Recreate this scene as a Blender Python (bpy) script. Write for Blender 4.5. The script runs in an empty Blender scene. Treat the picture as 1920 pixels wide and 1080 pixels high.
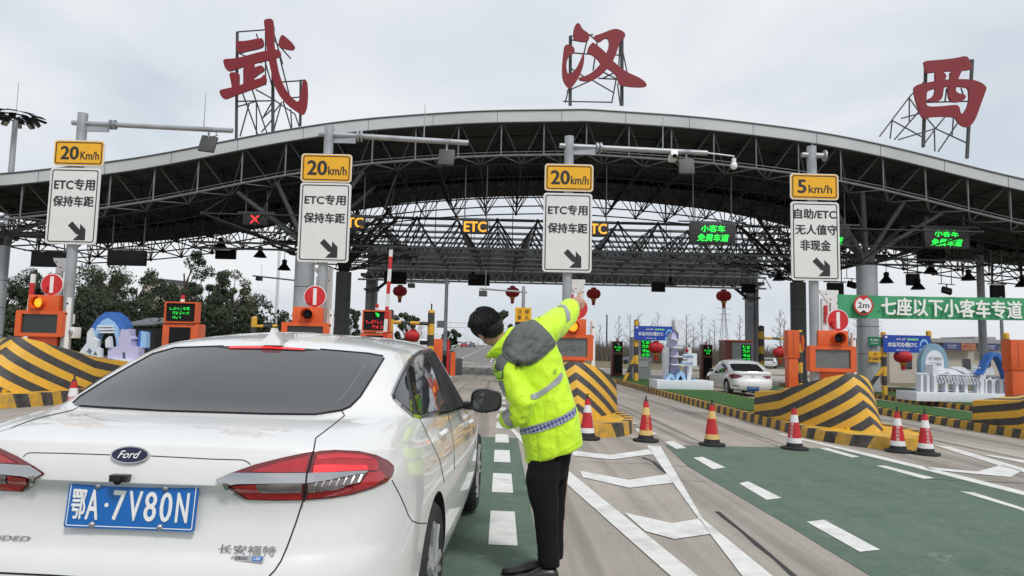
import bpy, bmesh, math, random
import numpy as np
from mathutils import Vector, Matrix
from mathutils.bvhtree import BVHTree
from mathutils.geometry import delaunay_2d_cdt, tessellate_polygon
random.seed(7)
scene = bpy.context.scene
COL = scene.collection
R = math.radians
# ------------------------------------------------------------------ camera
F = 1320.0
YAW, PITCH, ROLL, EYE = 0.0135, math.atan(117/1320), 0.0215, 1.40
CAM = Vector((0, 0, EYE))
RM = (Matrix.Rotation(-YAW, 3, 'Z') @ Matrix.Rotation(R(90)+PITCH, 3, 'X') @ Matrix.Rotation(ROLL, 3, 'Z'))
cam_d = bpy.data.cameras.new('camera'); cam = bpy.data.objects.new('camera', cam_d); COL.objects.link(cam)
cam.matrix_world = Matrix.Translation(CAM) @ RM.to_4x4()
cam_d.sensor_width = 36; cam_d.lens = F/1920*36; cam_d.clip_start = 0.05; cam_d.clip_end = 6000
scene.camera = cam
# ------------------------------------------------------------------ world: overcast sky
world = bpy.data.worlds.new('World'); scene.world = world; world.use_nodes = True
wn = world.node_tree.nodes; wl = world.node_tree.links; wn.clear()
wo = wn.new('ShaderNodeOutputWorld'); mixs = wn.new('ShaderNodeMixShader')
b1 = wn.new('ShaderNodeBackground'); b2 = wn.new('ShaderNodeBackground')
SUN_EL, SUN_AZ = R(52), R(150)     # azimuth measured clockwise from +Y: behind the camera to the right
sk = wn.new('ShaderNodeTexSky'); sk.sky_type = 'NISHITA'; sk.sun_disc = False
sk.sun_elevation = SUN_EL; sk.sun_rotation = SUN_AZ; sk.air_density = 1.5; sk.dust_density = 3
b1.inputs[1].default_value = 0.10
wl.new(sk.outputs[0], b1.inputs[0])
tc = wn.new('ShaderNodeTexCoord'); mp = wn.new('ShaderNodeMapping'); mp.inputs['Scale'].default_value = (1.5, 1.5, 4.2)
mp.inputs['Location'].default_value = (0.35, 0.2, 0.1); mp.inputs['Rotation'].default_value = (0, 0.12, 0.3)
wl.new(tc.outputs['Generated'], mp.inputs[0])
nz = wn.new('ShaderNodeTexNoise'); nz.inputs['Scale'].default_value = 1.35; nz.inputs['Detail'].default_value = 5; nz.inputs['Roughness'].default_value = 0.45
nz.inputs['Distortion'].default_value = 0.5
wl.new(mp.outputs[0], nz.inputs['Vector'])
cr = wn.new('ShaderNodeValToRGB'); cr.color_ramp.elements[0].position = 0.32; cr.color_ramp.elements[0].color = (0.57, 0.635, 0.71, 1)
cr.color_ramp.elements[1].position = 0.62; cr.color_ramp.elements[1].color = (0.84, 0.86, 0.885, 1)
wl.new(nz.outputs[0], cr.inputs[0]); wl.new(cr.outputs[0], b2.inputs[0]); b2.inputs[1].default_value = 0.88
mixs.inputs[0].default_value = 0.93
wl.new(b1.outputs[0], mixs.inputs[1]); wl.new(b2.outputs[0], mixs.inputs[2]); wl.new(mixs.outputs[0], wo.inputs[0])
sun_d = bpy.data.lights.new('sun', 'SUN'); sun_d.energy = 1.7; sun_d.angle = R(10); sun_d.color = (1.0, 0.97, 0.93)
sun = bpy.data.objects.new('sun', sun_d); COL.objects.link(sun)
sdir = Vector((math.sin(SUN_AZ)*math.cos(SUN_EL), math.cos(SUN_AZ)*math.cos(SUN_EL), math.sin(SUN_EL)))
sun.rotation_euler = sdir.to_track_quat('Z', 'Y').to_euler()
scene.view_settings.view_transform = 'Standard'; scene.view_settings.look = 'None'
scene.view_settings.exposure = 0.28; scene.view_settings.gamma = 1
scene.cycles.max_bounces = 6; scene.cycles.glossy_bounces = 3; scene.cycles.transmission_bounces = 3
scene.cycles.use_denoising = True
# ------------------------------------------------------------------ pixel <-> place helpers (1920 x 1080 pixels)
SL = 0.023                                     # the plaza falls to the right
def gz(x, y=0):
    z = -SL*max(-24, min(30, x))
    if y > 75: z += 0.014*(min(y, 320)-75)
    return z
def ray(px, py): return RM @ Vector(((px-960)/F, -(py-540)/F, -1))
def P(px, py, Y):
    d = ray(px, py); return CAM + d*(Y/d.y)
def G(px, py, up=0.0):
    d = ray(px, py); t = -(EYE-up)/(d.z+SL*d.x); return CAM + d*t
def XZ(px, py, Y):
    p = P(px, py, Y); return p.x, p.z
# ------------------------------------------------------------------ materials
MATS = {}
def mat(name, col, rough=0.6, metal=0.0, var=0.12, scale=4.0, bump=0.0, bscale=40.0, emit=None, estr=1.0, spec=0.5, coat=0.0, dirt=0.0):
    if name in MATS: return MATS[name]
    m = bpy.data.materials.new(name); m.use_nodes = True; MATS[name] = m
    n = m.node_tree.nodes; l = m.node_tree.links; b = n['Principled BSDF']
    c = (*col, 1)
    b.inputs['Roughness'].default_value = rough; b.inputs['Metallic'].default_value = metal
    b.inputs['Specular IOR Level'].default_value = spec; b.inputs['Coat Weight'].default_value = coat
    b.inputs['Coat Roughness'].default_value = 0.04
    b.inputs['Base Color'].default_value = c
    t = n.new('ShaderNodeTexCoord')
    if var > 0:
        z = n.new('ShaderNodeTexNoise'); z.inputs['Scale'].default_value = scale; z.inputs['Detail'].default_value = 6; z.inputs['Roughness'].default_value = 0.6
        l.new(t.outputs['Object'], z.inputs['Vector'])
        mr = n.new('ShaderNodeMapRange'); mr.inputs['From Min'].default_value = 0.3; mr.inputs['From Max'].default_value = 0.7
        mr.inputs['To Min'].default_value = 1-var; mr.inputs['To Max'].default_value = 1+var
        l.new(z.outputs[0], mr.inputs[0])
        hs = n.new('ShaderNodeHueSaturation'); hs.inputs['Color'].default_value = c
        l.new(mr.outputs[0], hs.inputs['Value']); l.new(hs.outputs[0], b.inputs['Base Color'])
        last = hs.outputs[0]
        if dirt > 0:
            z2 = n.new('ShaderNodeTexNoise'); z2.inputs['Scale'].default_value = scale*0.35; z2.inputs['Detail'].default_value = 8
            l.new(t.outputs['Object'], z2.inputs['Vector'])
            m2 = n.new('ShaderNodeMapRange'); m2.inputs['From Min'].default_value = 0.48; m2.inputs['From Max'].default_value = 0.72; m2.inputs['To Max'].default_value = dirt
            l.new(z2.outputs[0], m2.inputs[0])
            mx = n.new('ShaderNodeMixRGB'); mx.inputs[2].default_value = (0.10, 0.085, 0.07, 1)
            l.new(m2.outputs[0], mx.inputs[0]); l.new(last, mx.inputs[1]); l.new(mx.outputs[0], b.inputs['Base Color'])
        rr = n.new('ShaderNodeMapRange'); rr.inputs['To Min'].default_value = max(0.02, rough-0.08); rr.inputs['To Max'].default_value = min(1, rough+0.08)
        l.new(z.outputs[0], rr.inputs[0]); l.new(rr.outputs[0], b.inputs['Roughness'])
    if bump > 0:
        zb = n.new('ShaderNodeTexNoise'); zb.inputs['Scale'].default_value = bscale; zb.inputs['Detail'].default_value = 4
        l.new(t.outputs['Object'], zb.inputs['Vector'])
        bp = n.new('ShaderNodeBump'); bp.inputs['Strength'].default_value = bump; bp.inputs['Distance'].default_value = 0.02
        l.new(zb.outputs[0], bp.inputs['Height']); l.new(bp.outputs[0], b.inputs['Normal'])
    if emit:
        b.inputs['Emission Color'].default_value = (*emit, 1); b.inputs['Emission Strength'].default_value = estr
    return m
def math_node(n, l, op, a, b=None):
    k = n.new('ShaderNodeMath'); k.operation = op
    for i, v in enumerate((a, b)):
        if v is None: continue
        if isinstance(v, (int, float)): k.inputs[i].default_value = v
        else: l.new(v, k.inputs[i])
    return k.outputs[0]
def stripe_mat(name, ca, cb, ax, ay, az, absx, period, rough=0.6, duty=0.5, wear=0.35):
    """two painted colours in bands across the object's own axes"""
    if name in MATS: return MATS[name]
    m = mat(name, ca, rough, var=0); n = m.node_tree.nodes; l = m.node_tree.links; b = n['Principled BSDF']
    t = n.new('ShaderNodeTexCoord'); sx = n.new('ShaderNodeSeparateXYZ'); l.new(t.outputs['Object'], sx.inputs[0])
    X = sx.outputs[0]
    if absx: X = math_node(n, l, 'ABSOLUTE', X)
    s = math_node(n, l, 'ADD', math_node(n, l, 'MULTIPLY', X, ax), math_node(n, l, 'MULTIPLY', sx.outputs[1], ay))
    s = math_node(n, l, 'ADD', s, math_node(n, l, 'MULTIPLY', sx.outputs[2], az))
    s = math_node(n, l, 'FRACT', math_node(n, l, 'ADD', math_node(n, l, 'DIVIDE', s, period), 50.0))
    k = math_node(n, l, 'GREATER_THAN', s, duty)
    mx = n.new('ShaderNodeMixRGB'); mx.inputs[1].default_value = (*ca, 1); mx.inputs[2].default_value = (*cb, 1); l.new(k, mx.inputs[0])
    z = n.new('ShaderNodeTexNoise'); z.inputs['Scale'].default_value = 7; z.inputs['Detail'].default_value = 8; z.inputs['Roughness'].default_value = 0.65
    l.new(t.outputs['Object'], z.inputs['Vector'])
    mr = n.new('ShaderNodeMapRange'); mr.inputs['From Min'].default_value = 0.35; mr.inputs['From Max'].default_value = 0.75; mr.inputs['To Max'].default_value = wear
    l.new(z.outputs[0], mr.inputs[0])
    m2 = n.new('ShaderNodeMixRGB'); m2.inputs[2].default_value = (0.16, 0.145, 0.12, 1); l.new(mr.outputs[0], m2.inputs[0]); l.new(mx.outputs[0], m2.inputs[1])
    l.new(m2.outputs[0], b.inputs['Base Color'])
    return m
YEL, BLK = (0.70, 0.385, 0.022), (0.028, 0.028, 0.03)
M_yel = mat('yellow_paint', YEL, 0.5, var=0.12, dirt=0.4)
M_blk = mat('black_paint', BLK, 0.5)
M_white = mat('white_paint', (0.74, 0.74, 0.74), 0.5, var=0.04)
M_steel = mat('galvanised_steel', (0.36, 0.38, 0.40), 0.45, 0.35, var=0.12, scale=3, dirt=0.3)
M_dsteel = mat('dark_and_shaded_steel', (0.021, 0.022, 0.024), 0.7, 0.0)  # dark steel; on the inner truss the canopy's shade is in this colour
M_msteel = mat('grey_truss_steel', (0.11, 0.12, 0.12), 0.5, 0.2)
M_orange = mat('orange_enamel', (0.66, 0.105, 0.022), 0.38, var=0.09, scale=2.5, dirt=0.25)
M_screen = mat('dark_screen', (0.028, 0.034, 0.034), 0.12, var=0.1)
M_gscreen = mat('grey_screen', (0.13, 0.145, 0.145), 0.28, var=0.08)
M_lblk = mat('led_housing', (0.007, 0.007, 0.008), 0.6, var=0.2, spec=.25)
M_red = mat('red_paint', (0.55, 0.018, 0.022), 0.45, var=0.1)
M_lred = mat('lantern_red', (0.42, 0.010, 0.014), 0.55, var=0.2, scale=8)
M_gold = mat('lantern_gold', (0.50, 0.30, 0.05), 0.4, 0.5)
M_green_led = mat('green_led', (0.0, 0.25, 0.02), 0.5, var=0, emit=(0.02, 1.0, 0.08), estr=1.0)
M_red_led = mat('red_led', (0.3, 0.0, 0.0), 0.5, var=0, emit=(1.0, 0.05, 0.05), estr=1.0)
M_amber_led = mat('amber_led', (0.3, 0.12, 0.0), 0.5, var=0.0, emit=(1.0, 0.42, 0.04), estr=1.0)
M_amber_lamp = mat('amber_lamp', (0.6, 0.25, 0.0), 0.3, var=0.0, emit=(1.0, 0.36, 0.02), estr=1.1)
M_rubber = mat('black_rubber', (0.018, 0.018, 0.02), 0.75, bump=0.15)
M_concrete = mat('kerb_concrete', (0.32, 0.30, 0.27), 0.85, dirt=0.4, bump=0.2)
M_kerb = stripe_mat('kerb_stripes', YEL, BLK, 0.0, 1.0, 0.35, False, 0.50, 0.65, wear=0.75)
M_post = stripe_mat('post_bands', YEL, BLK, 0, 0, 1, False, 0.84, 0.5)
M_bar = stripe_mat('rail_bands', YEL, BLK, 1, 0, 0, False, 0.7, 0.5)
M_chev = stripe_mat('chevron_bands', YEL, BLK, 0.72, 0.13, 1.0, True, 0.31, 0.6, wear=0.30)
M_gate = stripe_mat('gate_arm_bands', (0.75, 0.75, 0.75), (0.55, 0.02, 0.02), 0, 0, 1, False, 0.8, 0.5, wear=0.1)
M_turf = mat('artificial_turf', (0.030, 0.105, 0.018), 0.9, var=0.35, scale=30, bump=0.6, bscale=120)
M_yellow_sign = mat('amber_sign_face', (0.80, 0.41, 0.012), 0.35, var=0.04)
M_white_sign = mat('white_sign_face', (0.68, 0.70, 0.68), 0.35, var=0.04)
M_ink = mat('sign_ink', (0.02, 0.02, 0.022), 0.5, var=0.0)
M_whiteink = mat('white_ink', (0.8, 0.8, 0.8), 0.5, var=0.0)
# ------------------------------------------------------------------ object bookkeeping
def tag(o, label=None, cat=None, group=None, kind=None):
    for k, v in (('label', label), ('category', cat), ('group', group), ('kind', kind)):
        if v: o[k] = v
    return o
def thing(name, label, cat, loc=(0, 0, 0), rz=0.0, group=None, M=None):
    o = bpy.data.objects.new(name, None); COL.objects.link(o); o.empty_display_size = 0.2
    if M is not None: o.matrix_world = M
    else: o.location = loc; o.rotation_euler = (0, 0, rz)
    return tag(o, label, cat, group)
def wm(o):
    m = o.matrix_basis
    return wm(o.parent) @ m if o.parent else m
def dup(o, loc=None, rz=None, label=None, parent=None):
    c = o.copy(); COL.objects.link(c)
    if parent: c.parent = parent
    if loc is not None: c.location = loc
    if rz is not None: c.rotation_euler = (0, 0, rz)
    if label: c['label'] = label
    for ch in list(o.children): dup(ch, parent=c)
    return c
TXT = {}
def glyphs(s, bold=0.0, shear=0.0):
    k = (s, bold, shear)
    if k not in TXT:
        c = bpy.data.curves.new('t', 'FONT'); c.body = s; c.size = 1; c.offset = bold; c.shear = shear; c.resolution_u = 3
        o = bpy.data.objects.new('t', c); COL.objects.link(o)
        me = bpy.data.meshes.new_from_object(o.evaluated_get(bpy.context.evaluated_depsgraph_get()))
        v = np.array([w.co[:2] for w in me.vertices]); f = [tuple(p.vertices) for p in me.polygons]
        bpy.data.objects.remove(o); bpy.data.meshes.remove(me)
        TXT[k] = (v, f)
    return TXT[k]
class MB:
    def __init__(s): s.v = []; s.f = []; s.mi = []; s.mats = []; s.M = None
    def add(s, vs, fs, m):
        if m not in s.mats: s.mats.append(m)
        i = s.mats.index(m); o = len(s.v)
        s.v += [tuple(s.M @ Vector(v)) if s.M else tuple(v) for v in vs]
        s.f += [tuple(a+o for a in f) for f in fs]; s.mi += [i]*len(fs)
        return s
    def box(s, c, d, m, rot=None, taper=1.0):
        x, y, z = (q/2 for q in d); vs = [Vector((a*x*(taper if e > 0 else 1), b*y*(taper if e > 0 else 1), e*z)) for e in (-1, 1) for b in (-1, 1) for a in (-1, 1)]
        if rot is not None: vs = [rot @ v for v in vs]
        c = Vector(c)
        return s.add([v+c for v in vs], [(0, 2, 3, 1), (4, 5, 7, 6), (0, 1, 5, 4), (2, 6, 7, 3), (0, 4, 6, 2), (1, 3, 7, 5)], m)
    def bb(s, x0, x1, y0, y1, z0, z1, m): return s.box(((x0+x1)/2, (y0+y1)/2, (z0+z1)/2), (x1-x0, y1-y0, z1-z0), m)
    def cyl(s, a, b, r0, m, r1=None, n=10, caps=True):
        a, b = Vector(a), Vector(b); r1 = r0 if r1 is None else r1; d = (b-a)
        if d.length < 1e-6: return s
        d.normalize(); u = d.orthogonal().normalized(); w = d.cross(u)
        vs = []
        for p, r in ((a, r0), (b, r1)):
            for k in range(n):
                t = 2*math.pi*k/n; vs.append(p+u*(r*math.cos(t))+w*(r*math.sin(t)))
        fs = [(k, (k+1) % n, n+(k+1) % n, n+k) for k in range(n)]
        if caps: fs += [tuple(range(n-1, -1, -1)), tuple(range(n, 2*n))]
        return s.add(vs, fs, m)
    def loft(s, rings, m, cap=True):
        n = len(rings[0]); vs = [p for r in rings for p in r]; fs = []
        for i in range(len(rings)-1):
            for k in range(n): fs.append((i*n+k, i*n+(k+1) % n, (i+1)*n+(k+1) % n, (i+1)*n+k))
        if cap: fs += [tuple(range(n-1, -1, -1)), tuple((len(rings)-1)*n+k for k in range(n))]
        return s.add(vs, fs, m)
    def tube(s, pts, r, m, n=8):
        pts = [Vector(p) for p in pts]; rs = r if isinstance(r, (list, tuple)) else [r]*len(pts); rings = []
        u = None
        for i, p in enumerate(pts):
            d = (pts[min(i+1, len(pts)-1)]-pts[max(i-1, 0)]).normalized()
            u = d.orthogonal().normalized() if u is None else (u-d*u.dot(d)).normalized()
            w = d.cross(u)
            rings.append([p+u*(rs[i]*math.cos(2*math.pi*k/n))+w*(rs[i]*math.sin(2*math.pi*k/n)) for k in range(n)])
        return s.loft(rings, m)
    def lathe(s, prof, c, m, n=20, axis='Z', cap=False):
        c = Vector(c); rings = []
        for r, z in prof:
            ring = []
            for k in range(n):
                t = 2*math.pi*k/n; a, b = r*math.cos(t), r*math.sin(t)
                ring.append(c+Vector((a, b, z) if axis == 'Z' else (z, a, b) if axis == 'X' else (b, z, a)))
            rings.append(ring)
        return s.loft(rings, m, cap)
    def ell(s, c, rad, m, nu=14, nv=9, rot=None):
        prof = [(math.sin(math.pi*i/nv), -math.cos(math.pi*i/nv)) for i in range(nv+1)]
        prof[0] = (0.01, -1); prof[-1] = (0.01, 1); vs = []
        rings = []
        for r, z in prof:
            ring = []
            for k in range(nu):
                t = 2*math.pi*k/nu; v = Vector((r*math.cos(t)*rad[0], r*math.sin(t)*rad[1], z*rad[2]))
                if rot is not None: v = rot @ v
                ring.append(Vector(c)+v)
            rings.append(ring)
        return s.loft(rings, m, True)
    def prism(s, poly, org, ux, uy, th, m, holes=()):
        """flat outline (with holes) of thickness th; its face is at org, its body behind it"""
        org, ux, uy = Vector(org), Vector(ux), Vector(uy); un = ux.cross(uy).normalized()
        loops = [list(poly)]+[list(h) for h in holes]
        tri = tessellate_polygon([[Vector((a, b, 0)) for a, b in lp] for lp in loops])
        flat = [q for lp in loops for q in lp]; n = len(flat)
        fr = [org+ux*a+uy*b for a, b in flat]; bk = [p-un*th for p in fr]
        fs = []
        for t in tri:
            (a, b, c) = t; A, B, C_ = flat[a], flat[b], flat[c]
            ar = (B[0]-A[0])*(C_[1]-A[1])-(B[1]-A[1])*(C_[0]-A[0])
            if ar < 0: a, b, c = a, c, b
            fs.append((a, b, c))
            if th > 0: fs.append((c+n, b+n, a+n))
        o = 0
        if th > 0:
            for j, lp in enumerate(loops):
                k = len(lp); ar = sum(lp[i][0]*lp[(i+1) % k][1]-lp[(i+1) % k][0]*lp[i][1] for i in range(k))
                flip = (ar > 0) != (j > 0)
                for i in range(k):
                    a, b = o+i, o+(i+1) % k
                    fs.append((b, a, a+n, b+n) if flip else (a, b, b+n, a+n))
                o += k
        return s.add(fr+(bk if th > 0 else []), fs, m)
    def text(s, t, c, ux, uy, h, m, w=None, bold=0.0, shear=0.0, wrap=None):
        """lettering centred on c, h high (w wide when given)"""
        v, f = glyphs(t, 0.0, shear); lo, hi = v.min(0), v.max(0); d = hi-lo
        sy = h/d[1]; sx = w/d[0] if w else sy
        c, ux, uy = Vector(c), Vector(ux), Vector(uy); mid = (lo+hi)/2; un = ux.cross(uy).normalized()
        offs = [(0, 0)] if not bold else [(0, 0), (bold, 0), (-bold, 0), (0, bold*.7), (0, -bold*.7)]
        for i, (ox, oy) in enumerate(offs):     # heavier strokes: the glyph laid over itself, each a hair in front
            vs = [c+ux*((a-mid[0])*sx+ox*h)+uy*((b-mid[1])*sy+oy*h)+un*(.0004*i) for a, b in v]
            if wrap: vs = [wrap(q) for q in vs]
            s.add(vs, f, m)
        return s
    def build(s, name, parent=None, smooth=None, world=False, loc=None, bevel=0.0):
        me = bpy.data.meshes.new(name); vs = s.v
        o = bpy.data.objects.new(name, me)
        if parent is not None:
            o.parent = parent
            if world:
                inv = wm(parent).inverted(); vs = [inv @ Vector(v) for v in vs]
        elif world is not False and loc is None: pass
        if loc is not None:
            L = Vector(loc); o.location = L; vs = [Vector(v)-L for v in vs]
        me.from_pydata([tuple(v) for v in vs], [], s.f)
        for m in s.mats: me.materials.append(m)
        me.polygons.foreach_set('material_index', s.mi)
        if bevel > 0:
            bm = bmesh.new(); bm.from_mesh(me)
            ed = [e for e in bm.edges if len(e.link_faces) == 2 and e.calc_face_angle(0) > 0.6]
            bmesh.ops.bevel(bm, geom=ed, offset=bevel, segments=2, affect='EDGES', profile=0.6, clamp_overlap=True)
            bm.to_mesh(me); bm.free()
        if smooth is not None or bevel > 0:
            me.shade_smooth(); me.set_sharp_from_angle(angle=R(smooth if smooth else 35))
        me.validate(); COL.objects.link(o)
        return o
def rrect(w, h, r, n=5):
    pts = []
    for cx, cy, a0 in ((w/2-r, h/2-r, 0), (-w/2+r, h/2-r, 90), (-w/2+r, -h/2+r, 180), (w/2-r, -h/2+r, 270)):
        for k in range(n+1):
            a = R(a0+90*k/n); pts.append((cx+r*math.cos(a), cy+r*math.sin(a)))
    return pts
def circ(r, n=28, c=(0, 0)): return [(c[0]+r*math.cos(2*math.pi*k/n), c[1]+r*math.sin(2*math.pi*k/n)) for k in range(n)]
UX, UY, UZ = Vector((1, 0, 0)), Vector((0, 1, 0)), Vector((0, 0, 1))
def smoothpoly(pts, it=2):
    """Chaikin rounding of a traced outline"""
    for _ in range(it):
        q = []
        for i in range(len(pts)):
            a, b = pts[i], pts[(i+1) % len(pts)]
            q += [(a[0]*.78+b[0]*.22, a[1]*.78+b[1]*.22), (a[0]*.22+b[0]*.78, a[1]*.22+b[1]*.78)]
        pts = q
    return pts
# ================================================================== ground, road, markings
def knots(a, b, step, extra=()):
    k = {a, b} | {e for e in extra if a < e < b}; x = a
    while x < b: k.add(x); x += step
    return sorted(k)
def sheet(name, x0, x1, y0, y1, up, m, sx=8, sy=10, kind='structure'):
    xs = knots(x0, x1, sx, (-24, 30)); ys = knots(y0, y1, sy, (75, 320)); mb = MB()
    vs = [(x, y, gz(x, y)+up) for y in ys for x in xs]; n = len(xs)
    mb.add(vs, [(j*n+i, j*n+i+1, (j+1)*n+i+1, (j+1)*n+i) for j in range(len(ys)-1) for i in range(n-1)], m)
    return tag(mb.build(name), kind=kind)
M_earth = mat('dry_grass_earth', (0.13, 0.11, 0.06), 0.95, var=0.4, scale=0.15, bump=0.3)
def concrete_mat():
    m = mat('plaza_concrete', (0.30, 0.275, 0.245), 0.85, var=0, bump=0.25, bscale=90)
    n = m.node_tree.nodes; l = m.node_tree.links; b = n['Principled BSDF']
    t = n.new('ShaderNodeTexCoord'); sx = n.new('ShaderNodeSeparateXYZ'); l.new(t.outputs['Object'], sx.inputs[0])
    def noise(sc, det, vec=None, rough=0.6):
        z = n.new('ShaderNodeTexNoise'); z.inputs['Scale'].default_value = sc; z.inputs['Detail'].default_value = det; z.inputs['Roughness'].default_value = rough
        l.new(vec if vec else t.outputs['Object'], z.inputs['Vector']); return z.outputs[0]
    mp = n.new('ShaderNodeMapping'); mp.inputs['Scale'].default_value = (1.3, 0.10, 1); l.new(t.outputs['Object'], mp.inputs[0])
    big, streak, fine = noise(0.35, 8), noise(1.0, 6, mp.outputs[0]), noise(60, 3)
    def rng(v, a, b_, lo, hi):
        k = n.new('ShaderNodeMapRange'); k.inputs[1].default_value = a; k.inputs[2].default_value = b_; k.inputs[3].default_value = lo; k.inputs[4].default_value = hi
        l.new(v, k.inputs[0]); return k.outputs[0]
    v = math_node(n, l, 'MULTIPLY', rng(big, .3, .7, .80, 1.16), rng(streak, .35, .68, 1.08, .80))
    v = math_node(n, l, 'MULTIPLY', v, rng(fine, .3, .7, .84, 1.16))
    mp2 = n.new('ShaderNodeMapping'); mp2.inputs['Scale'].default_value = (2.6, 0.035, 1); l.new(t.outputs['Object'], mp2.inputs[0])
    v = math_node(n, l, 'MULTIPLY', v, rng(noise(1.0, 3, mp2.outputs[0]), .50, .66, 1.0, .60))
    v = math_node(n, l, 'MULTIPLY', v, rng(noise(1.6, 10, None, .75), .58, .70, 1.0, .70))
    v = math_node(n, l, 'MULTIPLY', v, rng(noise(7, 8, None, .8), .66, .70, 1.0, .62))
    def line(axis, period, off, w):
        f = math_node(n, l, 'FRACT', math_node(n, l, 'ADD', math_node(n, l, 'DIVIDE', sx.outputs[axis], period), off+20))
        return math_node(n, l, 'LESS_THAN', f, w/period)
    j = math_node(n, l, 'MAXIMUM', line(0, 4.7, 0.42, 0.03), line(1, 5.0, 0.36, 0.025))
    v = math_node(n, l, 'MULTIPLY', v, math_node(n, l, 'SUBTRACT', 1.0, math_node(n, l, 'MULTIPLY', j, 0.55)))
    hs = n.new('ShaderNodeHueSaturation'); hs.inputs['Color'].default_value = (0.36, 0.325, 0.285, 1); l.new(v, hs.inputs['Value'])
    l.new(hs.outputs[0], b.inputs['Base Color']); return m
M_conc = concrete_mat()
M_asph = mat('asphalt', (0.16, 0.155, 0.15), 0.9, var=0.2, scale=0.8, bump=0.2)
sheet('ground', -500, 600, -60, 1500, -0.02, M_earth, 60, 60)
sheet('toll_plaza', -23.5, 30, -14, 75, 0.0, M_conc)
sheet('road', -15, 9, 75, 320, -0.008, M_asph, 8, 20)
sheet('side_road', 24, 120, 78, 96, 0.002, M_conc, 12, 9)
def ground_poly(name, polys, up, m, kind='structure'):
    mb = MB()
    for pl in polys:
        pts = [p if isinstance(p, Vector) else G(*p) for p in pl]
        q = [(p.x, p.y) for p in pts]; tri = tessellate_polygon([[Vector((a, b, 0)) for a, b in q]])
        fs = []
        for a, b, c in tri:
            ar = (q[b][0]-q[a][0])*(q[c][1]-q[a][1])-(q[b][1]-q[a][1])*(q[c][0]-q[a][0])
            fs.append((a, b, c) if ar > 0 else (a, c, b))
        mb.add([(p.x, p.y, gz(p.x, p.y)+up) for p in pts], fs, m)
    return tag(mb.build(name), kind=kind)
Z8 = lambda L: [(960+a/2, 540+b/2) for a, b in L]
def coating():
    m = mat('green_road_coating', (0.055, 0.118, 0.085), 0.85, var=0, bump=0.5, bscale=70); n = m.node_tree.nodes; l = m.node_tree.links; b = n['Principled BSDF']
    t = n.new('ShaderNodeTexCoord')
    def layer(prev, sc, det, a, b_, col, vec=None, mx_=1.0):
        z = n.new('ShaderNodeTexNoise'); z.inputs['Scale'].default_value = sc; z.inputs['Detail'].default_value = det; z.inputs['Roughness'].default_value = .7; l.new(vec or t.outputs['Object'], z.inputs['Vector'])
        k = n.new('ShaderNodeMapRange'); k.inputs[1].default_value = a; k.inputs[2].default_value = b_; k.inputs[4].default_value = mx_; l.new(z.outputs[0], k.inputs[0])
        x = n.new('ShaderNodeMixRGB'); l.new(k.outputs[0], x.inputs[0]); x.inputs[2].default_value = (*col, 1)
        if isinstance(prev, tuple): x.inputs[1].default_value = (*prev, 1)
        else: l.new(prev, x.inputs[1])
        return x.outputs[0]
    mp = n.new('ShaderNodeMapping'); mp.inputs['Scale'].default_value = (2.2, .12, 1); l.new(t.outputs['Object'], mp.inputs[0])
    c = layer((0.098, 0.158, 0.112), .9, 8, .35, .7, (0.066, 0.114, 0.082))
    c = layer(c, 5.5, 8, .45, .68, (0.128, 0.172, 0.132), None, .9)
    c = layer(c, 1.0, 4, .48, .68, (0.125, 0.165, 0.130), mp.outputs[0], .8)
    c = layer(c, 90, 4, .50, .72, (0.030, 0.055, 0.045), None, .75); c = layer(c, 55, 6, .60, .70, (0.15, 0.19, 0.16), None, .55)
    c = layer(c, 3.2, 12, .61, .67, (0.22, 0.25, 0.22), None, .55); c = layer(c, 1.1, 10, .58, .70, (0.045, 0.06, 0.05), None, .6)
    l.new(c, b.inputs['Base Color']); return m
M_greenc = coating()
gx = lambda px, py: G(px, py).x
ground_poly('green_lane_coating', [
    [Vector((-3.0, -4, 0)), Vector((0.30, -4, 0)), Vector((0.30, 11.5, 0)), Vector((-3.0, 11.5, 0))],
    [(1247, 835), (1560, 841), (1700, 872), (1921, 926), Vector((7.1, 4.2, 0)), Vector((7.1, -4, 0)), Vector((2.5, -4, 0)), (1640, 1085), (1460, 975), (1290, 875)]], 0.004, M_greenc)
M_mark = mat('road_marking_paint', (0.66, 0.66, 0.64), 0.7, var=0.10, scale=9, bump=0.15, dirt=0.28)
marks = [Z8(L) for L in (
    [(225, 612), (370, 628), (520, 605), (527, 625), (375, 645), (228, 630)],
    [(255, 688), (440, 722), (585, 700), (602, 733), (440, 752), (265, 712)],
    [(420, 845), (600, 885), (705, 868), (747, 925), (610, 945), (500, 915)],
    [(570, 578), (605, 575), (655, 602), (615, 605)], [(680, 638), (715, 635), (800, 675), (755, 682)],
    [(852, 735), (885, 727), (1012, 790), (955, 797)], [(1105, 880), (1170, 872), (1380, 985), (1305, 993)],
    [(1150, 602), (1185, 602), (1305, 635), (1275, 637)], [(1365, 668), (1400, 668), (1585, 715), (1545, 718)],
    [(1680, 765), (1730, 768), (1950, 838), (1940, 848), (1900, 832)],
    [(990, 548), (1010, 548), (1500, 660), (1960, 775), (1960, 790), (1500, 672)],
    [(505, 592), (556, 594), (715, 868), (975, 1082), (1110, 1190), (980, 1190), (862, 1082), (700, 868)],
    [(1580, 590), (1640, 596), (1960, 690), (1960, 704), (1840, 672)],
    [(1745, 690), (1842, 664), (1915, 686), (1870, 711), (1560, 682), (1540, 672)],
    [(1770, 628), (1790, 628), (1960, 652), (1960, 666)],
    [(410, 493), (430, 496), (478, 512), (460, 512)], [(460, 527), (500, 531), (552, 550), (478, 550)])]
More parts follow.
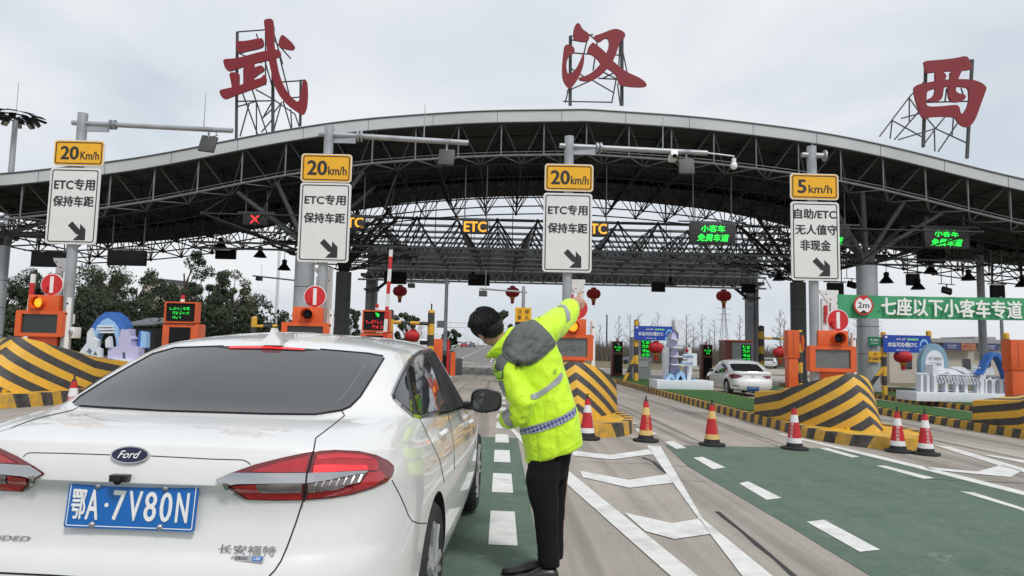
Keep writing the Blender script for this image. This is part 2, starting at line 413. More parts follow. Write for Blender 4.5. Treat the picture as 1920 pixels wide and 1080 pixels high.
marks += [[(952, 800), (958, 800), (1000, 838), (1066, 884), (1160, 961), (1300, 1075), (1330, 1100), (1282, 1100), (1255, 1080), (1062, 908), (990, 845)]]
for k in range(-2, 9):
    y = 5.2+1.88*k; marks.append([Vector((-0.06, y, 0)), Vector((0.15, y, 0)), Vector((0.15, y+1.07, 0)), Vector((-0.06, y+1.07, 0))])
for k in range(9):
    y = 24+5*k
    for x in (0.0, -2.5, 9.6+1.6, 8.0): marks.append([Vector((x, y, 0)), Vector((x+.13, y, 0)), Vector((x+.13, y+2.2, 0)), Vector((x, y+2.2, 0))])
ground_poly('road_markings', marks, 0.008, M_mark)
far = []
for k in range(24):
    y = 78+10*k
    for x in (-5.0, -1.2, 2.6): far.append([Vector((x, y, 0)), Vector((x+.2, y, 0)), Vector((x+.2, y+5, 0)), Vector((x, y+5, 0))])
for i in range(6):
    a = -2.4+0.55*i
    far.append([Vector((a, 52, 0)), Vector((a+.14, 52, 0)), Vector((a+.9+.14, 66, 0)), Vector((a+.9, 66, 0))])
ground_poly('far_road_markings', far, 0.007, M_mark)
M_seal = mat('crack_sealant', (0.03, 0.03, 0.032), 0.8, var=0.1)
def ribbon(pts, w):
    ps = [G(*p) for p in pts]; L, Rr = [], []
    for i, p in enumerate(ps):
        d = (ps[min(i+1, len(ps)-1)]-ps[max(i-1, 0)]); d.z = 0; d.normalize(); nrm = Vector((-d.y, d.x, 0))*w*random.uniform(.3, .8)
        L.append(p+nrm); Rr.append(p-nrm)
    return L+Rr[::-1]
ground_poly('sealed_cracks', [ribbon([(1205, 858), (1225, 866), (1240, 880), (1250, 888)], .05), ribbon([(1345, 960), (1362, 974), (1390, 996), (1420, 1022), (1452, 1048), (1490, 1082)], .04),
    ribbon([(1068, 865), (1130, 868), (1210, 870), (1300, 876)], .012), ribbon([(1700, 897), (1800, 902), (1920, 906)], .02)], 0.006, M_seal)
# ================================================================== toll islands
IX = [-20.3, -14.9, -9.45, -3.95, 1.45, 6.9, 12.3, 17.7, 23.1]
def make_island(x, label, y0=12.0, y1=42.0, bar=True):
    z = gz(x); t = thing('toll_island', label, 'traffic island', (x, y0, z), group='toll islands between the lanes')
    hw = 1.08
    def nose(w, ya, yb, n=9):    # round-nosed outline
        pts = [(w*math.sin(R(a)), ya+(1-math.cos(R(a)))*1.6*w) for a in np.linspace(-90, 90, 2*n+1)]
        return [(w, yb), (w, ya+1.6*w)]+pts[::-1][1:-1]+[(-w, ya+1.6*w), (-w, yb)]
    slope = lambda mb: mb
    k = MB(); out = nose(hw, 0.0, y1-y0); inn = nose(hw-.16, .16, y1-y0-.16)
    k.prism(out, (0, 0, .22), UX, UY, .25, M_kerb, holes=[inn])
    k.build('kerb', t)
    s = MB(); s.prism(nose(hw-.16, .16, 5.2), (0, 0, .205), UX, UY, .2, M_yel); s.build('nose_slab', t)
    g = MB(); g.bb(-hw+.16, hw-.16, 5.2, y1-y0-.16, 0, .235, M_turf); g.build('turf', t)
    return t
isl = []
names = {1: 'striped kerb island behind the long white arch display at the far left edge', 2: 'striped kerb island under the leftmost speed sign and bow barrier',
         3: 'striped kerb island hidden mostly behind the white sedan roof', 4: 'striped kerb island behind the pointing worker', 5: 'striped kerb island with green turf and the tall tower display',
         6: 'striped kerb island with turf beyond the big striped barrier', 7: 'striped kerb island carrying the white arcade bridge display', 8: 'rightmost striped kerb island behind the bridge display'}
for i in range(1, 9): make_island(IX[i], names[i])
# bow-shaped crash barriers
def make_barrier(x, label, y0=12.95):
    t = thing('crash_barrier', label, 'crash barrier', (x, y0, gz(x)+0.205), group='striped bow barriers on the island noses')
    mb = MB(); N, K = 28, 7; rings = []
    for j in range(K+1):
        v = j/K; ring = []
        for i in range(N+1):
            s = -1+2*i/N; a = abs(s)
            u = min(1, a/.72); w = max(0, (a-.72)/.28)
            bx = math.copysign(1.02*u**.86, s) if a > 0 else 0.0
            by = 1.95*u**1.22+1.5*w
            ht = 1.04-.42*u**1.5-.10*w
            lean = .85*(1-u)**1.1
            ring.append(Vector((bx*(1-.03*v*v), by+lean*v, ht*v)))
        rings.append(ring)
    vs = [p for r in rings for p in r]; n = N+1
    fs = [(j*n+i, j*n+i+1, (j+1)*n+i+1, (j+1)*n+i) for j in range(K) for i in range(N)]
    top = len(vs); vs.append(Vector((0, 3.45, 0.66))); bk = len(vs); vs.append(Vector((0, 3.45, 0)))
    fs += [(K*n+i, K*n+i+1, top) for i in range(N)]
    fs += [(0, K*n, top, bk), (K*n+N, N, bk, top)]
    mb.add(vs, fs, M_chev); mb.build('barrier_shell', t, smooth=30, bevel=0.0)
    f = MB()
    for sx in (-.35, .3): f.box((sx, -.12+.9*abs(sx)*1.6, .03), (.07, .05, .06), M_yel)
    f.build('bolt_block', t)
    return t
make_barrier(IX[2], 'yellow and black striped bow barrier at the left edge beside the sedan')
make_barrier(IX[4], 'yellow and black striped bow barrier behind the worker, a cone at its foot')
make_barrier(IX[5], 'large yellow and black striped bow barrier below the 5 km/h sign')
make_barrier(IX[6], 'yellow and black striped bow barrier cut off by the right picture edge', 13.4)

M_tyremark = mat('tyre_rubber_mark', (0.205, 0.187, 0.166), 0.9, var=0.2, scale=3)
def tm(x0, y0, x1, y1, bend, w=.13, n=14):
    L, Rr = [], []
    for i in range(n+1):
        t = i/n; x = x0+(x1-x0)*t+bend*math.sin(math.pi*t); y = y0+(y1-y0)*t; k = w/2*min(1, 6*t, 6*(1-t))+.004
        L.append(Vector((x-k, y, 0))); Rr.append(Vector((x+k, y, 0)))
    return L+Rr[::-1]
ground_poly('tyre_marks', [tm(3.4, 11.9, 3.3, 27, .1), tm(4.9, 12.1, 4.75, 26, .1), tm(8.6, 10.5, 9.0, 24, -.1), tm(10.0, 11, 10.4, 22, -.1), tm(-2.0, 12, -1.95, 34, .05), tm(-.55, 12.2, -.5, 33, .05)], 0.0052, M_tyremark)
# ================================================================== the great arched canopy
CXC = 3.65
_tu = [0, 4.8, 8.3, 10.7, 12.6, 14.5, 16.9, 19.4, 21.1, 25.7, 31, 40]
_tz = [10.87, 10.68, 10.36, 10.08, 9.75, 9.37, 8.80, 8.23, 7.92, 7.25, 6.85, 6.6]
_fu = np.linspace(0, 40, 401); _fz = np.interp(_fu, _tu, _tz)
_k = np.ones(31)/31; _fz = np.convolve(np.pad(_fz, 15, mode='reflect', reflect_type='odd'), _k, 'valid'); _fz[:20] = np.minimum(_fz[:20], 10.87)
def zt(x): return 1.4+float(np.interp(abs(x-CXC), _fu, _fz))
Y0, Y1 = 31.0, 46.0
M_roofu = mat('shaded_roof_underside', (0.042, 0.043, 0.046), 0.8, var=0.3, scale=0.6)  # shade under the canopy is put into this dark base colour
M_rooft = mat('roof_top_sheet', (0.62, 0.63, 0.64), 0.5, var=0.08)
M_fascia = mat('fascia_panel', (0.50, 0.52, 0.53), 0.45, var=0.06, scale=0.7, dirt=0.22)
canopy = thing('toll_canopy', 'great arched toll plaza canopy with grey fascia and dark lattice underside on round columns', 'canopy', (CXC, 38.5, gz(CXC)))
xs = list(np.arange(-27, 35.01, 1.0)); n = len(xs)
mb = MB()
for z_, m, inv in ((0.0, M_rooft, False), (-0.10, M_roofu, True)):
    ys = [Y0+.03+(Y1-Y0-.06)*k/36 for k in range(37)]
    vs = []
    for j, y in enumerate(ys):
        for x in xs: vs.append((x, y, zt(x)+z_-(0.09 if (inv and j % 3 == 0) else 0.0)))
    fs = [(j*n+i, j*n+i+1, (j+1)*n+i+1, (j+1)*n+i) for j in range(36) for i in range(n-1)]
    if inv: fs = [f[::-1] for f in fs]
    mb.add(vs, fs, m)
mb.build('roof_sheet', canopy, world=True)
mb = MB(); xf = list(np.arange(-27, 35.01, .5))
def band(y, h0, h1, m, back):
    vs = [(x, y, zt(x)+h0) for x in xf]+[(x, y, zt(x)-h1) for x in xf]; k = len(xf)
    fs = [(i, i+k, i+k+1, i+1) for i in range(k-1)]
    mb.add(vs, [f[::-1] for f in fs] if back else fs, m)
band(Y0, .06, .50, M_fascia, False); band(Y0+.10, .06, .50, M_fascia, True)
k = len(xf)
mb.add([(x, Y0, zt(x)+.06) for x in xf]+[(x, Y0+.10, zt(x)+.06) for x in xf], [(i, i+1, i+k+1, i+k) for i in range(k-1)], M_fascia)
mb.add([(x, Y0, zt(x)-.5) for x in xf]+[(x, Y0+.10, zt(x)-.5) for x in xf], [(i+k, i+k+1, i+1, i) for i in range(k-1)], M_dsteel)
mb.tube([(x, Y0-.02, zt(x)+.07) for x in xf], .035, M_msteel, 5)
mb.tube([(x, Y0-.02, zt(x)-.51) for x in xf], .05, M_dsteel, 5)
mb.build('fascia', canopy, world=True)
mb = MB()
for x in np.arange(-26.5, 35, 2.9): mb.box((x, Y0-.004, zt(x)-.22), (.018, .012, .5), M_msteel)
mb.build('panel_joint', canopy, world=True)
mb = MB()
vs = [(x, Y1, zt(x)+.03) for x in xf]+[(x, Y1, zt(x)-.55) for x in xf]
mb.add(vs, [(i, i+k, i+k+1, i+1) for i in range(k-1)], M_roofu)
mb.add([(x, Y1+.06, z) for x, _, z in vs], [(i+1, i+k+1, i+k, i) for i in range(k-1)], M_roofu)
for yy, hh in ((41.8, .50), (46.03, .56)): pass
k2 = len(xf); vs = [(x, yy, zt(x)-.56) for yy in (41.8, Y1+.05) for x in xf]
mb.add(vs, [(i+k2, i+k2+1, i+1, i) for i in range(k2-1)], M_roofu)
mb.build('rear_gutter', canopy, world=True)
# space truss
DX = 1.93
gxs = [CXC+DX*i for i in range(-16, 17)]; gys = [Y0+.25+2.46*j for j in range(7)]
mb = MB(); fr = MB(); D = 2.0
def T(x, y): return Vector((x, y, zt(x)-.28))
def B(x, y): return Vector((x, y, zt(x)-D))
for i, x in enumerate(gxs):
    for j, y in enumerate(gys):
        if i < len(gxs)-1: mb.cyl(T(x, y), T(gxs[i+1], y), .04, M_dsteel, n=5, caps=False)
        if j < len(gys)-1: mb.cyl(T(x, y), T(x, gys[j+1]), .04, M_dsteel, n=5, caps=False)
        if j < len(gys)-1 and i < len(gxs)-1:
            b = B(x+DX/2, y+1.23)
            for q in (T(x, y), T(gxs[i+1], y), T(x, gys[j+1]), T(gxs[i+1], gys[j+1])):
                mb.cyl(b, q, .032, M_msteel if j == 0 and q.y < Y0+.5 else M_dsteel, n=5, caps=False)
            if i < len(gxs)-2: mb.cyl(b, B(gxs[i+1]+DX/2, y+1.23), .042, M_dsteel, n=5, caps=False)
            if j < len(gys)-2: mb.cyl(b, B(x+DX/2, y+1.23+2.46), .042, M_dsteel, n=5, caps=False)
            mb.ell(b, (.10, .10, .10), M_dsteel, 6, 4)
            if j in (3, 5): mb.cyl(b, Vector((b.x, b.y, zt(b.x)-.3)), .03, M_dsteel, n=5, caps=False)
mb.build('space_truss', canopy, world=True)
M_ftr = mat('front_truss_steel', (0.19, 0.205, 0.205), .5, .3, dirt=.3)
for i, x in enumerate(gxs):
    fr.cyl((x, Y0+.12, zt(x)-.45), (x, Y0+.12, zt(x)-1.97), .034, M_ftr, n=6)
    if i < len(gxs)-1:
        x2 = gxs[i+1]
        fr.cyl((x, Y0+.12, zt(x)-1.97), (x2, Y0+.12, zt(x2)-1.97), .052, M_ftr, n=6)
        b = B((x+x2)/2, gys[0]+1.23)
        fr.cyl((x, Y0+.12, zt(x)-1.97), b, .026, M_ftr, n=5); fr.cyl((x2, Y0+.12, zt(x2)-1.97), b, .026, M_ftr, n=5)
        fr.cyl((x, Y0+.16, zt(x)-1.80), (x2, Y0+.16, zt(x2)-1.80), .02, M_msteel, n=5)
fr.build('front_truss', canopy, world=True)
# columns with branching heads
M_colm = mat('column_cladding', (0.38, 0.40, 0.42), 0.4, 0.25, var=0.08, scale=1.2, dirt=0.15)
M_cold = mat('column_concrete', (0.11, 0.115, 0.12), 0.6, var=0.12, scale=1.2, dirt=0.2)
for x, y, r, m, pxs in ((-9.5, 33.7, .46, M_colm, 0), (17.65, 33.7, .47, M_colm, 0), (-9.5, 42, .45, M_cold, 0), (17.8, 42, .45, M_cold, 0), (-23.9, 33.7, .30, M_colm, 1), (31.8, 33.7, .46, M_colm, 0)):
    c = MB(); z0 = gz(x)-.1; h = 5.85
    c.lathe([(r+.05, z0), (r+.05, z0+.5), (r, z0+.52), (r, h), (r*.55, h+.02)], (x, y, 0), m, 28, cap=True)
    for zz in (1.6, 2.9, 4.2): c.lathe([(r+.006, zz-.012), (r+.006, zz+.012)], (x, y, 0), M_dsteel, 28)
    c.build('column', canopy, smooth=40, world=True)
    br = MB()
    front = y < 40
    for dx, dy in ((-2.9, -1.4), (-1.0, -1.7), (1.0, -1.6), (2.9, -1.4), (-2.9, 1.6), (2.9, 1.6), (-.9, 2.2), (.9, 2.2)):
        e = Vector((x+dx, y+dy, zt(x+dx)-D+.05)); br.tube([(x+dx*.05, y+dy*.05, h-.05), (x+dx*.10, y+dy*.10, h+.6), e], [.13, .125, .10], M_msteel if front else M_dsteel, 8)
    br.lathe([(.25, h-.05), (.25, h+.35), (.16, h+.5)], (x, y, 0), M_dsteel, 14, cap=True)
    br.build('column_head', canopy, smooth=40, world=True)
    lt = MB()
    lev = [(0.45, h+.15, 1), (2.1, h+.75, 2), (4.0, h+1.35, 3)]
    if pxs or (x < -20): lt = None; continue
    rings = []
    for rr, zz, q in lev:
        ring = []
        for s in range(4):
            a, b = [(1, 1), (-1, 1), (-1, -1), (1, -1)][s], [(-1, 1), (-1, -1), (1, -1), (1, 1)][s]
            for k in range(q):
                f = k/q; xx, yy = x+rr*(a[0]+(b[0]-a[0])*f), y+.62*rr*(a[1]+(b[1]-a[1])*f)
                ring.append(Vector((xx, yy, min(zz, zt(xx)-D-.3))))
        rings.append(ring)
    for ring in rings:
        for a in range(len(ring)): lt.cyl(ring[a], ring[(a+1) % len(ring)], .036, M_dsteel, n=5, caps=False)
    for r0, r1 in zip(rings, rings[1:]):
        for p in r1:
            for q in sorted(r0, key=lambda q: (q-p).length)[:2]: lt.cyl(p, q, .032, M_dsteel, n=5, caps=False)
    for p in rings[2]:
        b = min((B(gx_+DX/2, gy_+1.23) for gx_ in gxs[:-1] for gy_ in gys[:-1]), key=lambda q: (q-p).length); lt.cyl(p, b, .03, M_dsteel, n=5, caps=False)
        lt.ell(p, (.09, .09, .09), M_dsteel, 6, 4)
    lt.build('capital_lattice', canopy, world=True)
mb = MB()
for z, y in ((6.35, 34.6), (6.15, 35.3)):
    mb.cyl((-15.5, y, z+.05), (24, y, z-.0), .055, M_msteel, n=6)
for x in np.arange(-15, 24, 1.93): mb.cyl((x, 34.6, 6.36), (x+.9, 35.3, 6.15), .03, M_msteel, n=5)
for x in np.arange(-15, 24, 3.86): mb.cyl((x, 34.8, 6.3), (x, 35, zt(x)-D), .022, M_dsteel, n=5)
mb.build('catwalk_rail', canopy, world=True)
# ------------------------------------------------------------------ flat space frame and dark beam behind
fl = thing('rear_truss_gantry', 'flat pyramid-truss gantry with a dark beam on two dark columns behind the canopy', 'gantry', (5, 52, gz(5)))
mb = MB(); g = 2.72; zt2, zb2 = 10.15, 8.0
fx = [5+g*i for i in range(-7, 8)]; fy = [47+g*j for j in range(5)]
for i, x in enumerate(fx):
    for j, y in enumerate(fy):
        p = Vector((x, y, zt2))
        if i < len(fx)-1:
            mb.cyl(p+UX*.25, (fx[i+1]-.25, y, zt2), .105, M_msteel, n=7)
            mb.cyl(p, p+UX*.25, .05, M_msteel, n=6, r1=.1); mb.cyl((fx[i+1], y, zt2), (fx[i+1]-.25, y, zt2), .05, M_msteel, n=6, r1=.1)
        mb.ell(p, (.15, .15, .15), M_dsteel, 8, 5)
        for dx in (-.5, .5):
            for dy in (-.5, .5):
                b = Vector((x+g*dx, y+g*dy, zb2)); mb.cyl(p, b, .055, M_dsteel, n=5, caps=False)
        if j < len(fy)-1: mb.cyl(p, (x, fy[j+1], zt2), .05, M_dsteel, n=5, caps=False)
        b = Vector((x+g*.5, y-g*.5, zb2))
        mb.cyl((x-g*.5, y-g*.5, zb2), b, .07, M_msteel, n=6); mb.cyl(b, (b.x, b.y+g, zb2), .05, M_dsteel, n=5)
mb.build('pyramid_truss', fl, world=True)
mb = MB()
for zz in (7.0, 7.9, 8.9): mb.cyl((-12.0, 58.2, zz), (22, 58.2, zz-.02), .08, M_msteel, n=6)
for k in range(34):
    x = -11.6+k
    mb.cyl((x, 58.2, 7.0), (x+.5, 58.2, 7.9), .04, M_msteel, n=5); mb.cyl((x+.5, 58.2, 7.9), (x+1, 58.2, 7.0), .04, M_msteel, n=5)
    mb.cyl((x, 58.2, 7.9), (x+.5, 58.2, 8.9), .035, M_dsteel, n=5); mb.cyl((x+.5, 58.2, 8.9), (x+1, 58.2, 7.9), .035, M_dsteel, n=5)
mb.build('lattice_girder', fl, world=True)
M_beam = mat('dark_beam_cladding', (0.060, 0.062, 0.068), 0.6, var=0.15, scale=0.8)
mb = MB(); mb.bb(-11.4, 21.6, 59, 60.5, 7.45, 9.9, M_beam); mb.bb(-11.9, 22.1, 58.8, 60.7, 7.35, 7.6, M_dsteel); mb.build('beam', fl, world=True)
for x in (-11.1, 21.3):
    mb = MB(); mb.bb(x-.42, x+.10, 59.3, 60.2, gz(x)-.1, 7.35, M_cold); mb.bb(x+.10, x+.42, 59.2, 60.3, gz(x)-.1, 7.35, M_beam); mb.bb(x-.55, x+.55, 59.1, 60.4, 6.2, 6.35, M_dsteel)
    mb.build('column', fl, world=True)
    mb = MB(); s = 1 if x < 0 else -1; mb.cyl((x+s*.3, 59.7, 6.2), (x+s*1.7, 59.7, 7.35), .13, M_dsteel, n=6); mb.build('knee_brace', fl, world=True)
# ------------------------------------------------------------------ roof letters
M_letter = mat('letter_red', (0.20, 0.008, 0.016), 0.6, var=0.05)
def zoomed(L, ox, oy, k): return [(ox+a/k, oy+b/k) for a, b in L]
W_STROKES = [[(508, 100), (530, 85), (575, 78), (605, 90), (608, 200), (612, 330), (630, 480), (665, 650), (720, 780), (790, 875), (850, 925), (870, 905), (895, 800), (905, 700), (920, 690), (948, 712), (955, 850), (945, 980), (912, 1055), (860, 1035), (740, 950), (660, 850), (610, 740), (580, 600), (555, 480), (540, 400), (530, 250)],
    [(225, 320), (245, 308), (330, 305), (480, 275), (500, 285), (510, 335), (500, 365), (450, 385), (330, 410), (265, 430), (245, 415), (232, 365)],
    [(97, 490), (200, 485), (300, 465), (420, 430), (530, 405), (665, 388), (685, 440), (672, 465), (560, 500), (440, 525), (300, 565), (200, 600), (150, 612), (120, 585), (105, 540)],
    [(155, 622), (260, 625), (262, 680), (258, 790), (190, 800), (178, 720)],
    [(300, 560), (410, 520), (416, 575), (408, 700), (400, 800), (300, 815), (304, 700)],
    [(400, 590), (440, 565), (490, 552), (515, 580), (510, 612), (460, 640), (400, 690)],
    [(60, 820), (75, 800), (180, 780), (300, 745), (400, 705), (490, 680), (510, 645), (530, 660), (540, 710), (525, 742), (420, 785), (300, 828), (200, 865), (115, 900), (80, 870)],
    [(695, 245), (720, 255), (800, 325), (828, 368), (805, 400), (740, 392), (675, 372), (660, 330), (672, 280)]]
H_STROKES = [[(245, 85), (265, 75), (288, 92), (310, 145), (380, 190), (393, 225), (385, 265), (350, 290), (240, 275), (212, 250), (206, 180), (222, 120)],
    [(105, 345), (130, 320), (175, 320), (215, 350), (230, 390), (215, 415), (175, 430), (140, 490), (130, 570), (145, 650), (180, 655), (250, 580), (300, 470), (318, 405), (335, 430), (330, 540), (285, 670), (225, 760), (180, 815), (140, 795), (105, 745), (85, 690), (82, 560), (95, 430)],
    [(435, 225), (520, 200), (640, 150), (700, 142), (770, 170), (798, 205), (790, 240), (750, 265), (725, 330), (690, 430), (655, 510), (590, 595), (500, 680), (420, 722), (330, 732), (270, 715), (275, 690), (360, 670), (440, 620), (510, 545), (570, 440), (605, 360), (612, 285), (590, 245), (550, 255), (520, 285), (480, 292), (455, 265)],
    [(365, 390), (385, 340), (425, 298), (450, 305), (560, 395), (650, 500), (740, 580), (830, 640), (950, 690), (1020, 740), (1042, 790), (960, 800), (860, 795), (720, 775), (705, 690), (660, 630), (590, 585), (520, 540), (470, 470), (410, 430), (370, 415)]]
X_STROKES = [[(252, 115), (400, 105), (600, 85), (730, 55), (770, 95), (800, 190), (785, 212), (670, 222), (530, 228), (400, 238), (300, 250), (278, 235), (265, 160)],
    [(140, 412), (185, 380), (300, 355), (480, 325), (650, 318), (790, 322), (900, 355), (965, 410), (945, 470), (890, 620), (840, 760), (790, 840), (740, 860), (690, 845), (640, 800), (610, 745), (480, 738), (350, 742), (270, 765), (235, 745), (205, 660), (165, 560)],
    [(380, 232), (470, 232), (512, 280), (495, 320), (478, 430), (465, 520), (440, 560), (380, 580), (310, 568), (290, 548), (360, 515), (385, 460), (385, 330)],
    [(550, 225), (690, 218), (665, 260), (640, 320), (615, 420), (615, 460), (650, 482), (710, 490), (730, 515), (710, 555), (640, 580), (570, 575), (535, 530), (528, 440), (552, 320)]]
X_HOLE = [(285, 455), (400, 420), (520, 402), (640, 400), (755, 412), (765, 470), (765, 570), (740, 650), (685, 722), (665, 690), (655, 630), (620, 605), (450, 625), (288, 630), (278, 560)]
def letter(label, strokes, ox, oy, k, Y, holes={}):
    allp = [p for s in strokes for p in zoomed(s, ox, oy, k)]
    cx = (min(p[0] for p in allp)+max(p[0] for p in allp))/2; by = max(p[1] for p in allp)
    base = P(cx, by, Y); t = thing('roof_letter', label, 'letter sign', (base.x, Y, zt(base.x)), group='red characters on the canopy roof')
    mb = MB()
    for i, s in enumerate(strokes):
        pl = [(XZ(a, b, Y)[0]-base.x, XZ(a, b, Y)[1]) for a, b in smoothpoly(zoomed(s, ox, oy, k), 2)]
        hs = [[(XZ(a, b, Y)[0]-base.x, XZ(a, b, Y)[1]) for a, b in smoothpoly(zoomed(h, ox, oy, k), 2)] for h in holes.get(i, [])]
        mb.prism(pl, (base.x, Y-.004*i, 0), UX, UZ, .12, M_letter, holes=hs)
    mb.build('character', t, world=True)
    return t
M_scaf = mat('scaffold_steel', (0.055, 0.058, 0.062), .6, .1)
def scaffold(t, Y, posts, lines):
    mb = MB()
    for a, b, r in posts: mb.cyl(P(*a), P(*b), r, M_scaf, n=6)
    for a, b in lines: mb.cyl(P(*a), P(*b), .036, M_scaf, n=5)
    mb.build('scaffold', t, world=True)
YL = 31.9
t = letter('red brush character with a long hooked stroke on the canopy roof', W_STROKES, 400, 20, 5.4, YL)
q = YL+.45; r_ = YL+2.6
scaffold(t, YL, [((445, 60, q), (443, 262, q), .075), ((512, 50, q), (511.5, 248, q), .085), ((564, 150, q), (563, 236, q), .07)],
    [((445, 60, q), (497, 56, q)), ((445, 190, q), (512, 189, q)), ((497, 56, q), (545, 110, q)), ((512, 148, q), (520, 147, q)), ((526, 154, q), (570, 151, q)), ((540, 184, q), (564, 182, q)),
     ((455, 175, q), (483, 252, r_)), ((473, 168, q), (500, 248, r_)), ((450, 256, q), (467, 195, q)), ((481, 191, q), (481, 252, r_)), ((480, 168, q), (512, 186, q)), ((512, 188, q), (492, 222, r_)), ((492, 222, r_), (512, 203, q)),
     ((512, 186, q), (553, 214, r_)), ((513, 246, q), (528, 192, r_)), ((528, 192, r_), (513, 212, q)), ((531, 190, q), (546, 242, r_)), ((497, 115, q), (511, 165, r_)), ((524, 105, q), (548, 200, r_)), ((545, 205, r_), (547, 240, r_)), ((553, 214, r_), (561, 238, r_)), ((446, 200, q), (481, 190, r_)), ((510, 50, q), (530, 120, r_)), ((448, 100, q), (490, 118, r_)), ((498, 60, q), (498, 160, r_)), ((490, 248, q), (512, 222, q)), ((481, 64, q), (484, 75, r_))])
t = letter('red brush character with crossed strokes at the crown of the canopy roof', H_STROKES, 1040, 30, 6.0, YL)
scaffold(t, YL, [((1069.5, 68, q), (1069, 198, q), .08), ((1166, 72, q), (1166, 198, q), .085)],
    [((1068, 68, q), (1112, 65, q)), ((1070, 99, q), (1108, 102, q)), ((1105, 65, q), (1120, 78, q)), ((1071, 75, q), (1100, 78, q)), ((1100, 78, q), (1095, 100, q)), ((1154, 103, q), (1166, 104, q)), ((1122, 147, q), (1160, 149, q)), ((1120, 78, q), (1112, 132, q)),
     ((1070, 150, q), (1060, 192, r_)), ((1063, 171, r_), (1110, 150, q)), ((1108, 149, q), (1151, 174, r_)), ((1155, 150, q), (1147, 193, r_)), ((1056, 190, r_), (1148, 192, r_)), ((1158, 158, q), (1163, 197, r_)), ((1164, 78, q), (1176, 136, r_)), ((1132, 136, q), (1158, 149, q)), ((1130, 147, q), (1152, 136, q)), ((1070, 128, q), (1094, 143, q)), ((1162, 80, q), (1160, 135, r_))])
t = letter('red brush character like a boxed lantern on the right slope of the canopy roof', X_STROKES, 1690, 95, 6.0, YL, {1: [X_HOLE]})
scaffold(t, YL, [((1736, 120, q), (1731, 276, q), .085), ((1823, 112, q), (1813, 297, q), .085)],
    [((1736, 118, q), (1823, 113, q)), ((1738, 192, q), (1816, 190, q)), ((1736, 150, q), (1705, 182, r_)), ((1705, 182, r_), (1649, 256, r_)), ((1705, 182, r_), (1705, 228, r_)), ((1690, 222, r_), (1724, 213, q)), ((1673, 226, r_), (1669, 260, r_)),
     ((1724, 208, q), (1677, 262, r_)), ((1673, 226, r_), (1731, 258, q)), ((1684, 262, r_), (1754, 241, r_)), ((1738, 222, q), (1754, 241, r_)), ((1754, 241, r_), (1773, 218, q)), ((1754, 241, r_), (1812, 268, q)), ((1752, 244, r_), (1733, 270, q)), ((1752, 244, r_), (1753, 284, r_)), ((1788, 218, q), (1785, 255, r_)), ((1796, 230, q), (1759, 284, r_)), ((1705, 184, r_), (1722, 208, q)), ((1802, 165, q), (1806, 178, q)), ((1775, 166, q), (1772, 190, q))])
# ------------------------------------------------------------------ lane display boards under the canopy
M_bhouse = mat('display_grey_face', (0.020, 0.021, 0.022), .5)
def board(label, px, py, w, h, lines, m, kind='lane_display', group='lit lane displays under the canopy', Y=32.4, shear=0):
    c = P(px, py, Y); t = thing(kind, label, 'display board', (c.x, Y, c.z), group=group)
    mb = MB(); mb.box((0, .12, 0), (w, .24, h), M_bhouse if lines else M_lblk); mb.build('housing', t, bevel=.015)
    if lines:
        mb = MB()
        for s, dx, dz, hh, ww, sh in lines:
            if s == 'X':
                for a in (45, -45): mb.box((dx, -.02, dz), (hh*1.3, .02, .07), m, rot=Matrix.Rotation(R(a), 3, 'Y'))
            else: mb.text(s, (dx, -.006, dz), UX, UZ, hh, m, w=ww, bold=.04, shear=sh)
        mb.build('lettering', t)
    mb = MB(); top = zt(c.x)-D-c.z
    for s in (-.42, .42): mb.cyl((s*w, .12, h/2), (s*w, .12, max(top, h/2+.2)), .028, M_msteel, n=6)
    mb.cyl((-w*.75, .12, h/2+.06), (w*.75, .12, h/2+.06), .035, M_msteel, n=6)
    mb.build('hanger', t)
    return t
etc = [('ETC', 0, 0, .47, 1.02, 0)]
board('amber ETC display partly hidden by the second speed sign', 660, 417, 1.2, .60, etc, M_amber_led)
board('amber ETC display in open view at mid canopy', 891, 425, 1.2, .60, etc, M_amber_led)
board('amber ETC display partly hidden by the third speed sign', 1117, 429, 1.2, .60, etc, M_amber_led)
gl = [('小客车', .0, .21, .32, 1.12, 0), ('免费车道', .0, -.22, .34, 1.5, .25)]
board('green two-line display left of the 5 km/h sign', 1337, 437, 2.15, .98, gl, M_green_led)
board('green two-line display mostly hidden by the 5 km/h sign', 1551, 442, 2.15, .98, gl, M_green_led)
board('green two-line display right of the branching column', 1775, 446, 2.15, .98, gl, M_green_led)
board('dark display showing a red cross beside the second speed sign', 478, 411, 1.15, .55, [('X', 0, 0, .42, 0, 0)], M_red_led)
for lb, px, py, w, h, Y in (('blank black display board hanging beside the leftmost sign post', 92, 486, 1.7, .70, 33), ('blank wide black display board above the trees', 236, 483, 1.75, .72, 33.0), ('blank small black display board above the tall evergreen', 422, 477, 1.25, .56, 44),
        ('blank black board under the dark beam beside the raised barrier arm', 741, 521, 1.5, .80, 47), ('blank black board under the dark beam above the head of the worker', 898, 525, 1.45, .74, 47), ('blank black board right of the third sign under the dark beam', 1235, 538, .9, .65, 47),
        ('blank black board under the dark beam at its right column', 1404, 541, .9, .6, 47), ('blank black board hanging below the green display', 1748, 480, 1.5, .8, 40), ('blank black box behind the no-entry sign under the banner end', 1568, 541, .8, .6, 36),
        ('small black box hanging right of the branching column', 1714, 524, .62, .60, 36), ('small black box hanging above the right end of the banner', 1873, 546, .66, .66, 36)):
    board(lb, px, py, w, h, [], M_lblk, 'blank_display', 'blank display boards seen from the back', Y)
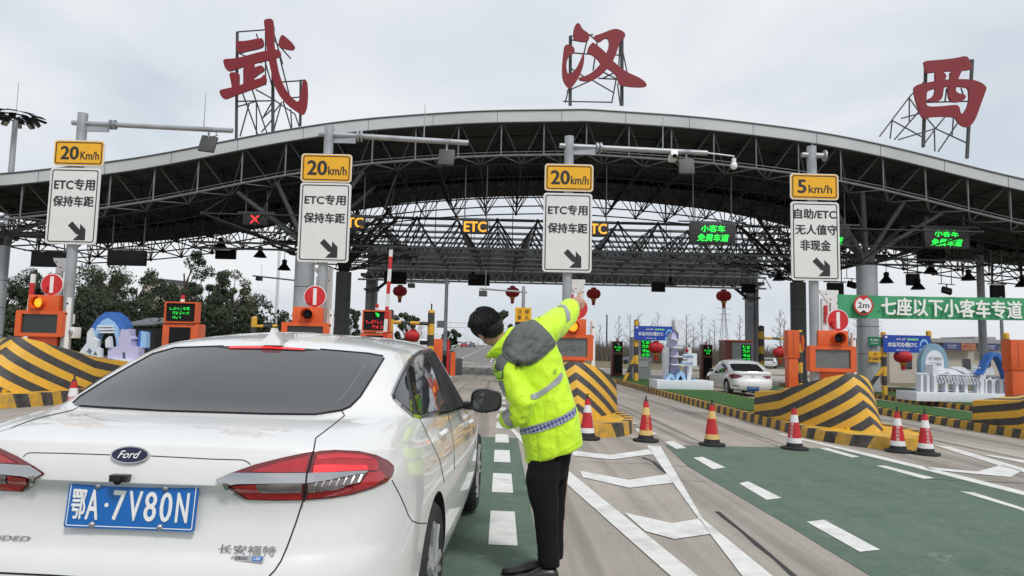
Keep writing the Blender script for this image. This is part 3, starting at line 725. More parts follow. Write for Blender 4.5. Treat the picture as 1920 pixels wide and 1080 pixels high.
def lamp(label, px, py, Y, s=1.0):
    c = P(px, py, Y); t = thing('bell_lamp', label, 'hanging lamp', tuple(c), group='bell lamps hanging from the truss')
    mb = MB(); mb.lathe([(.36*s, -.18*s), (.34*s, -.15*s), (.17*s, .08*s), (.11*s, .16*s), (.13*s, .18*s), (.13*s, .36*s), (.03*s, .40*s)], (0, 0, 0), M_lblk, 16, cap=True); mb.build('lamp_shade', t, smooth=40)
    mb = MB(); mb.cyl((0, 0, .38*s), (0, 0, .38*s+max(.3, zt(c.x)-D-c.z-.4)), .018, M_dsteel, n=5); mb.build('stem', t)
for a in (('bell lamp below the truss right of the small black board', 488, 476, 38), ('bell lamp close to the left column head', 533, 500, 38), ('bell lamp under the truss beside the red cross display', 414, 458, 40), ('bell lamp right of the 5 km/h sign over the green banner', 1662, 524, 36),
          ('bell lamp just below the small black box', 1721, 536, 36), ('bell lamp beneath the green display right of the column', 1745, 506, 36), ('bell lamp in front of the far right pole', 1816, 519, 36), ('bell lamp below the beam beside the third sign', 1257, 530, 47), ('bell lamp cut by the right picture edge under the truss', 1917, 531, 36),
          ('bell lamp on the beam above the worker', 887, 520, 47), ('bell lamp left of the 5 km/h sign bottom corner', 1460, 520, 40)): lamp(*a)
for lb, px, py, Y in (('tilted flat floodlight on a crossbar above the banner', 1775, 545, 34), ('tilted flat floodlight under the truss beside the 5 km/h sign', 1597, 534, 36)):
    c = P(px, py, Y); t = thing('flood_lamp', lb, 'floodlight', tuple(c), group='flat floodlights under the truss')
    mb = MB(); mb.box((0, 0, 0), (.45, .16, .34), M_lblk, rot=Matrix.Rotation(R(-35), 3, 'X') @ Matrix.Rotation(R(22), 3, 'Y')); mb.build('lamp_head', t, bevel=.02)
    mb = MB(); mb.cyl((-.42, 0, .34), (.42, 0, .30), .022, M_dsteel, n=5); mb.cyl((0, 0, .1), (0, 0, .33), .03, M_dsteel, n=5)
    for s in (-.25, .25): mb.cyl((s, 0, .32), (s, 0, max(.6, zt(c.x)-D-c.z)), .02, M_dsteel, n=5)
    mb.build('crossbar', t)
# ================================================================== lane signs on posts
ARROW = [(-.22, .16), (-.13, .25), (.08, .04), (.08, .20), (.22, .06), (.22, -.24), (-.10, -.24), (.04, -.10), (-.03, -.10+.04)]
ARROW = [(-.25, .14), (-.14, .25), (.07, .03), (.07, .19), (.22, .04), (.22, -.25), (-.10, -.25), (.05, -.10), (-.02, -.09)]
M_rsu = mat('antenna_housing', (0.055, 0.058, 0.058), 0.55)
def sign_post(label, pxp, pyt, spx, spy, white, num, unit, lines, arm, rsu, Y=15.5):
    base = P(pxp, 560, Y); x = base.x; top = P(pxp, pyt, Y).z; z0 = gz(x)+.2
    t = thing('sign_post', label, 'road sign', (x, Y, z0), group='lane speed signs on grey posts')
    mb = MB(); mb.cyl((x, Y, z0), (x, Y, top), .105, M_steel, n=18); mb.cyl((x, Y, z0), (x, Y, z0+.06), .2, M_steel, n=14)
    mb.build('pole', t, smooth=40, world=True)
    def plate(nm, cx, cy, w, h, face):
        c = P(cx, cy, Y-.16); mb = MB()
        mb.prism(rrect(w, h, .07), c, UX, UZ, .03, M_white); mb.prism(rrect(w-.035, h-.035, .06), c-UY*.003, UX, UZ, .0, face)
        bw, bh = w-.085, h-.085
        o = mb.build(nm, t, world=True)
        b = MB(); b.prism(rrect(bw, bh, .05), c-UY*.006, UX, UZ, 0, M_ink, holes=[rrect(bw-.045, bh-.045, .035)])
        bo = b.build('border', o, world=True)
        return o, c
    (yx, yy, yw, yh), (wx, wy, ww, wh) = spx, spy
    k = Y/F
    o, c = plate('speed_plate', yx, yy, yw*k, yh*k, M_yellow_sign)
    mb = MB(); w, h = yw*k, yh*k
    mb.text(num, c+Vector((-w*.18 if len(num) > 1 else -w*.26, -.006, 0)), UX, UZ, h*.50, M_ink, bold=.045, w=h*(.66 if len(num) > 1 else .30))
    mb.text(unit, c+Vector((w*.22 if len(num) > 1 else w*.12, -.006, -h*.09)), UX, UZ, h*.31, M_ink, bold=.024, w=w*(.36 if len(num) > 1 else .48))
    mb.build('lettering', o, world=True)
    o, c = plate('lane_plate', wx, wy, ww*k, wh*k, M_white_sign)
    mb = MB(); w, h = ww*k, wh*k
    for s, dx, dz, hh, wd in lines: mb.text(s, c+Vector((dx*w, -.006, dz*h)), UX, UZ, hh*h, M_ink, bold=.036, w=wd*w)
    mb.build('lettering', o, world=True)
    mb = MB(); mb.prism([(a*.83, b*.83) for a, b in ARROW], c+Vector((.12*w, -.007, -.325*h)), UX, UZ, 0, M_ink); mb.build('arrow', o, world=True)
    br = MB()
    for zz in (P(yx, yy, Y).z, P(wx, wy-wh*.35, Y).z, P(wx, wy+wh*.35, Y).z): br.box((x, Y-.12, zz), (.3, .05, .05), M_steel); br.lathe([(.118, -.03), (.118, .03)], (x, Y, zz), M_steel, 14)
    br.build('clamp', t, world=True)
    (ax, ay, ex, ey, dY, r) = arm
    a = P(ax, ay, Y); e = P(ex, ey, Y+dY); a.x = x; mb = MB()
    d = (e-a).normalized(); mb.cyl(a-d*.22, e, r, M_steel, n=12); 
    if (e-a).length > 1: mb.cyl(a+d*.62, a+d*.66, r*2.0, M_steel, n=12); mb.cyl(a+d*.7, a+d*.74, r*2.0, M_steel, n=12); mb.box(a+d*.35+Vector((0, 0, -.10)), (.5, .03, .16), M_steel)
    else: mb.cyl(e, e+d*.03, r*2.2, M_steel, n=12)
    mb.build('arm', t, smooth=40, world=True)
    for (rx, ry, kind) in rsu:
        fx = (rx-ax)/(ex-ax); p = a+(e-a)*min(1, max(0, fx)); q = P(rx, ry, p.y)
        mb = MB()
        if kind == 'box':
            rot = Matrix.Rotation(R(-14), 3, 'X') @ Matrix.Rotation(R(random.uniform(-3, 7)), 3, 'Y')
            mb.box(q, (.36, .07, .39), M_rsu, rot=rot); o = mb.build('lane_antenna', t, world=True, bevel=.02)
            m2 = MB(); m2.cyl(q+Vector((0, .02, .15)), (q.x, p.y, p.z), .022, M_steel, n=6); m2.tube([q+Vector((.05, .03, .17)), q+Vector((.18, .05, .22)), (q.x+.14, p.y, p.z-.03)], .012, M_rubber, 5); m2.box((q.x, p.y, p.z), (.16, .15, .05), M_steel)
            m2.build('bracket', o, world=True)
        elif kind == 'cam':
            mb.box(q, (.15, .30, .13), M_white, rot=Matrix.Rotation(R(-18), 3, 'X')); mb.cyl(q+Vector((0, -.14, -.03)), q+Vector((0, -.19, -.05)), .05, M_lblk, n=10); mb.cyl(q, (q.x, p.y, p.z), .025, M_white, n=6); mb.build('camera', t, world=True)
        elif kind == 'dome':
            mb.ell(q, (.08, .08, .09), M_white, 12, 8); mb.cyl(q, q+UZ*.17, .05, M_white, n=10); mb.cyl((a.x+(e.x-a.x), e.y, e.z), (q.x, e.y, e.z-.06), .02, M_steel, n=5); mb.cyl(q+UZ*.15, (q.x, e.y, e.z-.05), .02, M_steel, n=5); mb.build('dome_camera', t, world=True, smooth=40)
        elif kind == 'rod':
            mb.tube([(q.x, p.y, p.z), (q.x, p.y, q.z)], [.014, .007], M_steel, 5); mb.build('whip_aerial', t, world=True)
    return t
L1 = [('ETC专用', 0, .285, .125, .80), ('保持车距', 0, .055, .125, .80)]
L1a = [('ETC专用', 0, .28, .145, .80), ('保持车距', 0, .06, .135, .80)]
L2 = [('自助/ETC', 0, .345, .125, .86), ('无人值守', 0.02, .145, .125, .86), ('非现金', 0, -.055, .135, .62)]
sign_post('leftmost speed sign, tilted 20 Km/h over white ETC plate', 129, 212, (148, 287, 94, 49), (137, 386, 93, 144), True, '20', 'Km/h', L1a, (155, 231, 436, 245, 0.0, .055), [(390, 270, 'box'), (386, 176, 'rod')])
sign_post('20 km/h speed sign above the sedan roof, beside the left column', 603, 236, (612, 315, 95, 54), (608, 417, 95, 150), True, '20', 'km/h', L1, (618, 252, 878, 268, 0.3, .062), [(837, 295, 'box'), (797, 196, 'rod')])
sign_post('20 km/h speed sign directly above the raised hand of the worker', 1063, 256, (1067, 333, 92, 52), (1064, 436, 92, 150), True, '20', 'km/h', L1, (1066, 274, 1326, 287, .3, .058), [(1287, 312, 'box'), (1262, 293, 'cam'), (1376, 311, 'dome'), (1243, 216, 'rod')])
sign_post('5 km/h speed sign over the self-service lane plate above the big barrier', 1526, 275, (1527, 350, 92, 50), (1529, 452, 92, 150), True, '5', 'km/h', L2, (1521, 291, 1545, 292, 0, .058), [(1523, 266, 'rod')])
# ================================================================== equipment on the islands
def axis_disc(mb, c, r, th, m, n=28): mb.lathe([(r, -th/2), (r, th/2)], c, m, n, axis='Y', cap=True)
def led_row(mb, cx, y, cz, n, ch, m, gap=1.25, fill=.5, seed=0):
    """a row of n unreadable lit characters, each a scatter of small lamps"""
    rg = random.Random(seed); u = ch/5
    for i in range(n):
        x0 = cx+(i-(n-1)/2)*ch*gap
        for a in range(5):
            for b in range(5):
                if rg.random() < fill: mb.box((x0+(a-2)*u, y, cz+(b-2)*u), (u*.86, .004, u*.86), m)
def kiosk(label, px, lamp_lit, Y=15.4, sx=0.0, lx=0.0, dx=0.02):
    x = P(px, 600, Y).x; z0 = gz(x)+.23
    t = thing('lane_signal_kiosk', label, 'toll kiosk', (x, Y, z0), group='orange lane signal kiosks with no-entry discs')
    H = 1.33
    mb = MB(); mb.bb(-.30, .34, .02, .42, 0, H+.17+.02*0, M_orange); mb.bb(-.34, .38, -.02, .46, 0, .10, M_blk); mb.build('cabinet', t, bevel=.015)
    mb = MB(); w, h = 1.02, .56; zc = H-.03
    fr = rrect(w, h, .03); inn = [(a*.76+.0, b*.72) for a, b in rrect(w, h, .02)]
    mb.prism(fr, (.0, -.10, zc), UX, UZ, .20, M_orange, holes=[inn]); mb.bb(-w/2+.02, w/2-.02, .06, .098, zc-h/2+.02, zc+h/2-.02, M_orange)
    o = mb.build('screen_box', t)
    m2 = MB(); m2.bb(-w*.38, w*.38, -.055, -.02, zc-h*.36, zc+h*.36, M_screen if not sx else M_gscreen); m2.build('screen', o)
    if sx == .5:
        m2 = MB(); led_row(m2, 0, -.058, zc-.03, 4, .12, mat('dim_led', (.07, .13, .11), .4, var=0), fill=.6); m2.build('lamp_dots', o)
    mb = MB(); zl = zc+h/2+.17; mb.bb(-.32+dx, .34+dx, -.06, .30, zc+h/2, zl+.17, M_orange); o = mb.build('lamp_box', t, bevel=.012)
    m2 = MB(); lxx = lx+dx
    axis_disc(m2, (lxx, -.075, zl), .115, .03, M_orange if not lamp_lit else M_orange)
    m2.lathe([(.13, -.20), (.135, -.06)], (lxx, 0, zl), M_orange, 24, axis='Y'); m2.build('lamp_hood', o, smooth=40)
    m2 = MB(); m2.ell((lxx, -.085, zl), (.105, .035, .105), M_amber_lamp if lamp_lit else M_lblk, 20, 8); m2.build('lamp_lens', o, smooth=60)
    zd = zl+.40; mb = MB(); xd = .14+dx
    axis_disc(mb, (xd, .0, zd), .245, .03, M_white, 36); axis_disc(mb, (xd, -.006, zd), .228, .03, M_red, 36); o = mb.build('no_entry_sign', t, smooth=30)
    m2 = MB(); m2.box((xd+.0, -.025, zd), (.075, .01, .36), M_white); m2.build('white_bar', o)
    mb = MB(); mb.cyl((xd-.12, .05, zl+.15), (xd-.12, .05, zl+.25), .055, M_whiteink, n=12); mb.cyl((xd-.12, -.06, zl+.25), (xd-.12, -.06, zl+.37), .05, M_red, n=12); mb.build('beacon', t, smooth=40)
    mb = MB(); mb.cyl((.52, .05, 0), (.52, .05, H+.55), .055, M_white, n=12); mb.ell((.52, -.01, H+.42), (.02, .012, .02), M_lblk, 8, 5); mb.ell((.52, -.01, H+.2), (.02, .012, .02), M_lblk, 8, 5)
    mb.build('sensor_tube', t, smooth=40)
    return t
kiosk('orange signal kiosk at the left edge with a lit amber lamp', 79, True, lx=-.06)
kiosk('orange signal kiosk half hidden by the sedan roof, lamp unlit', 575, False, lx=.02)
kiosk('orange signal kiosk just right of the worker, amber lamp lit', 1068, True, sx=.5, lx=.05)
kiosk('orange signal kiosk with a plain grey screen above the big barrier', 1557, False, sx=1, lx=.10)
def gate_mast(label, px, top, Y=16.2):
    x = P(px, 560, Y).x; z0 = gz(x)+.23; zt_ = P(px, top, Y).z-z0
    t = thing('barrier_mast', label, 'barrier mast', (x, Y, z0), group='white masts beside the no-entry discs')
    mb = MB(); mb.bb(-.16, -.03, 0, .10, 0, zt_-.2, M_white); mb.bb(.05, .20, 0, .12, 0, zt_-.12, M_white); mb.build('mast', t)
    mb = MB(); mb.prism([(-.22, 0), (.22, 0), (.22, -.08), (.06, -.30), (-.02, -.30), (-.20, -.07)], (0, -.02, zt_), UX, UZ, .06, M_white)
    for a, b in ((.0, -.22), (.16, -.3), (-.1, -.1)): axis_disc(mb, (a, -.085, zt_+b), .015, .02, M_lblk, 8)
    mb.build('bracket_plate', t)
    mb = MB(); mb.bb(-.12, -.05, -.05, -.01, zt_-.75, zt_-.36, M_red); mb.build('red_marker', t)
gate_mast('white mast with bracket beside the leftmost sign post', 113, 484)
gate_mast('white mast with bracket right of the left round column', 604, 502)
gate_mast('white mast with bracket directly behind the raised hand', 1079, 524)
gate_mast('white mast with bracket at the left end of the green banner', 1554, 544)
def arm_gate(label, px, ytop, ybot, Y):
    a = P(px, ybot, Y); b = P(px, ytop, Y); L = (b-a).length; z0 = gz(a.x)+.22
    t = thing('barrier_gate', label, 'barrier gate', (a.x, Y, z0), group='raised red and white gate arms')
    mb = MB(); mb.bb(-.17, .17, -.17, .17, 0, .98, M_orange); mb.build('gate_cabinet', t, bevel=.02)
    mb = MB(); mb.M = Matrix.Translation((0, -.2, .85)) @ Matrix.Rotation(.035, 4, 'Y'); mb.box((0, 0, (b.z-z0-.85)/2), (.11, .06, b.z-z0-.85), M_gate); o = mb.build('gate_arm', t)
arm_gate('raised red and white gate arm above the red text kiosk', 724, 470, 590, 22.6)
arm_gate('raised red and white gate arm at the far left edge', 62, 515, 590, 19.0)
def led_kiosk(label, px, py, w, h, Y, txt, led, base_w=1.0):
    c = P(px, py, Y); z0 = gz(c.x)+.22
    t = thing('payment_kiosk', label, 'payment kiosk', (c.x, Y, z0), group='orange payment kiosks with LED text'); zc = c.z-z0
    mb = MB(); mb.prism(rrect(w, h, .03), (0, -.1, zc), UX, UZ, .3, M_orange, holes=[[(a*.9, b*.86) for a, b in rrect(w, h, .02)]]); mb.bb(-w*.46, w*.46, .1, .14, zc-h*.45, zc+h*.45, M_orange); o = mb.build('display_box', t)
    m2 = MB(); m2.bb(-w*.455, w*.455, -.06, .0, zc-h*.44, zc+h*.44, M_lblk); m2.build('display', o)
    m2 = MB()
    for k, (s, dx, dz, hh, mm) in enumerate(txt):
        if s == 'arrow': m2.prism([(a*.28, b*.28) for a, b in ARROW], (dx*w, -.064, zc+dz*h), UX, UZ, 0, mm)
        else: led_row(m2, dx*w, -.064, zc+dz*h, s, hh*h, mm, fill=.42, seed=k)
    m2.build('lamp_dots', o)
    mb = MB(); mb.bb(-w*.55, w*.55, -.05, .5, 0, zc-h/2-.02, M_orange); mb.build('cabinet', t, bevel=.02)
    mb = MB(); mb.bb(-w*.33, w*.33, -.06, -.03, zc-h/2-.85, zc-h/2-.12, M_lblk); mb.build('service_screen', t)
    mb = MB(); mb.cyl((0, 0, zc+h/2), (0, 0, zc+h/2+.08), .06, M_whiteink, n=12); mb.cyl((0, 0, zc+h/2+.08), (0, 0, zc+h/2+.20), .055, M_red, n=12); mb.build('beacon', t, smooth=40)
led_kiosk('orange payment kiosk with green LED text beside the lilac gate tower', 341, 586, .93, .62, 20.7, [(6, -.05, .18, .13, M_green_led), (5, .0, -.03, .13, M_green_led), (3, -.12, -.24, .12, M_green_led)], M_green_led)
led_kiosk('orange payment kiosk with red LED text under the raised gate arm', 706, 602, .92, .72, 23.5, [(5, .02, -.03, .17, M_red_led), (3, .06, -.27, .15, M_red_led), ('arrow', .03, .3, .2, M_green_led)], M_red_led)
def slim_kiosk(label, px, ytop, ybase, Y, w=.62):
    c = P(px, ytop, Y); z0 = gz(c.x)+.22; H = c.z-z0
    t = thing('card_kiosk', label, 'card kiosk', (c.x, Y, z0), group='slim dark card kiosks beyond the turf')
    mb = MB(); mb.bb(-w/2, w/2, 0, .6, 0, H, mat('brown_enamel', (.16, .035, .025), .45)); mb.build('cabinet', t, bevel=.02)
    mb = MB(); mb.bb(-w*.34, w*.42, -.03, -.001, H*.08, H*.62, M_lblk); mb.build('service_screen', t)
    mb = MB(); mb.bb(-w*.34, w*.42, -.03, -.001, H*.70, H*.97, M_lblk); o = mb.build('display', t)
    m2 = MB(); led_row(m2, .02, -.034, H*.83, 3, .10, M_green_led, seed=4); led_row(m2, .02, -.034, H*.75, 2, .10, M_green_led, seed=5); m2.prism([(q*.28, r*.28) for q, r in ARROW], (.04, -.034, H*.92), UX, UZ, 0, M_whiteink); m2.build('lamp_dots', o)
    mb = MB(); mb.cyl((0, .2, H), (0, .2, H+.18), .05, M_red, n=10); mb.build('beacon', t, smooth=40)
slim_kiosk('slim dark card kiosk left of the first blue sign', 1158, 640, 700, 41, .62)
slim_kiosk('slim dark card kiosk touching the nose of the small white sedan', 1326, 646, 700, 41, .60)
def booth_panel(label, px, ytop, Y, w, col, shade):
    c = P(px, ytop, Y); z0 = gz(c.x)+.22; H = c.z-z0
    t = thing('lane_cabinet', label, 'lane cabinet', (c.x, Y, z0), group='grey lane cabinets with green LED columns')
    mb = MB(); mb.bb(-w/2, w/2, 0, .9, 0, H, mat('grey_cabinet', (.23, .25, .25), .5, dirt=.2)); mb.build('cabinet', t, bevel=.02)
    if shade: mb = MB(); mb.bb(-w/2-.35, w/2+.02, .05, 1.2, 0, H+.05, mat('brown_enamel', (.16, .035, .025), .45)); mb.bb(-w/2-.38, w/2+.05, -.1, 1.25, H+.05, H+.12, M_orange); mb.build('rear_booth', t)
    mb = MB(); mb.bb(-.02, w*.44, -.03, -.001, H-1.02, H-.12, M_lblk); o = mb.build('display', t)
    m2 = MB()
    for k in range(4): led_row(m2, w*.11, -.034, H-.25-.22*k, 1, .16, M_green_led, fill=.6, seed=k); led_row(m2, w*.32, -.034, H-.25-.22*k, 1, .16, M_green_led, fill=.6, seed=k+9)
    m2.build('lamp_dots', o)
    mb = MB()
    for z in (H*.30, H*.48): mb.bb(-w*.3, w*.36, -.02, -.001, z, z+.3, M_steel)
    mb.build('vent_panel', t)
booth_panel('grey cabinet with green LED columns behind the first blue sign', 1203, 632, 36, .95, 0, False)
booth_panel('grey cabinet with brown booth and green LED columns above the small white sedan', 1391, 642, 38, 1.05, 0, True)
def band_post(label, px, ytop, ybase, Y, r=.11, brace=None, spike=False):
    c = P(px, ytop, Y); z0 = gz(c.x)+.18; H = c.z-z0
    t = thing('guard_post', label, 'guard post', (c.x, Y, z0), group='yellow and black banded guard posts')
    mb = MB(); mb.cyl((0, 0, 0), (0, 0, H), r, M_post, n=18); mb.ell((0, 0, H), (r, r, r*.5), M_post, 18, 6)
    mb.build('post', t, smooth=40)
    if brace: mb = MB(); mb.cyl((0, 0, H*.45), (brace, .1, 0), r*.8, M_post, n=12); mb.build('brace', t, smooth=40)
    if spike: mb = MB(); mb.cyl((0, 0, H), (0, 0, H+.3), .03, M_dsteel, n=6); mb.build('spike', t)
    return t
band_post('yellow and black banded post left of the first blue sign', 1193, 601, 717, 34, brace=-.55)
band_post('yellow and black banded post just right of the orange gate cabinet', 1499, 621, 735, 29, brace=-.55)
band_post('yellow and black banded post at the left end of the second blue sign', 1656, 624, 738, 31, brace=-.9)
band_post('yellow and black banded post at the right end of the second blue sign', 1741, 622, 720, 31, brace=-.7)
band_post('yellow and black banded post near the right edge by the orange gate cabinet', 1886, 626, 745, 27)
band_post('yellow and black banded post with a spike right of the sedan roof', 809, 584, 690, 27, .13, spike=True)
band_post('yellow and black banded post among the trees by the second kiosk', 477, 596, 660, 27, .11)
band_post('yellow and black banded post at the dark gantry column over the small sedan', 1427, 613, 700, 40, .17)
band_post('yellow and black banded post at the edge of the red text kiosk', 733, 583, 660, 24, .10)
band_post('yellow and black banded post behind the head of the worker', 972, 583, 660, 30, .13)
def rail(label, p, q, Y, r=.07, name='height_bar'):
    a, b = P(*p, Y), P(*q, Y); t = thing(name, label, 'height bar', tuple(a), group='banded height bars between guard posts')
    mb = MB(); mb.cyl((0, 0, 0), b-a, r, M_bar, n=10); mb.build('bar', t, smooth=40)
    mb = MB(); mb.cyl((b-a)*.98, b-a, r*1.4, M_dsteel, n=10); mb.build('end_clamp', t)
rail('banded bar running from the red text kiosk to the spiked post', (735, 604), (804, 607), 26.9)
rail('banded bar between the dark gantry column and the orange gate cabinet', (1434, 634), (1494, 636), 33, .06)
rail('banded bar in front of the trees left of the second kiosk', (477, 612), (522, 611), 27, .06)
def gate_box(label, px, ytop, Y, w, depth=.4):
    c = P(px, ytop, Y); z0 = gz(c.x)+.2; H = c.z-z0
    t = thing('gate_cabinet', label, 'gate cabinet', (c.x, Y, z0), group='tall orange gate cabinets')
    mb = MB(); mb.bb(-w/2, w/2, 0, depth, 0, H*.56, M_orange); mb.build('lower_case', t, bevel=.02)
    mb = MB(); mb.bb(-w/2-.03, w/2+.05, -.03, depth+.03, H*.56, H, M_orange); mb.bb(-.012, .012, -.035, -.028, H*.6, H*.97, M_blk); mb.build('upper_case', t, bevel=.02)
    mb = MB(); mb.cyl((w/2, .1, H*.78), (w/2+.28, .05, H*.82), .045, M_orange, n=8); mb.cyl((w/2+.2, .05, H*.68), (w/2+.2, .05, H*.92), .06, M_orange, n=8); mb.build('hinge_arm', t)
gate_box('tall orange gate cabinet between the small sedan and the big barrier', 1487, 619, 27.5, .37)
gate_box('tall orange gate cabinet at the right edge behind the arcade display', 1907, 637, 23.5, .42)
# ---- green banner and blue hanging signs
M_banner = mat('green_banner', (0.045, 0.30, 0.135), 0.6, var=0.06, scale=1.5)
t = thing('banner', 'long green banner with white characters and a 2m height mark', 'banner', tuple(P(1740, 577, 22)))
def bn(px, py): return P(px, py, 22.0)
mb = MB(); N = 40; vs = []
for i in range(N+1):
    px = 1564+(2010-1564)*i/N; f = (px-1564)/356
    yt_, yb = 551+9.5*f+1.2*math.sin(f*5), 596.5+4.5*f
    for k in range(5):
        p = bn(px, yt_+(yb-yt_)*k/4); vs.append(p+UY*(.035*math.sin(i*.9+k)+.03*math.sin(i*.35)))
mb.add(vs, [(i*5+k, i*5+k+1, (i+1)*5+k+1, (i+1)*5+k) for i in range(N) for k in range(4)], M_banner); o = mb.build('cloth', t, smooth=180, world=True)
mb = MB(); kx = 22/F; ux = (bn(1900, 582.5)-bn(1640, 575)).normalized(); c = bn(1780, 578)-UY*.12
mb.text('七座以下小客车专道', c, ux, UZ, 33*kx, M_whiteink, w=267*kx, bold=.03)
mb.build('lettering', o, world=True)
mb = MB(); c = bn(1616, 572.5)-UY*.10; mb.prism(circ(18.5*kx), c, UX, UZ, .01, M_red); mb.prism(circ(15.3*kx), c-UY*.003, UX, UZ, .0, M_whiteink)
mb.prism([(-9*kx, 16*kx), (9*kx, 16*kx), (0, 9*kx)], c-UY*.005, UX, UZ, 0, M_red); mb.prism([(-8*kx, -15*kx), (0, -9*kx), (8*kx, -15*kx)], c-UY*.005, UX, UZ, 0, M_ink)
mb.text('2m', c-UY*.006, UX, UZ, 10.5*kx, M_ink, w=21*kx, bold=.03); mb.build('height_mark', o, world=True)
mb = MB()
for (px, py) in ((1564, 552), (1564, 596)): mb.cyl(bn(px, py), (P(1554, 560, 16.4)), .012, M_dsteel, n=5)
mb.build('tie_rope', t, world=True)
M_blue = mat('blue_sign_face', (0.012, 0.055, 0.36), 0.4, var=0.1)
M_lblue = mat('light_blue_print', (0.20, 0.48, 0.72), 0.45, var=0.05)
M_mint = mat('mint_print', (0.20, 0.50, 0.30), 0.5, var=0)
def blue_sign(label, px, py, w, h, Y):
    c = P(px, py, Y); t = thing('service_sign', label, 'sign', tuple(c), group='blue service signs hung on guard posts')
    mb = MB(); mb.prism(rrect(w, h, .02), (0, -.2, 0), UX, UZ, .05, M_blue); o = mb.build('sign_panel', t)
    mb = MB(); f = -.204
    mb.text('本站可办理ETC', (-.10*w, f, -.05*h), UX, UZ, .27*h, M_whiteink, w=.62*w, bold=.02)
    led_row(mb, -.13*w, f, .27*h, 4, .12*h, M_whiteink, 1.1, .55, 3); mb.prism(rrect(.24*w, .12*h, .02), (.12*w, f, .27*h), UX, UZ, 0, M_mint)
    led_row(mb, -.1*w, f, -.36*h, 9, .075*h, M_whiteink, 1.15, .55, 5); mb.prism(circ(.045*h*1.5), (-.44*w, f, .38*h), UX, UZ, 0, M_whiteink); mb.build('lettering', o)
    mb = MB(); ar = [(.27*h*math.cos(R(a)), .42*h*math.sin(R(a))) for a in range(0, 181, 12)]; ar2 = [(a*.7, b*.7) for a, b in ar[::-1]]
    mb.prism(ar+ar2, (.36*w, f, -.12*h), UX, UZ, 0, M_lblue)
    for k in range(4): mb.prism(rrect(.05*w, .22*h, .01), (.28*w+.05*w*k, f-.001, -.36*h), UX, UZ, 0, M_lblue)
    mb.build('bridge_print', o)
blue_sign('blue service sign left of the tall tower display', 1226, 625, 1.95, .68, 34)
blue_sign('blue service sign under the green banner', 1696, 645, 2.1, .76, 31)
def plate(label, px, py, w, h, Y, face, txt, ink, cat='sign', name='column_sign'):
    c = P(px, py, Y); t = thing(name, label, cat, tuple(c)); mb = MB(); mb.prism(rrect(w, h, .02), (0, 0, 0), UX, UZ, .03, face); o = mb.build('sign_panel', t)
    mb = MB()
    for s, dz, hh, ww in txt:
        if isinstance(s, int): led_row(mb, 0, -.004, dz*h, s, hh*h, ink, 1.15, .6, s)
        else: mb.text(s, (0, -.004, dz*h), UX, UZ, hh*h, ink, w=ww*w, bold=.012)
    mb.build('lettering', o); mb = MB(); mb.bb(-w*.3, w*.3, .031, .09, -.03, .03, M_steel); mb.build('bracket', t)
M_dgreen = mat('dark_green_sign', (0.012, 0.16, 0.085), 0.45)
plate('small green plate on the grey branching column', 1640, 640, .62, .44, 33.1, M_dgreen, [(4, .15, .2, 0), (6, -.2, .12, 0)], M_whiteink)
plate('yellow plate low on the grey branching column', 1641, 669, .62, .5, 33.12, M_yel, [(4, -.15, .26, 0), (1, .22, .25, 0)], M_ink)
plate('yellow turn-around warning plate on a pole behind the worker', 981, 590, .68, .60, 29.5, M_yellow_sign, [('注  掉', .22, .32, .72), ('意  头', -.2, .32, .72)], M_ink, name='warning_sign')
# ---- lanterns
def lantern(label, px, py, w, Y, hang):
    c = P(px, py, Y); k = w/2
    t = thing('red_lantern', label, 'lantern', tuple(c), group='red lanterns at the toll plaza')
    mb = MB(); n = 26; prof = [(.30, -.78), (.62, -.70), (.88, -.42), (1.0, 0), (.88, .42), (.62, .70), (.30, .78)]
    rings = []
    pf = np.array(prof); zz = np.linspace(-.78, .78, 13); rr = np.interp(zz, pf[:, 1], pf[:, 0]); rr = np.where(abs(zz) < .75, np.sqrt(np.clip(1-(zz/.93)**2, 0, 1)), rr)
    for r, z in zip(rr, zz): rings.append([Vector((k*r*(1-.05*(i % 2))*math.cos(2*math.pi*i/(2*n)), k*r*(1-.05*(i % 2))*math.sin(2*math.pi*i/(2*n)), z*k*.90)) for i in range(2*n)])
    mb.loft(rings, M_lred); mb.build('lantern_body', t)
    mb = MB()
    for s in (-1, 1): mb.cyl((0, 0, s*k*.70), (0, 0, s*k*.88), k*.38, M_lred if s > 0 else M_gold, n=14)
    mb.build('cap_ring', t)
    mb = MB(); mb.lathe([(k*.30, -k*.8), (k*.26, -k*1.0), (k*.22, -k*1.6)], (0, 0, 0), M_lred, 12, cap=True); mb.lathe([(k*.27, -k*1.02), (k*.25, -k*1.12)], (0, 0, 0), M_gold, 12); mb.build('tassel', t)
    mb = MB(); mb.cyl((0, 0, k*.85), (0, 0, hang), .012, M_dsteel, n=5); mb.build('hanging_cord', t)
for a in (('red lantern hanging under the beam beside the raised gate arm', 750, 546, .95, 47, 2.2), ('red lantern hanging under the beam above the head of the worker', 961, 548, .95, 47, 2.2), ('red lantern hanging just right of the pointing hand', 1113, 551, .95, 47, 2.2), ('red lantern hanging alone above the lattice pylon', 1357, 555, 1.0, 47, 2.2),
          ('red lantern low above the sedan roof beside the spiked post', 773, 630, .58, 26.9, .5), ('red lantern below the first blue sign', 1230, 652, .74, 34, .6), ('red lantern left of the orange gate cabinet', 1463, 661, .62, 31, .5), ('red lantern below the second blue sign', 1693, 669, .74, 31, .5), ('red lantern cut by the right picture edge', 1921, 671, .6, 26, .5)): lantern(*a)
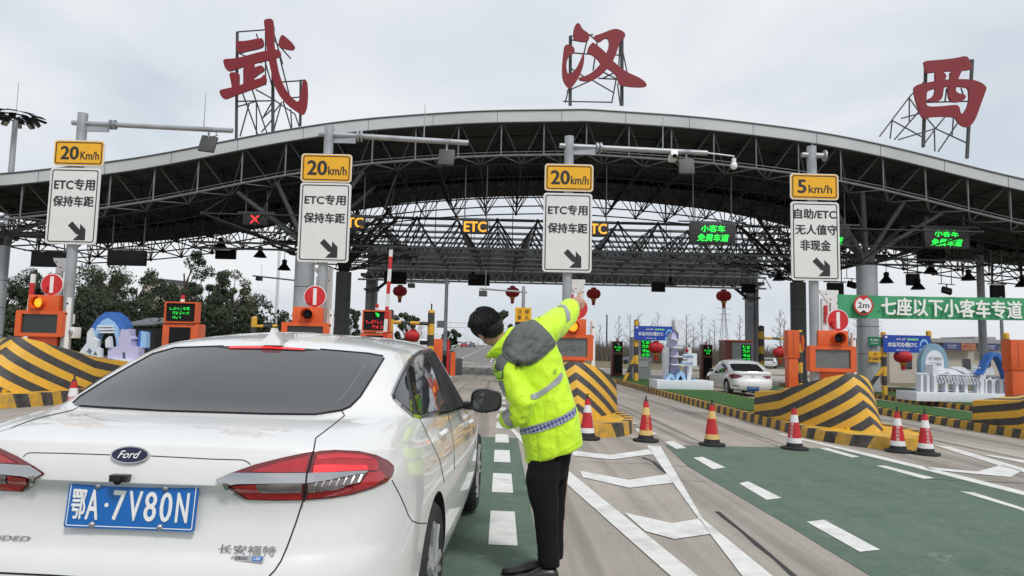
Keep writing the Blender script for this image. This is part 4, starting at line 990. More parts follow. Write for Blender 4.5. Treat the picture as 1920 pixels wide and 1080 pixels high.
# ---- cones
M_cred = mat('cone_red', (0.48, 0.012, 0.018), 0.5, var=0.12, dirt=0.3)
M_cwhite = mat('cone_white_band', (0.70, 0.70, 0.69), 0.45, var=0.05, dirt=0.4)
M_cyel = mat('cone_cream_band', (0.66, 0.45, 0.16), 0.5, dirt=0.3)
def cone(label, px, py, band, rot, h=.70):
    g = G(px, py); t = thing('traffic_cone', label, 'traffic cone', (g.x, g.y, gz(g.x)+.003), rot, group='red traffic cones across the lane mouths')
    k = h/.7
    def rad(z): return (.128-.098*((z-.06)/.64))*k if z > .06 else .13*k
    mb = MB(); q = .20*k; mb.prism([(q*math.cos(R(45*i+22.5))*1.08, q*math.sin(R(45*i+22.5))*1.08) for i in range(8)], (0, 0, .042*k), UX, UY, .042*k, M_rubber); mb.build('base', t, bevel=.008)
    mb = MB(); z = lambda a: a*k
    def seg(a, b, m): mb.lathe([(rad(a), z(a)), (rad(b), z(b))], (0, 0, 0), m, 28)
    seg(.042, .11, M_rubber if band is M_cwhite else M_rubber); seg(.11, .19, band); seg(.19, .44, M_cred); seg(.44, .56, band); seg(.56, .66, M_cred); mb.build('cone_body', t, smooth=40)
    mb = MB(); mb.lathe([(rad(.66), z(.66)), (.022*k, z(.685)), (.012*k, z(.70)), (.012*k, z(.72))], (0, 0, 0), M_rubber, 14, cap=True); mb.lathe([(.01*k+.011*math.cos(a), z(.735)+.011*math.sin(a)) for a in np.linspace(0, 6.28, 9)], (0, 0, 0), M_rubber, 10); mb.build('top_ring', t, smooth=40)
    mb = MB()
    for i, ch in enumerate('湖北京珠'):
        zc = .415-.065*i
        def wr(p):
            a = p.x/rad(zc); rr = rad(p.z/k)+.0015; return Vector((rr*math.sin(a), -rr*math.cos(a), p.z))
        mb.text(ch, (0, 0, zc*k), UX, UZ, .055*k, M_cyel if band is M_cyel else M_cwhite, wrap=wr)
    mb.build('lettering', t)
for a in (('red cone with white bands right behind the worker', 1101, 824, M_cwhite, 1.1), ('red cone with cream bands and lettering on the open concrete', 1211, 828, M_cyel, .12), ('red cone with cream bands at the top of the green coating', 1335, 836, M_cyel, .75), ('red cone with white bands left of the big barrier', 1490, 843, M_cwhite, -.9),
          ('red cone with white bands, left one of the pair at the big barrier', 1684, 848, M_cwhite, -.5), ('red cone beside its pair at the nose of the big barrier', 1736, 853, M_cwhite, -.1)): cone(*a)
g = P(140, 705, 10.6); t = cone('red cone tip showing beside the rear pillar of the sedan', 1000, 900, M_cwhite, 0); 
tt = [o for o in COL.objects if o.get('label') == 'red cone tip showing beside the rear pillar of the sedan'][0]; tt.location = (g.x, 10.6, gz(g.x)+.003)

c = P(133, 622, 15.6); t = thing('lane_camera', 'white lane camera with a round lamp beside the leftmost signal kiosk', 'camera', (c.x, 15.6, gz(c.x)+.22)); zc = c.z-gz(c.x)-.22
mb = MB(); mb.cyl((-.12, .05, 0), (-.12, .05, zc+.45), .05, M_steel, n=10); mb.build('post', t, smooth=40)
mb = MB(); mb.box((0, 0, zc-.02), (.30, .26, .24), M_white); mb.box((-.08, .02, zc+.28), (.16, .2, .22), M_white); o = mb.build('housing', t, bevel=.02)
mb = MB(); mb.lathe([(.02, -.16), (.085, -.165), (.10, -.15), (.10, -.10)], (0.03, 0, zc-.02), M_steel, 18, axis='Y'); mb.ell((.03, -.155, zc-.02), (.07, .02, .07), M_gscreen, 14, 8); mb.build('lamp', o, smooth=40)
mb = MB(); mb.tube([(-.1, -.08, zc-.1), (.0, -.1, zc-.45), (.1, -.08, zc-.6), (.05, -.05, 0)], .014, M_rubber, 6); mb.build('cable', t)
# ================================================================== cars
M_car = mat('white_car_paint', (0.70, 0.70, 0.69), 0.26, var=0.03, scale=3, coat=0.8)
M_glass = mat('tinted_glass', (0.022, 0.024, 0.026), 0.05, var=0.0, spec=0.7, coat=0.3)
M_rglass = mat('rear_tinted_glass', (0.066, 0.069, 0.073), 0.05, var=0.0, spec=0.65)
M_trim = mat('black_trim', (0.015, 0.015, 0.016), 0.35, var=0.0)
M_seam = mat('panel_gap', (0.006, 0.006, 0.006), 0.9, var=0.0)
M_chrome = mat('chrome', (0.50, 0.50, 0.51), 0.10, 1.0, var=0.0)
M_dred = mat('tail_lamp_dark_red', (0.15, 0.003, 0.006), 0.10, var=0.08, scale=30, coat=1.0)
M_mred = mat('tail_lamp_red', (0.40, 0.006, 0.012), 0.10, var=0.1, scale=30, coat=1.0)
M_bred = mat('tail_lamp_bright_red', (0.55, 0.015, 0.025), 0.12, var=0.1, scale=40, coat=1.0)
M_lit = mat('brake_light', (0.8, 0.02, 0.03), 0.3, var=0.0, emit=(1.0, 0.035, 0.04), estr=0.9)
M_lens = mat('clear_lens', (0.16, 0.13, 0.13), 0.12, var=0.3, scale=25, coat=1.0)
M_tyre = mat('tyre_rubber', (0.016, 0.016, 0.017), 0.8, bump=0.2)
M_alloy = mat('alloy_wheel', (0.45, 0.46, 0.47), 0.3, 0.8, var=0.05)
M_under = mat('underbody', (0.010, 0.010, 0.010), 0.9, var=0)
M_plateb = mat('plate_blue', (0.003, 0.125, 0.44), 0.35, var=0.03)
COLS = [(0, 0.00), (.30, .008), (.55, .045), (.735, .13), (.855, .34), (.895, .66), (.912, 1.05), (.92, 1.7), (.925, 2.4), (.92, 3.1), (.905, 3.9), (.86, 4.4), (.70, 4.68), (.40, 4.82), (0, 4.87)]
NC = len(COLS)
def lerp(a, b, t): return a+(b-a)*t
def car_rings(p):
    """closed loops round the half body, sill to roof: list of rings of (x, y, z)"""
    L = 4.87; R_ = []
    def ring(zr, zm, zf, ry, fy, sx, xs=1.0):
        out = []
        for i, (x, y) in enumerate(COLS):
            t = y/L
            wr = max(0, 1-y/.9)**1.2 if y < .9 else 0
            wf = max(0, 1-(L-y)/.9) if y > L-.9 else 0
            z = lerp(zr, zm, min(1, y/1.3)) if y < 2.4 else lerp(zm, zf, min(1, max(0, (y-2.6)/2.0)))
            out.append((x*lerp(sx, 1.0 if xs is None else xs, 0)*1.0, y+ry*wr-fy*wf, z))
        return out
    r = [ring(.24, .20, .22, .16, .14, .93), ring(.36, .30, .34, .045, .05, .985), ring(.50, .42, .46, .0, .0, 1.0), ring(.63, .54, .56, .015, .01, 1.0),
         ring(.685, .63, .62, .055, .03, 1.0), ring(.80, .72, .66, .085, .06, .998), ring(.885, .79, .70, .075, .09, .99), ring(.905, .83, .73, .045, .12, .984),
         ring(.965, .87, .76, .055, .17, .972), ring(p.get('lip', 1.03), .905, .79, .085, .26, .952), ring(p.get('lip', 1.03)+.012, .935, .82, .125, .34, .925)]
    mid = []
    base = [(0, p['gy'], 1.085), (.30, p['gy']+.01, 1.083), (.55, p['gy']+.06, 1.080), (.725, p['gy']+.19, 1.088), (.798, p['gy']+.41, 1.080), (.838, 1.30, 1.056), (.85, 1.62, 1.025), (.85, 2.0, .993), (.842, 2.5, .97), (.835, 3.05, .96), (.79, 3.55, .955), (.68, 3.80, .97), (.50, 3.92, .985), (.27, 4.0, .995), (0, 4.03, 1.0)]
    for (a, b) in zip(r[-1], base):
        mid.append((lerp(a[0], b[0], .45), lerp(a[1], b[1], .45), lerp(a[2], b[2], .45)+(.012 if b[1] < 1 else .03 if b[1] > 3 else .0)))
    r.append(mid); r.append(base)
    roof = [(0, 1.14, 1.385), (.24, 1.15, 1.382), (.43, 1.19, 1.370), (.585, 1.28, 1.354), (.640, 1.44, 1.353), (.655, 1.72, 1.362), (.660, 2.02, 1.371), (.660, 2.36, 1.376), (.652, 2.65, 1.370), (.628, 2.9, 1.352), (.60, 3.06, 1.335), (.54, 3.16, 1.335), (.42, 3.22, 1.345), (.24, 3.26, 1.355), (0, 3.28, 1.36)]
    if p.get('roof'): roof = [(x, y+p['roof'][0]*(1 if y < 2.3 else 0), z+p['roof'][1]) for x, y, z in roof]
    lo = [(lerp(a[0], b[0], .5), lerp(a[1], b[1], .5), lerp(a[2], b[2], .5)+.022) for a, b in zip(base, roof)]
    lo = [(x*(1.012 if .2 < y < 3.3 else 1), y, z) for x, y, z in lo]
    r.append(lo); r.append(roof)
    r.append([(x*.90, lerp(y, 2.35, .14), z+.034) for x, y, z in roof])
    r.append([(x*.55, lerp(y, 2.35, .50), lerp(z, 1.46, .9)) for x, y, z in roof])
    sx, sy, sz = p.get('scale', (1, 1, 1))
    return [[(x*sx, y*sy, z*sz) for x, y, z in q] for q in r]
def car_body(car, p, paint):
    rings = car_rings(p); vs = []; idx = {}
    for k, rg in enumerate(rings):
        for i, (x, y, z) in enumerate(rg):
            idx[k, i, 1] = len(vs); vs.append((x, y, z))
            if i in (0, NC-1): idx[k, i, -1] = idx[k, i, 1]
            else: idx[k, i, -1] = len(vs); vs.append((-x, y, z))
    fs = []; K = len(rings)
    for k in range(K-1):
        for i in range(NC-1):
            fs.append((idx[k, i, 1], idx[k, i+1, 1], idx[k+1, i+1, 1], idx[k+1, i, 1]))
            fs.append((idx[k, i+1, -1], idx[k, i, -1], idx[k+1, i, -1], idx[k+1, i+1, -1]))
    for k, flip in ((K-1, False), (0, True)):
        for i in range(NC-1):
            f = [idx[k, i, 1], idx[k, i+1, 1], idx[k, i+1, -1], idx[k, i, -1]]
            f = list(dict.fromkeys(f))
            fs.append(tuple(f[::-1]) if flip else tuple(f))
    me = bpy.data.meshes.new('body'); me.from_pydata(vs, [], fs); me.materials.append(paint); me.materials.append(M_under)
    bm = bmesh.new(); bm.from_mesh(me); cl = bm.edges.layers.float.new('crease_edge'); bmesh.ops.recalc_face_normals(bm, faces=bm.faces); bm.verts.ensure_lookup_table()
    rev = {v: (k, i) for (k, i, s), v in idx.items()}
    for e in bm.edges:
        a, b = (rev[v.index] for v in e.verts)
        if a[0] == b[0]:
            c = {4: .45, 7: .75, 9: .6, 12: .35, 14: .35}.get(a[0], 0)
            if a[0] == 7 and max(a[1], b[1]) > 4: c = 0
            if a[0] == 4 and max(a[1], b[1]) > 4: c = 0
            e[cl] = c
    bm.to_mesh(me); bm.free(); me.shade_smooth()
    o = bpy.data.objects.new('body', me); COL.objects.link(o); o.parent = car
    s = o.modifiers.new('s', 'SUBSURF'); s.levels = s.render_levels = 3
    cut = MB(); sx, sy, sz = p.get('scale', (1, 1, 1))
    for y in (1.05*sy, 3.90*sy):
        for sd in (-1, 1): cut.cyl((sd*.62*sx, y, .335*sz), (sd*1.3*sx, y, .335*sz), .375*sz, M_under, n=40)
    co = cut.build('arch_cutter', car)
    b = o.modifiers.new('b', 'BOOLEAN'); b.object = co; b.operation = 'DIFFERENCE'
    for sol in ('EXACT', 'MANIFOLD', 'FLOAT', 'FAST'):
        try: b.solver = sol
        except TypeError: continue
        if sol == 'EXACT':
            try: b.material_mode = 'TRANSFER'
            except Exception: pass
        bpy.context.view_layer.update()
        dg = bpy.context.evaluated_depsgraph_get(); m2 = bpy.data.meshes.new_from_object(o.evaluated_get(dg), depsgraph=dg)
        print('arch cut', sol, len(m2.polygons))
        if len(m2.polygons) > 8000: break
    o.modifiers.clear(); bpy.data.objects.remove(co); old = o.data; o.data = m2; m2.name = 'body'
    m2.shade_smooth(); m2.set_sharp_from_angle(angle=R(40))
    return o
def bvh_of(objs):
    vs, fs = [], []
    for o in objs:
        M = wm(o); k = len(vs); vs += [M @ v.co for v in o.data.vertices]; fs += [tuple(a+k for a in q.vertices) for q in o.data.polygons]
    return BVHTree.FromPolygons(vs, fs)
def hit(bvh, px, py, off):
    d = ray(px, py).normalized(); loc, nrm, i, dist = bvh.ray_cast(CAM, d)
    if loc is None: return None
    if nrm.dot(d) > 0: nrm = -nrm
    return loc+nrm*off
def patch(mb, poly, bvh, m, off=.003, step=4.0, lift=None, mirror=None, side=0):
    """lay a traced outline on a real surface, following its curvature; mirror repeats it on the other side of the thing"""
    n = len(poly); pts = []
    for i in range(n):
        a, b = poly[i], poly[(i+1) % n]; L = math.hypot(b[0]-a[0], b[1]-a[1]); k = max(1, int(L/step))
        pts += [(a[0]+(b[0]-a[0])*j/k, a[1]+(b[1]-a[1])*j/k) for j in range(k)]
    nb = len(pts); x0, x1 = min(p[0] for p in pts), max(p[0] for p in pts); y0, y1 = min(p[1] for p in pts), max(p[1] for p in pts)
    inner = []
    y = y0+step/2; row = 0
    while y < y1:
        x = x0+step/2+(row % 2)*step/2
        while x < x1:
            inner.append((x, y)); x += step
        y += step*.87; row += 1
    def inside(q):
        c = False; j = nb-1
        for i in range(nb):
            if (pts[i][1] > q[1]) != (pts[j][1] > q[1]) and q[0] < (pts[j][0]-pts[i][0])*(q[1]-pts[i][1])/(pts[j][1]-pts[i][1]+1e-12)+pts[i][0]: c = not c
            j = i
        return c
    def far(q): return min((q[0]-p[0])**2+(q[1]-p[1])**2 for p in pts) > (step*.45)**2
    inner = [q for q in inner if inside(q) and far(q)]
    allp = [Vector(q) for q in pts+inner]
    v2, _, f2, *_ = delaunay_2d_cdt(allp, [], [list(range(nb))], 1, 1e-5)
    loc = [hit(bvh, v.x, v.y, off if not lift else off+lift(v.x, v.y)) for v in v2]
    good = [f for f in f2 if all(loc[i] is not None for i in f)]
    P3 = [l if l is not None else Vector((0, 0, 0)) for l in loc]
    def orient(f):
        a, b, c = (P3[i] for i in f[:3]); nn = (b-a).cross(c-a)
        return tuple(f) if nn.dot(CAM-a) > 0 else tuple(f[::-1])
    fs = [orient(f) for f in good]
    used = sorted({i for f in fs for i in f}); re_ = {v: k for k, v in enumerate(used)}; P3 = [P3[i] for i in used]; fs = [tuple(re_[i] for i in f) for f in fs]
    if side >= 0: mb.add(P3, fs, m)
    if mirror is not None and side <= 0:
        inv = mirror.inverted(); Q = []
        for p in P3:
            q = inv @ p; q.x = -q.x; Q.append(mirror @ q)
        mb.add(Q, [f[::-1] for f in fs], m)
def seam(mb, line, bvh, w, m, off=.0015, step=5, mirror=None, side=0):
    pts = []
    for a, b in zip(line, line[1:]):
        k = max(1, int(math.hypot(b[0]-a[0], b[1]-a[1])/step)); pts += [(a[0]+(b[0]-a[0])*j/k, a[1]+(b[1]-a[1])*j/k) for j in range(k)]
    pts.append(line[-1]); q = [hit(bvh, *p, off) for p in pts]; q = [p for p in q if p is not None]; vs = []
    if len(q) < 2: return
    for i, p in enumerate(q):
        d = (q[min(i+1, len(q)-1)]-q[max(i-1, 0)]); s = d.cross(CAM-p).normalized()*w/2; vs += [p-s, p+s]
    fs = [(2*i, 2*i+1, 2*i+3, 2*i+2) for i in range(len(q)-1)]
    if side >= 0: mb.add(vs, fs, m)
    if mirror is not None and side <= 0:
        inv = mirror.inverted(); Q = []
        for p in vs:
            k = inv @ p; k.x = -k.x; Q.append(mirror @ k)
        mb.add(Q, [f[::-1] for f in fs], m)
def wheel(car, x, y, r, side):
    o = MB(); w = .215
    prof = [(r*.70, -w/2+.02), (r*.90, -w/2), (r*.985, -w/2+.03), (r, -w/4), (r, w/4), (r*.985, w/2-.03), (r*.90, w/2), (r*.70, w/2-.02)]
    o.lathe(prof, (x, y, r), M_tyre, 40, axis='X'); tw = o.build('wheel', car, smooth=40)
    m = MB(); f = side*w/2
    m.lathe([(r*.71, -w*.4*side), (r*.71, f*.82), (r*.66, f*.88), (r*.60, f*.55), (r*.2, f*.45), (.01, f*.45)], (x, y, r), M_alloy if True else M_trim, 32, axis='X')
    for k in range(5):
        for dd in (-.16, .16):
            a = 2*math.pi*k/5+dd; c, s = math.cos(a), math.sin(a)
            m.cyl((x+f*.80, y+c*.05, r+s*.05), (x+f*.80, y+c*r*.68, r+s*r*.68), .020, M_alloy, r1=.026, n=6)
    m.lathe([(.055, f*.5), (.06, f*.86), (.02, f*.90)], (x, y, r), M_alloy, 16, axis='X'); m.build('rim', tw, smooth=40)
    return tw
# ---------------- the large white sedan
CARX, CARY, CARA = -1.24, 2.36, R(2.3)
car = thing('sedan', 'large white sedan with lit brake lights filling the lower left foreground', 'car', (CARX, CARY, gz(CARX)), -CARA)
car.rotation_euler = (0, R(0.5), -CARA)
bpy.context.view_layer.update()
prm = {'gy': .55, 'lip': 1.03}
body = car_body(car, prm, M_car)
bvh = bvh_of([body]); MC = wm(car)
def Zc(L, ox, oy, k): return [(ox+a/k, oy+b/k) for a, b in L]
T8 = lambda L: Zc(L, 400, 800, 3.857)
# rear window
g = MB(); RW = [(137, 757.5), (152, 744), (203, 712), (253, 683.5), (287, 665), (328, 653.5), (420, 650.5), (520, 652), (600, 656.5), (690, 664), (716, 668.5), (720, 673), (700, 705), (675, 745), (656, 764), (640, 771), (590, 778.5), (500, 777.5), (400, 774.5), (300, 771.5), (200, 767), (150, 763)]
patch(g, smoothpoly(RW, 1), bvh, M_rglass, .004, 9); rw = g.build('rear_window', car, world=True, smooth=60)
g = MB(); patch(g, [(405, 651.5), (500, 650.5), (600, 657.5), (560, 659.5), (500, 657.5), (440, 656)], bvh, M_trim, .007, 4); patch(g, [(430, 653), (500, 652.8), (572, 656.8), (570, 659), (500, 656), (430, 656)], bvh, M_lit, .010, 3); g.build('high_brake_light', car, world=True)
g = MB(); seam(g, [(137, 757.5), (152, 744), (203, 712), (253, 683.5), (287, 665), (328, 653.5), (420, 650.5)], bvh, .008, M_seam, .005); seam(g, [(600, 656.5), (690, 664), (718, 669)], bvh, .008, M_seam, .005); seam(g, [(720, 672), (700, 705), (675, 745), (656, 764), (640, 771), (590, 779), (500, 778), (400, 775), (300, 772), (150, 763)], bvh, .008, M_seam, .005); g.build('window_seal', rw, world=True)
q = MB(); seam(q, [(686, 681), (672, 705), (655, 730), (640, 748), (628, 757)], bvh, .004, mat('aerial_line', (.16, .165, .17), .4, var=0), .0055, 4); q.build('aerial_line', rw, world=True)
# tail lights
LAMP = T8([(25, 380), (90, 352), (150, 328), (300, 275), (500, 225), (715, 180), (880, 170), (1050, 178), (1170, 205), (1260, 245), (1300, 285), (1302, 320), (1290, 355), (1250, 400), (1150, 445), (1000, 490), (850, 515), (650, 530), (450, 533), (250, 527), (225, 517), (60, 410), (28, 392)])
for SD in (1, -1):
    TL = MB(); patch(TL, LAMP, bvh, M_dred, .004, 6, mirror=MC, side=SD); tail = TL.build('tail_light', car, world=True, smooth=60)
    for nm, poly, m, off in (('inner_lens', T8([(270, 325), (470, 265), (690, 215), (668, 330), (450, 333)]), M_mred, .009), ('outer_lens', T8([(745, 208), (900, 192), (1090, 207), (1165, 240), (1188, 290), (1170, 320), (1100, 318), (900, 330), (722, 335), (728, 270)]), M_mred, .009),
            ('bright_lens', T8([(750, 212), (900, 200), (1080, 215), (1155, 240), (900, 232), (742, 245)]), M_bred, .011), ('brake_strip', T8([(725, 285), (800, 280), (1095, 285), (1098, 312), (900, 324), (720, 334)]), M_lit, .012),
            ('lower_lens', T8([(150, 428), (300, 417), (350, 465), (640, 463), (636, 520), (265, 518)]), M_mred, .009), ('lower_outer_lens', T8([(685, 470), (900, 440), (1050, 415), (1110, 335), (1200, 320), (1240, 370), (1130, 430), (950, 485), (680, 515)]), M_mred, .008),
            ('clear_lens', T8([(312, 418), (640, 412), (638, 458), (352, 462)]), M_lens, .012), ('ribbed_lens', T8([(683, 415), (800, 400), (950, 370), (1092, 333), (1050, 402), (900, 435), (683, 458)]), M_lens, .012),
            ('chrome_bar', T8([(25, 385), (85, 358), (150, 335), (400, 338), (670, 337), (900, 330), (1102, 320), (1090, 334), (950, 360), (800, 392), (670, 409), (450, 412), (150, 415), (112, 425), (180, 475), (240, 525), (225, 520), (130, 455), (60, 410)]), M_chrome, .013)):
        q = MB(); patch(q, poly, bvh, m, off, 4, mirror=MC, side=SD); q.build(nm, tail, world=True, smooth=60)
    q = MB()
    for k in range(7):
        a = 720+k*52; seam(q, T8([(a+25, 402-k*9), (a, 452-k*8)]), bvh, .005, M_alloy, .0145, 3, MC, SD)
    q.build('lens_rib', tail, world=True)
# panel gaps
q = MB()
seam(q, [(640, 769), (646, 780), (620, 801), (592, 822), (588, 846)], bvh, .0045, M_seam, .0015, 4, MC); seam(q, [(587, 847), (580, 875), (575, 890), (570, 938)], bvh, .006, M_seam, .016, 4, MC)
seam(q, [(568.5, 938.5), (562, 958), (555, 980), (547, 1002), (539, 1024), (527, 1052), (515, 1070), (500, 1085)], bvh, .005, M_seam, .0015, 4, MC)
seam(q, [(734, 900), (748, 926), (758, 948), (765, 966), (772, 977), (784, 981), (800, 981)], bvh, .004, M_seam, .0015, 4, MC)
seam(q, [(470, 871), (463, 865.5), (455, 862.5), (400, 861), (283, 855)], bvh, .003, M_seam, .0012, 4); seam(q, [(207, 853), (120, 850), (58, 849), (50, 851), (44, 857)], bvh, .003, M_seam, .0012, 4)
seam(q, [(0, 1074), (100, 1079), (200, 1086)], bvh, .006, M_seam, .0015, 4)
q.build('panel_gap', car, world=True)
# number plate
def surf_frame(px, py, wpx, hpx, bv):
    c = hit(bv, px, py, 0); l = hit(bv, px-wpx, py, 0); r = hit(bv, px+wpx, py, 0); u = hit(bv, px, py-hpx, 0); d = hit(bv, px, py+hpx, 0)
    ux = (r-l).normalized(); uy = (u-d); uy = (uy-ux*uy.dot(ux)).normalized(); return c, ux, uy, ux.cross(uy).normalized()
c, ux, uy, un = surf_frame(253, 947, 60, 25, bvh)
ux = (MC.to_3x3() @ UX).normalized(); ux = (P(366, 951.3, c.y)-P(132, 941.3, c.y)).normalized() if False else ux
uy = Vector((0, .10, 1)); uy = (MC.to_3x3() @ uy).normalized(); un = ux.cross(uy).normalized()
kp = (c.y)/F; pw, ph = 237*kp, 82*kp
pl = MB(); pc = c+un*.022; pl.prism(rrect(pw, ph, .008), pc, ux, uy, .008, M_plateb); plo = pl.build('number_plate', car, world=True)
q = MB(); q.prism(rrect(pw-.012, ph-.012, .006), pc+un*.001, ux, uy, 0, M_whiteink, holes=[rrect(pw-.018, ph-.018, .005)]); q.build('border', plo, world=True)
q = MB(); e = un*.0015; xs_ = [-.405, -.29, .0, 0, 0, 0, 0]
for ch, fx, w_ in (('鄂', -.405, .105), ('A', -.295, .092), ('7', -.095, .092), ('V', .03, .098), ('8', .15, .088), ('0', .27, .088), ('N', .395, .088)):
    q.text(ch, pc+e+ux*(fx*pw), ux, uy, ph*.62, M_whiteink, w=w_*pw, bold=.018)
q.prism(circ(.007, 12), pc+e+ux*(-.19*pw), ux, uy, 0, M_whiteink); q.build('lettering', plo, world=True)
q = MB()
for fx, fy in ((-.27, .40), (.25, .40), (-.28, -.42), (.24, -.42)): q.ell(pc+ux*(fx*pw)+uy*(fy*ph), (.011, .011, .011), M_alloy, 12, 8)
q.build('plate_bolt', plo, world=True, smooth=60)
# maker's oval, wordings, camera
c, ux2, uy2, un2 = surf_frame(246, 854, 25, 9, bvh); ux2 = ux; uy2 = (uy2-ux*uy2.dot(ux)).normalized(); un2 = ux.cross(uy2).normalized(); kk = c.y/F
def oval(a, b, n=40): return [(a*math.cos(2*math.pi*i/n), b*math.sin(2*math.pi*i/n)) for i in range(n)]
q = MB(); q.prism(oval(35.5*kk, 16*kk), c+un2*.010, ux, uy2, .012, M_chrome); eo = q.build('emblem', car, world=True)
q = MB(); q.prism(oval(32.5*kk, 13.6*kk), c+un2*.0115, ux, uy2, 0, mat('emblem_navy', (.006, .012, .045), .25, var=0)); q.build('emblem_face', eo, world=True)
q = MB(); q.text('Ford', c+un2*.0125, (ux+uy2*.02).normalized(), uy2, 13.5*kk, M_whiteink, w=40*kk, bold=.014, shear=.35); q.build('lettering', eo, world=True)
q = MB()
def hug(o_):
    def f(p):
        l, n_, i, d = bvh.find_nearest(p); n_ = n_ if n_.dot(CAM-l) > 0 else -n_; return l+n_*o_
    return f
def badge(t, px, py, h, w, m, bold, shear=0):
    c, a, b, n_ = surf_frame(px, py, 20, 6, bvh); a = ux; b = (b-a*b.dot(a)).normalized(); n_ = a.cross(b).normalized(); k = c.y/F
    q.text(t, c+n_*.004, a, b, h*k, m, w=w*k, bold=bold, shear=shear, wrap=hug(.005)); return c, a, b, n_, k
M_badge = mat('badge_metal', (0.34, 0.33, 0.31), 0.3, .8, var=0)
badge('长安福特', 465, 1031, 15, 102, M_badge, .02); q.build('badge', car, world=True); q = MB(); badge('UNDED', 12, 1008.5, 8, 98, M_badge, .03, .2); q.build('badge', car, world=True); q = MB()
c, a, b, n_, k = badge('ECOBOOST', 451, 1047, 5.2, 31, M_ink, .01, .1); q.prism(rrect(60*k, 10.5*k, .003), c+ux*(12*k)+n_*.002, a, b, .003, M_chrome); q.prism(rrect(18*k, 8*k, .002), c+ux*(31*k)+n_*.003, a, b, 0, M_plateb); q.text('180', c+ux*(31*k)+n_*.004, a, b, 5*k, M_whiteink, w=12*k)
q.build('badge', car, world=True)
q = MB(); c, *_ = surf_frame(229, 895, 10, 3, bvh); q.box(c+Vector((0, -.01, 0)), (.06, .03, .022), M_trim); q.ell(c+Vector((0, -.026, -.006)), (.014, .014, .014), M_lblk, 12, 8); q.build('reversing_camera', car, world=True, smooth=50)
# side windows
W = [(734, 741), (738, 728), (750, 702), (762, 680), (774, 666), (788, 658), (800, 655.5), (813, 656), (828, 663), (842, 676), (857, 700), (868, 722), (876, 745), (880, 760), (862, 765), (835, 772), (805, 778.5), (785, 782.5), (772, 781), (752, 764), (737, 750)]
QG = [(739, 741), (748, 718), (759, 697), (766, 740), (776, 774), (770, 773), (752, 758), (740, 747)]
RD = [(765, 692), (778, 671), (793, 661), (797, 664), (812, 700), (834, 766), (787, 777), (782, 772), (772, 730)]
FD = [(805, 660), (815, 661), (832, 672), (848, 695), (862, 725), (874, 756), (843, 765), (838, 758), (826, 715)]
for SD in (1, -1):
    q = MB(); patch(q, smoothpoly(W, 1), bvh, M_trim, .003, 4, mirror=MC, side=SD); sw = q.build('side_window', car, world=True, smooth=60)
    for pl_, m_ in ((QG, M_glass), (RD, M_glass), (FD, M_seam if SD > 0 else M_glass)):  # open front window: matte black sheet stands in for the dark cabin
        q = MB(); patch(q, pl_, bvh, m_, .006, 4, mirror=MC, side=SD); q.build('pane', sw, world=True, smooth=60)
    if SD < 0: continue
    q = MB(); seam(q, [(738, 751), (753, 765), (772, 781.5), (785, 783), (835, 773), (880, 760.5)], bvh, .014, M_chrome, .007, 4, MC, SD); seam(q, [(734, 741), (738, 728), (750, 702), (762, 680), (774, 666), (788, 658), (800, 655.5), (813, 656), (828, 663), (842, 676), (857, 700), (868, 722), (878, 752)], bvh, .008, M_chrome, .007, 4, MC, SD)
    seam(q, [(801, 660), (818, 700), (838, 768)], bvh, .03, M_trim, .009, 4, MC, SD); q.build('window_trim', sw, world=True)
for (hx, hy, w) in ((826, 815, 20), (877, 792, 13)):
    c, a, b, n_ = surf_frame(hx, hy, 6, 5, bvh); a = (MC.to_3x3() @ UY).normalized(); q = MB(); q.tube([c-a*.10+n_*.012, c-a*.07+n_*.035, c+a*.07+n_*.035, c+a*.10+n_*.012], [.013, .016, .016, .013], M_car, 8); q.build('door_handle', car, world=True, smooth=60)
q = MB(); seam(q, [(838, 770), (845, 800), (851, 840), (852, 880)], bvh, .0035, M_trim, .001, 4, MC); seam(q, [(786, 783), (800, 812), (824, 862), (833, 905)], bvh, .0035, M_trim, .001, 4, MC); q.build('door_gap', car, world=True)
# mirrors, aerial
for s in (1, -1):
    mx = s*1.012
    def se(a, b, y, pw=.62, n=28): return [Vector((mx+a*math.copysign(abs(math.cos(t))**pw, math.cos(t))*(1 if math.cos(t)*s > 0 else 1.06), y, 1.0+b*math.copysign(abs(math.sin(t))**pw, math.sin(t))*(1 if math.cos(t)*s < .2 else .9))) for t in np.linspace(0, 2*math.pi, n+1)[:-1]]
    q = MB(); q.loft([se(.098, .076, 2.985), se(.112, .088, 2.99), se(.114, .090, 3.03), se(.105, .082, 3.09), se(.075, .06, 3.135), se(.03, .025, 3.15)], M_trim); q.cyl((s*.84, 3.10, .955), (s*.95, 3.07, .955), .032, M_trim, n=10); mo = q.build('door_mirror', car, smooth=45)
    q = MB(); q.prism([(p.x-mx, p.z-1.0) for p in se(.094, .072, 0)], (mx, 2.983, 1.0), UX, UZ, 0, mat('mirror_glass', (.10, .105, .11), .03, 1.0, var=0)); q.build('mirror_face', mo)
c = hit(bvh, 519, 643, 0)
q = MB(); q.loft([[c+Vector((x*w, y, z)) for x, y in ((-1, -.10*f0), (1, -.10*f0), (1, .11*f1), (0, .13*f1), (-1, .11*f1))] for w, f0, f1, z in ((.048, 1, 1, -.012), (.042, .9, .9, .010), (.016, .75, .1, .040), (.007, .70, -.2, .072))], M_car); q.build('roof_aerial', car, world=True, smooth=50)
for y in (1.05, 3.90):
    for s in (-1, 1): wheel(car, s*.805, y, .335, s)
q = MB(); q.bb(-.6, .6, .4, 4.5, .17, .24, M_under); q.build('underbody', car)
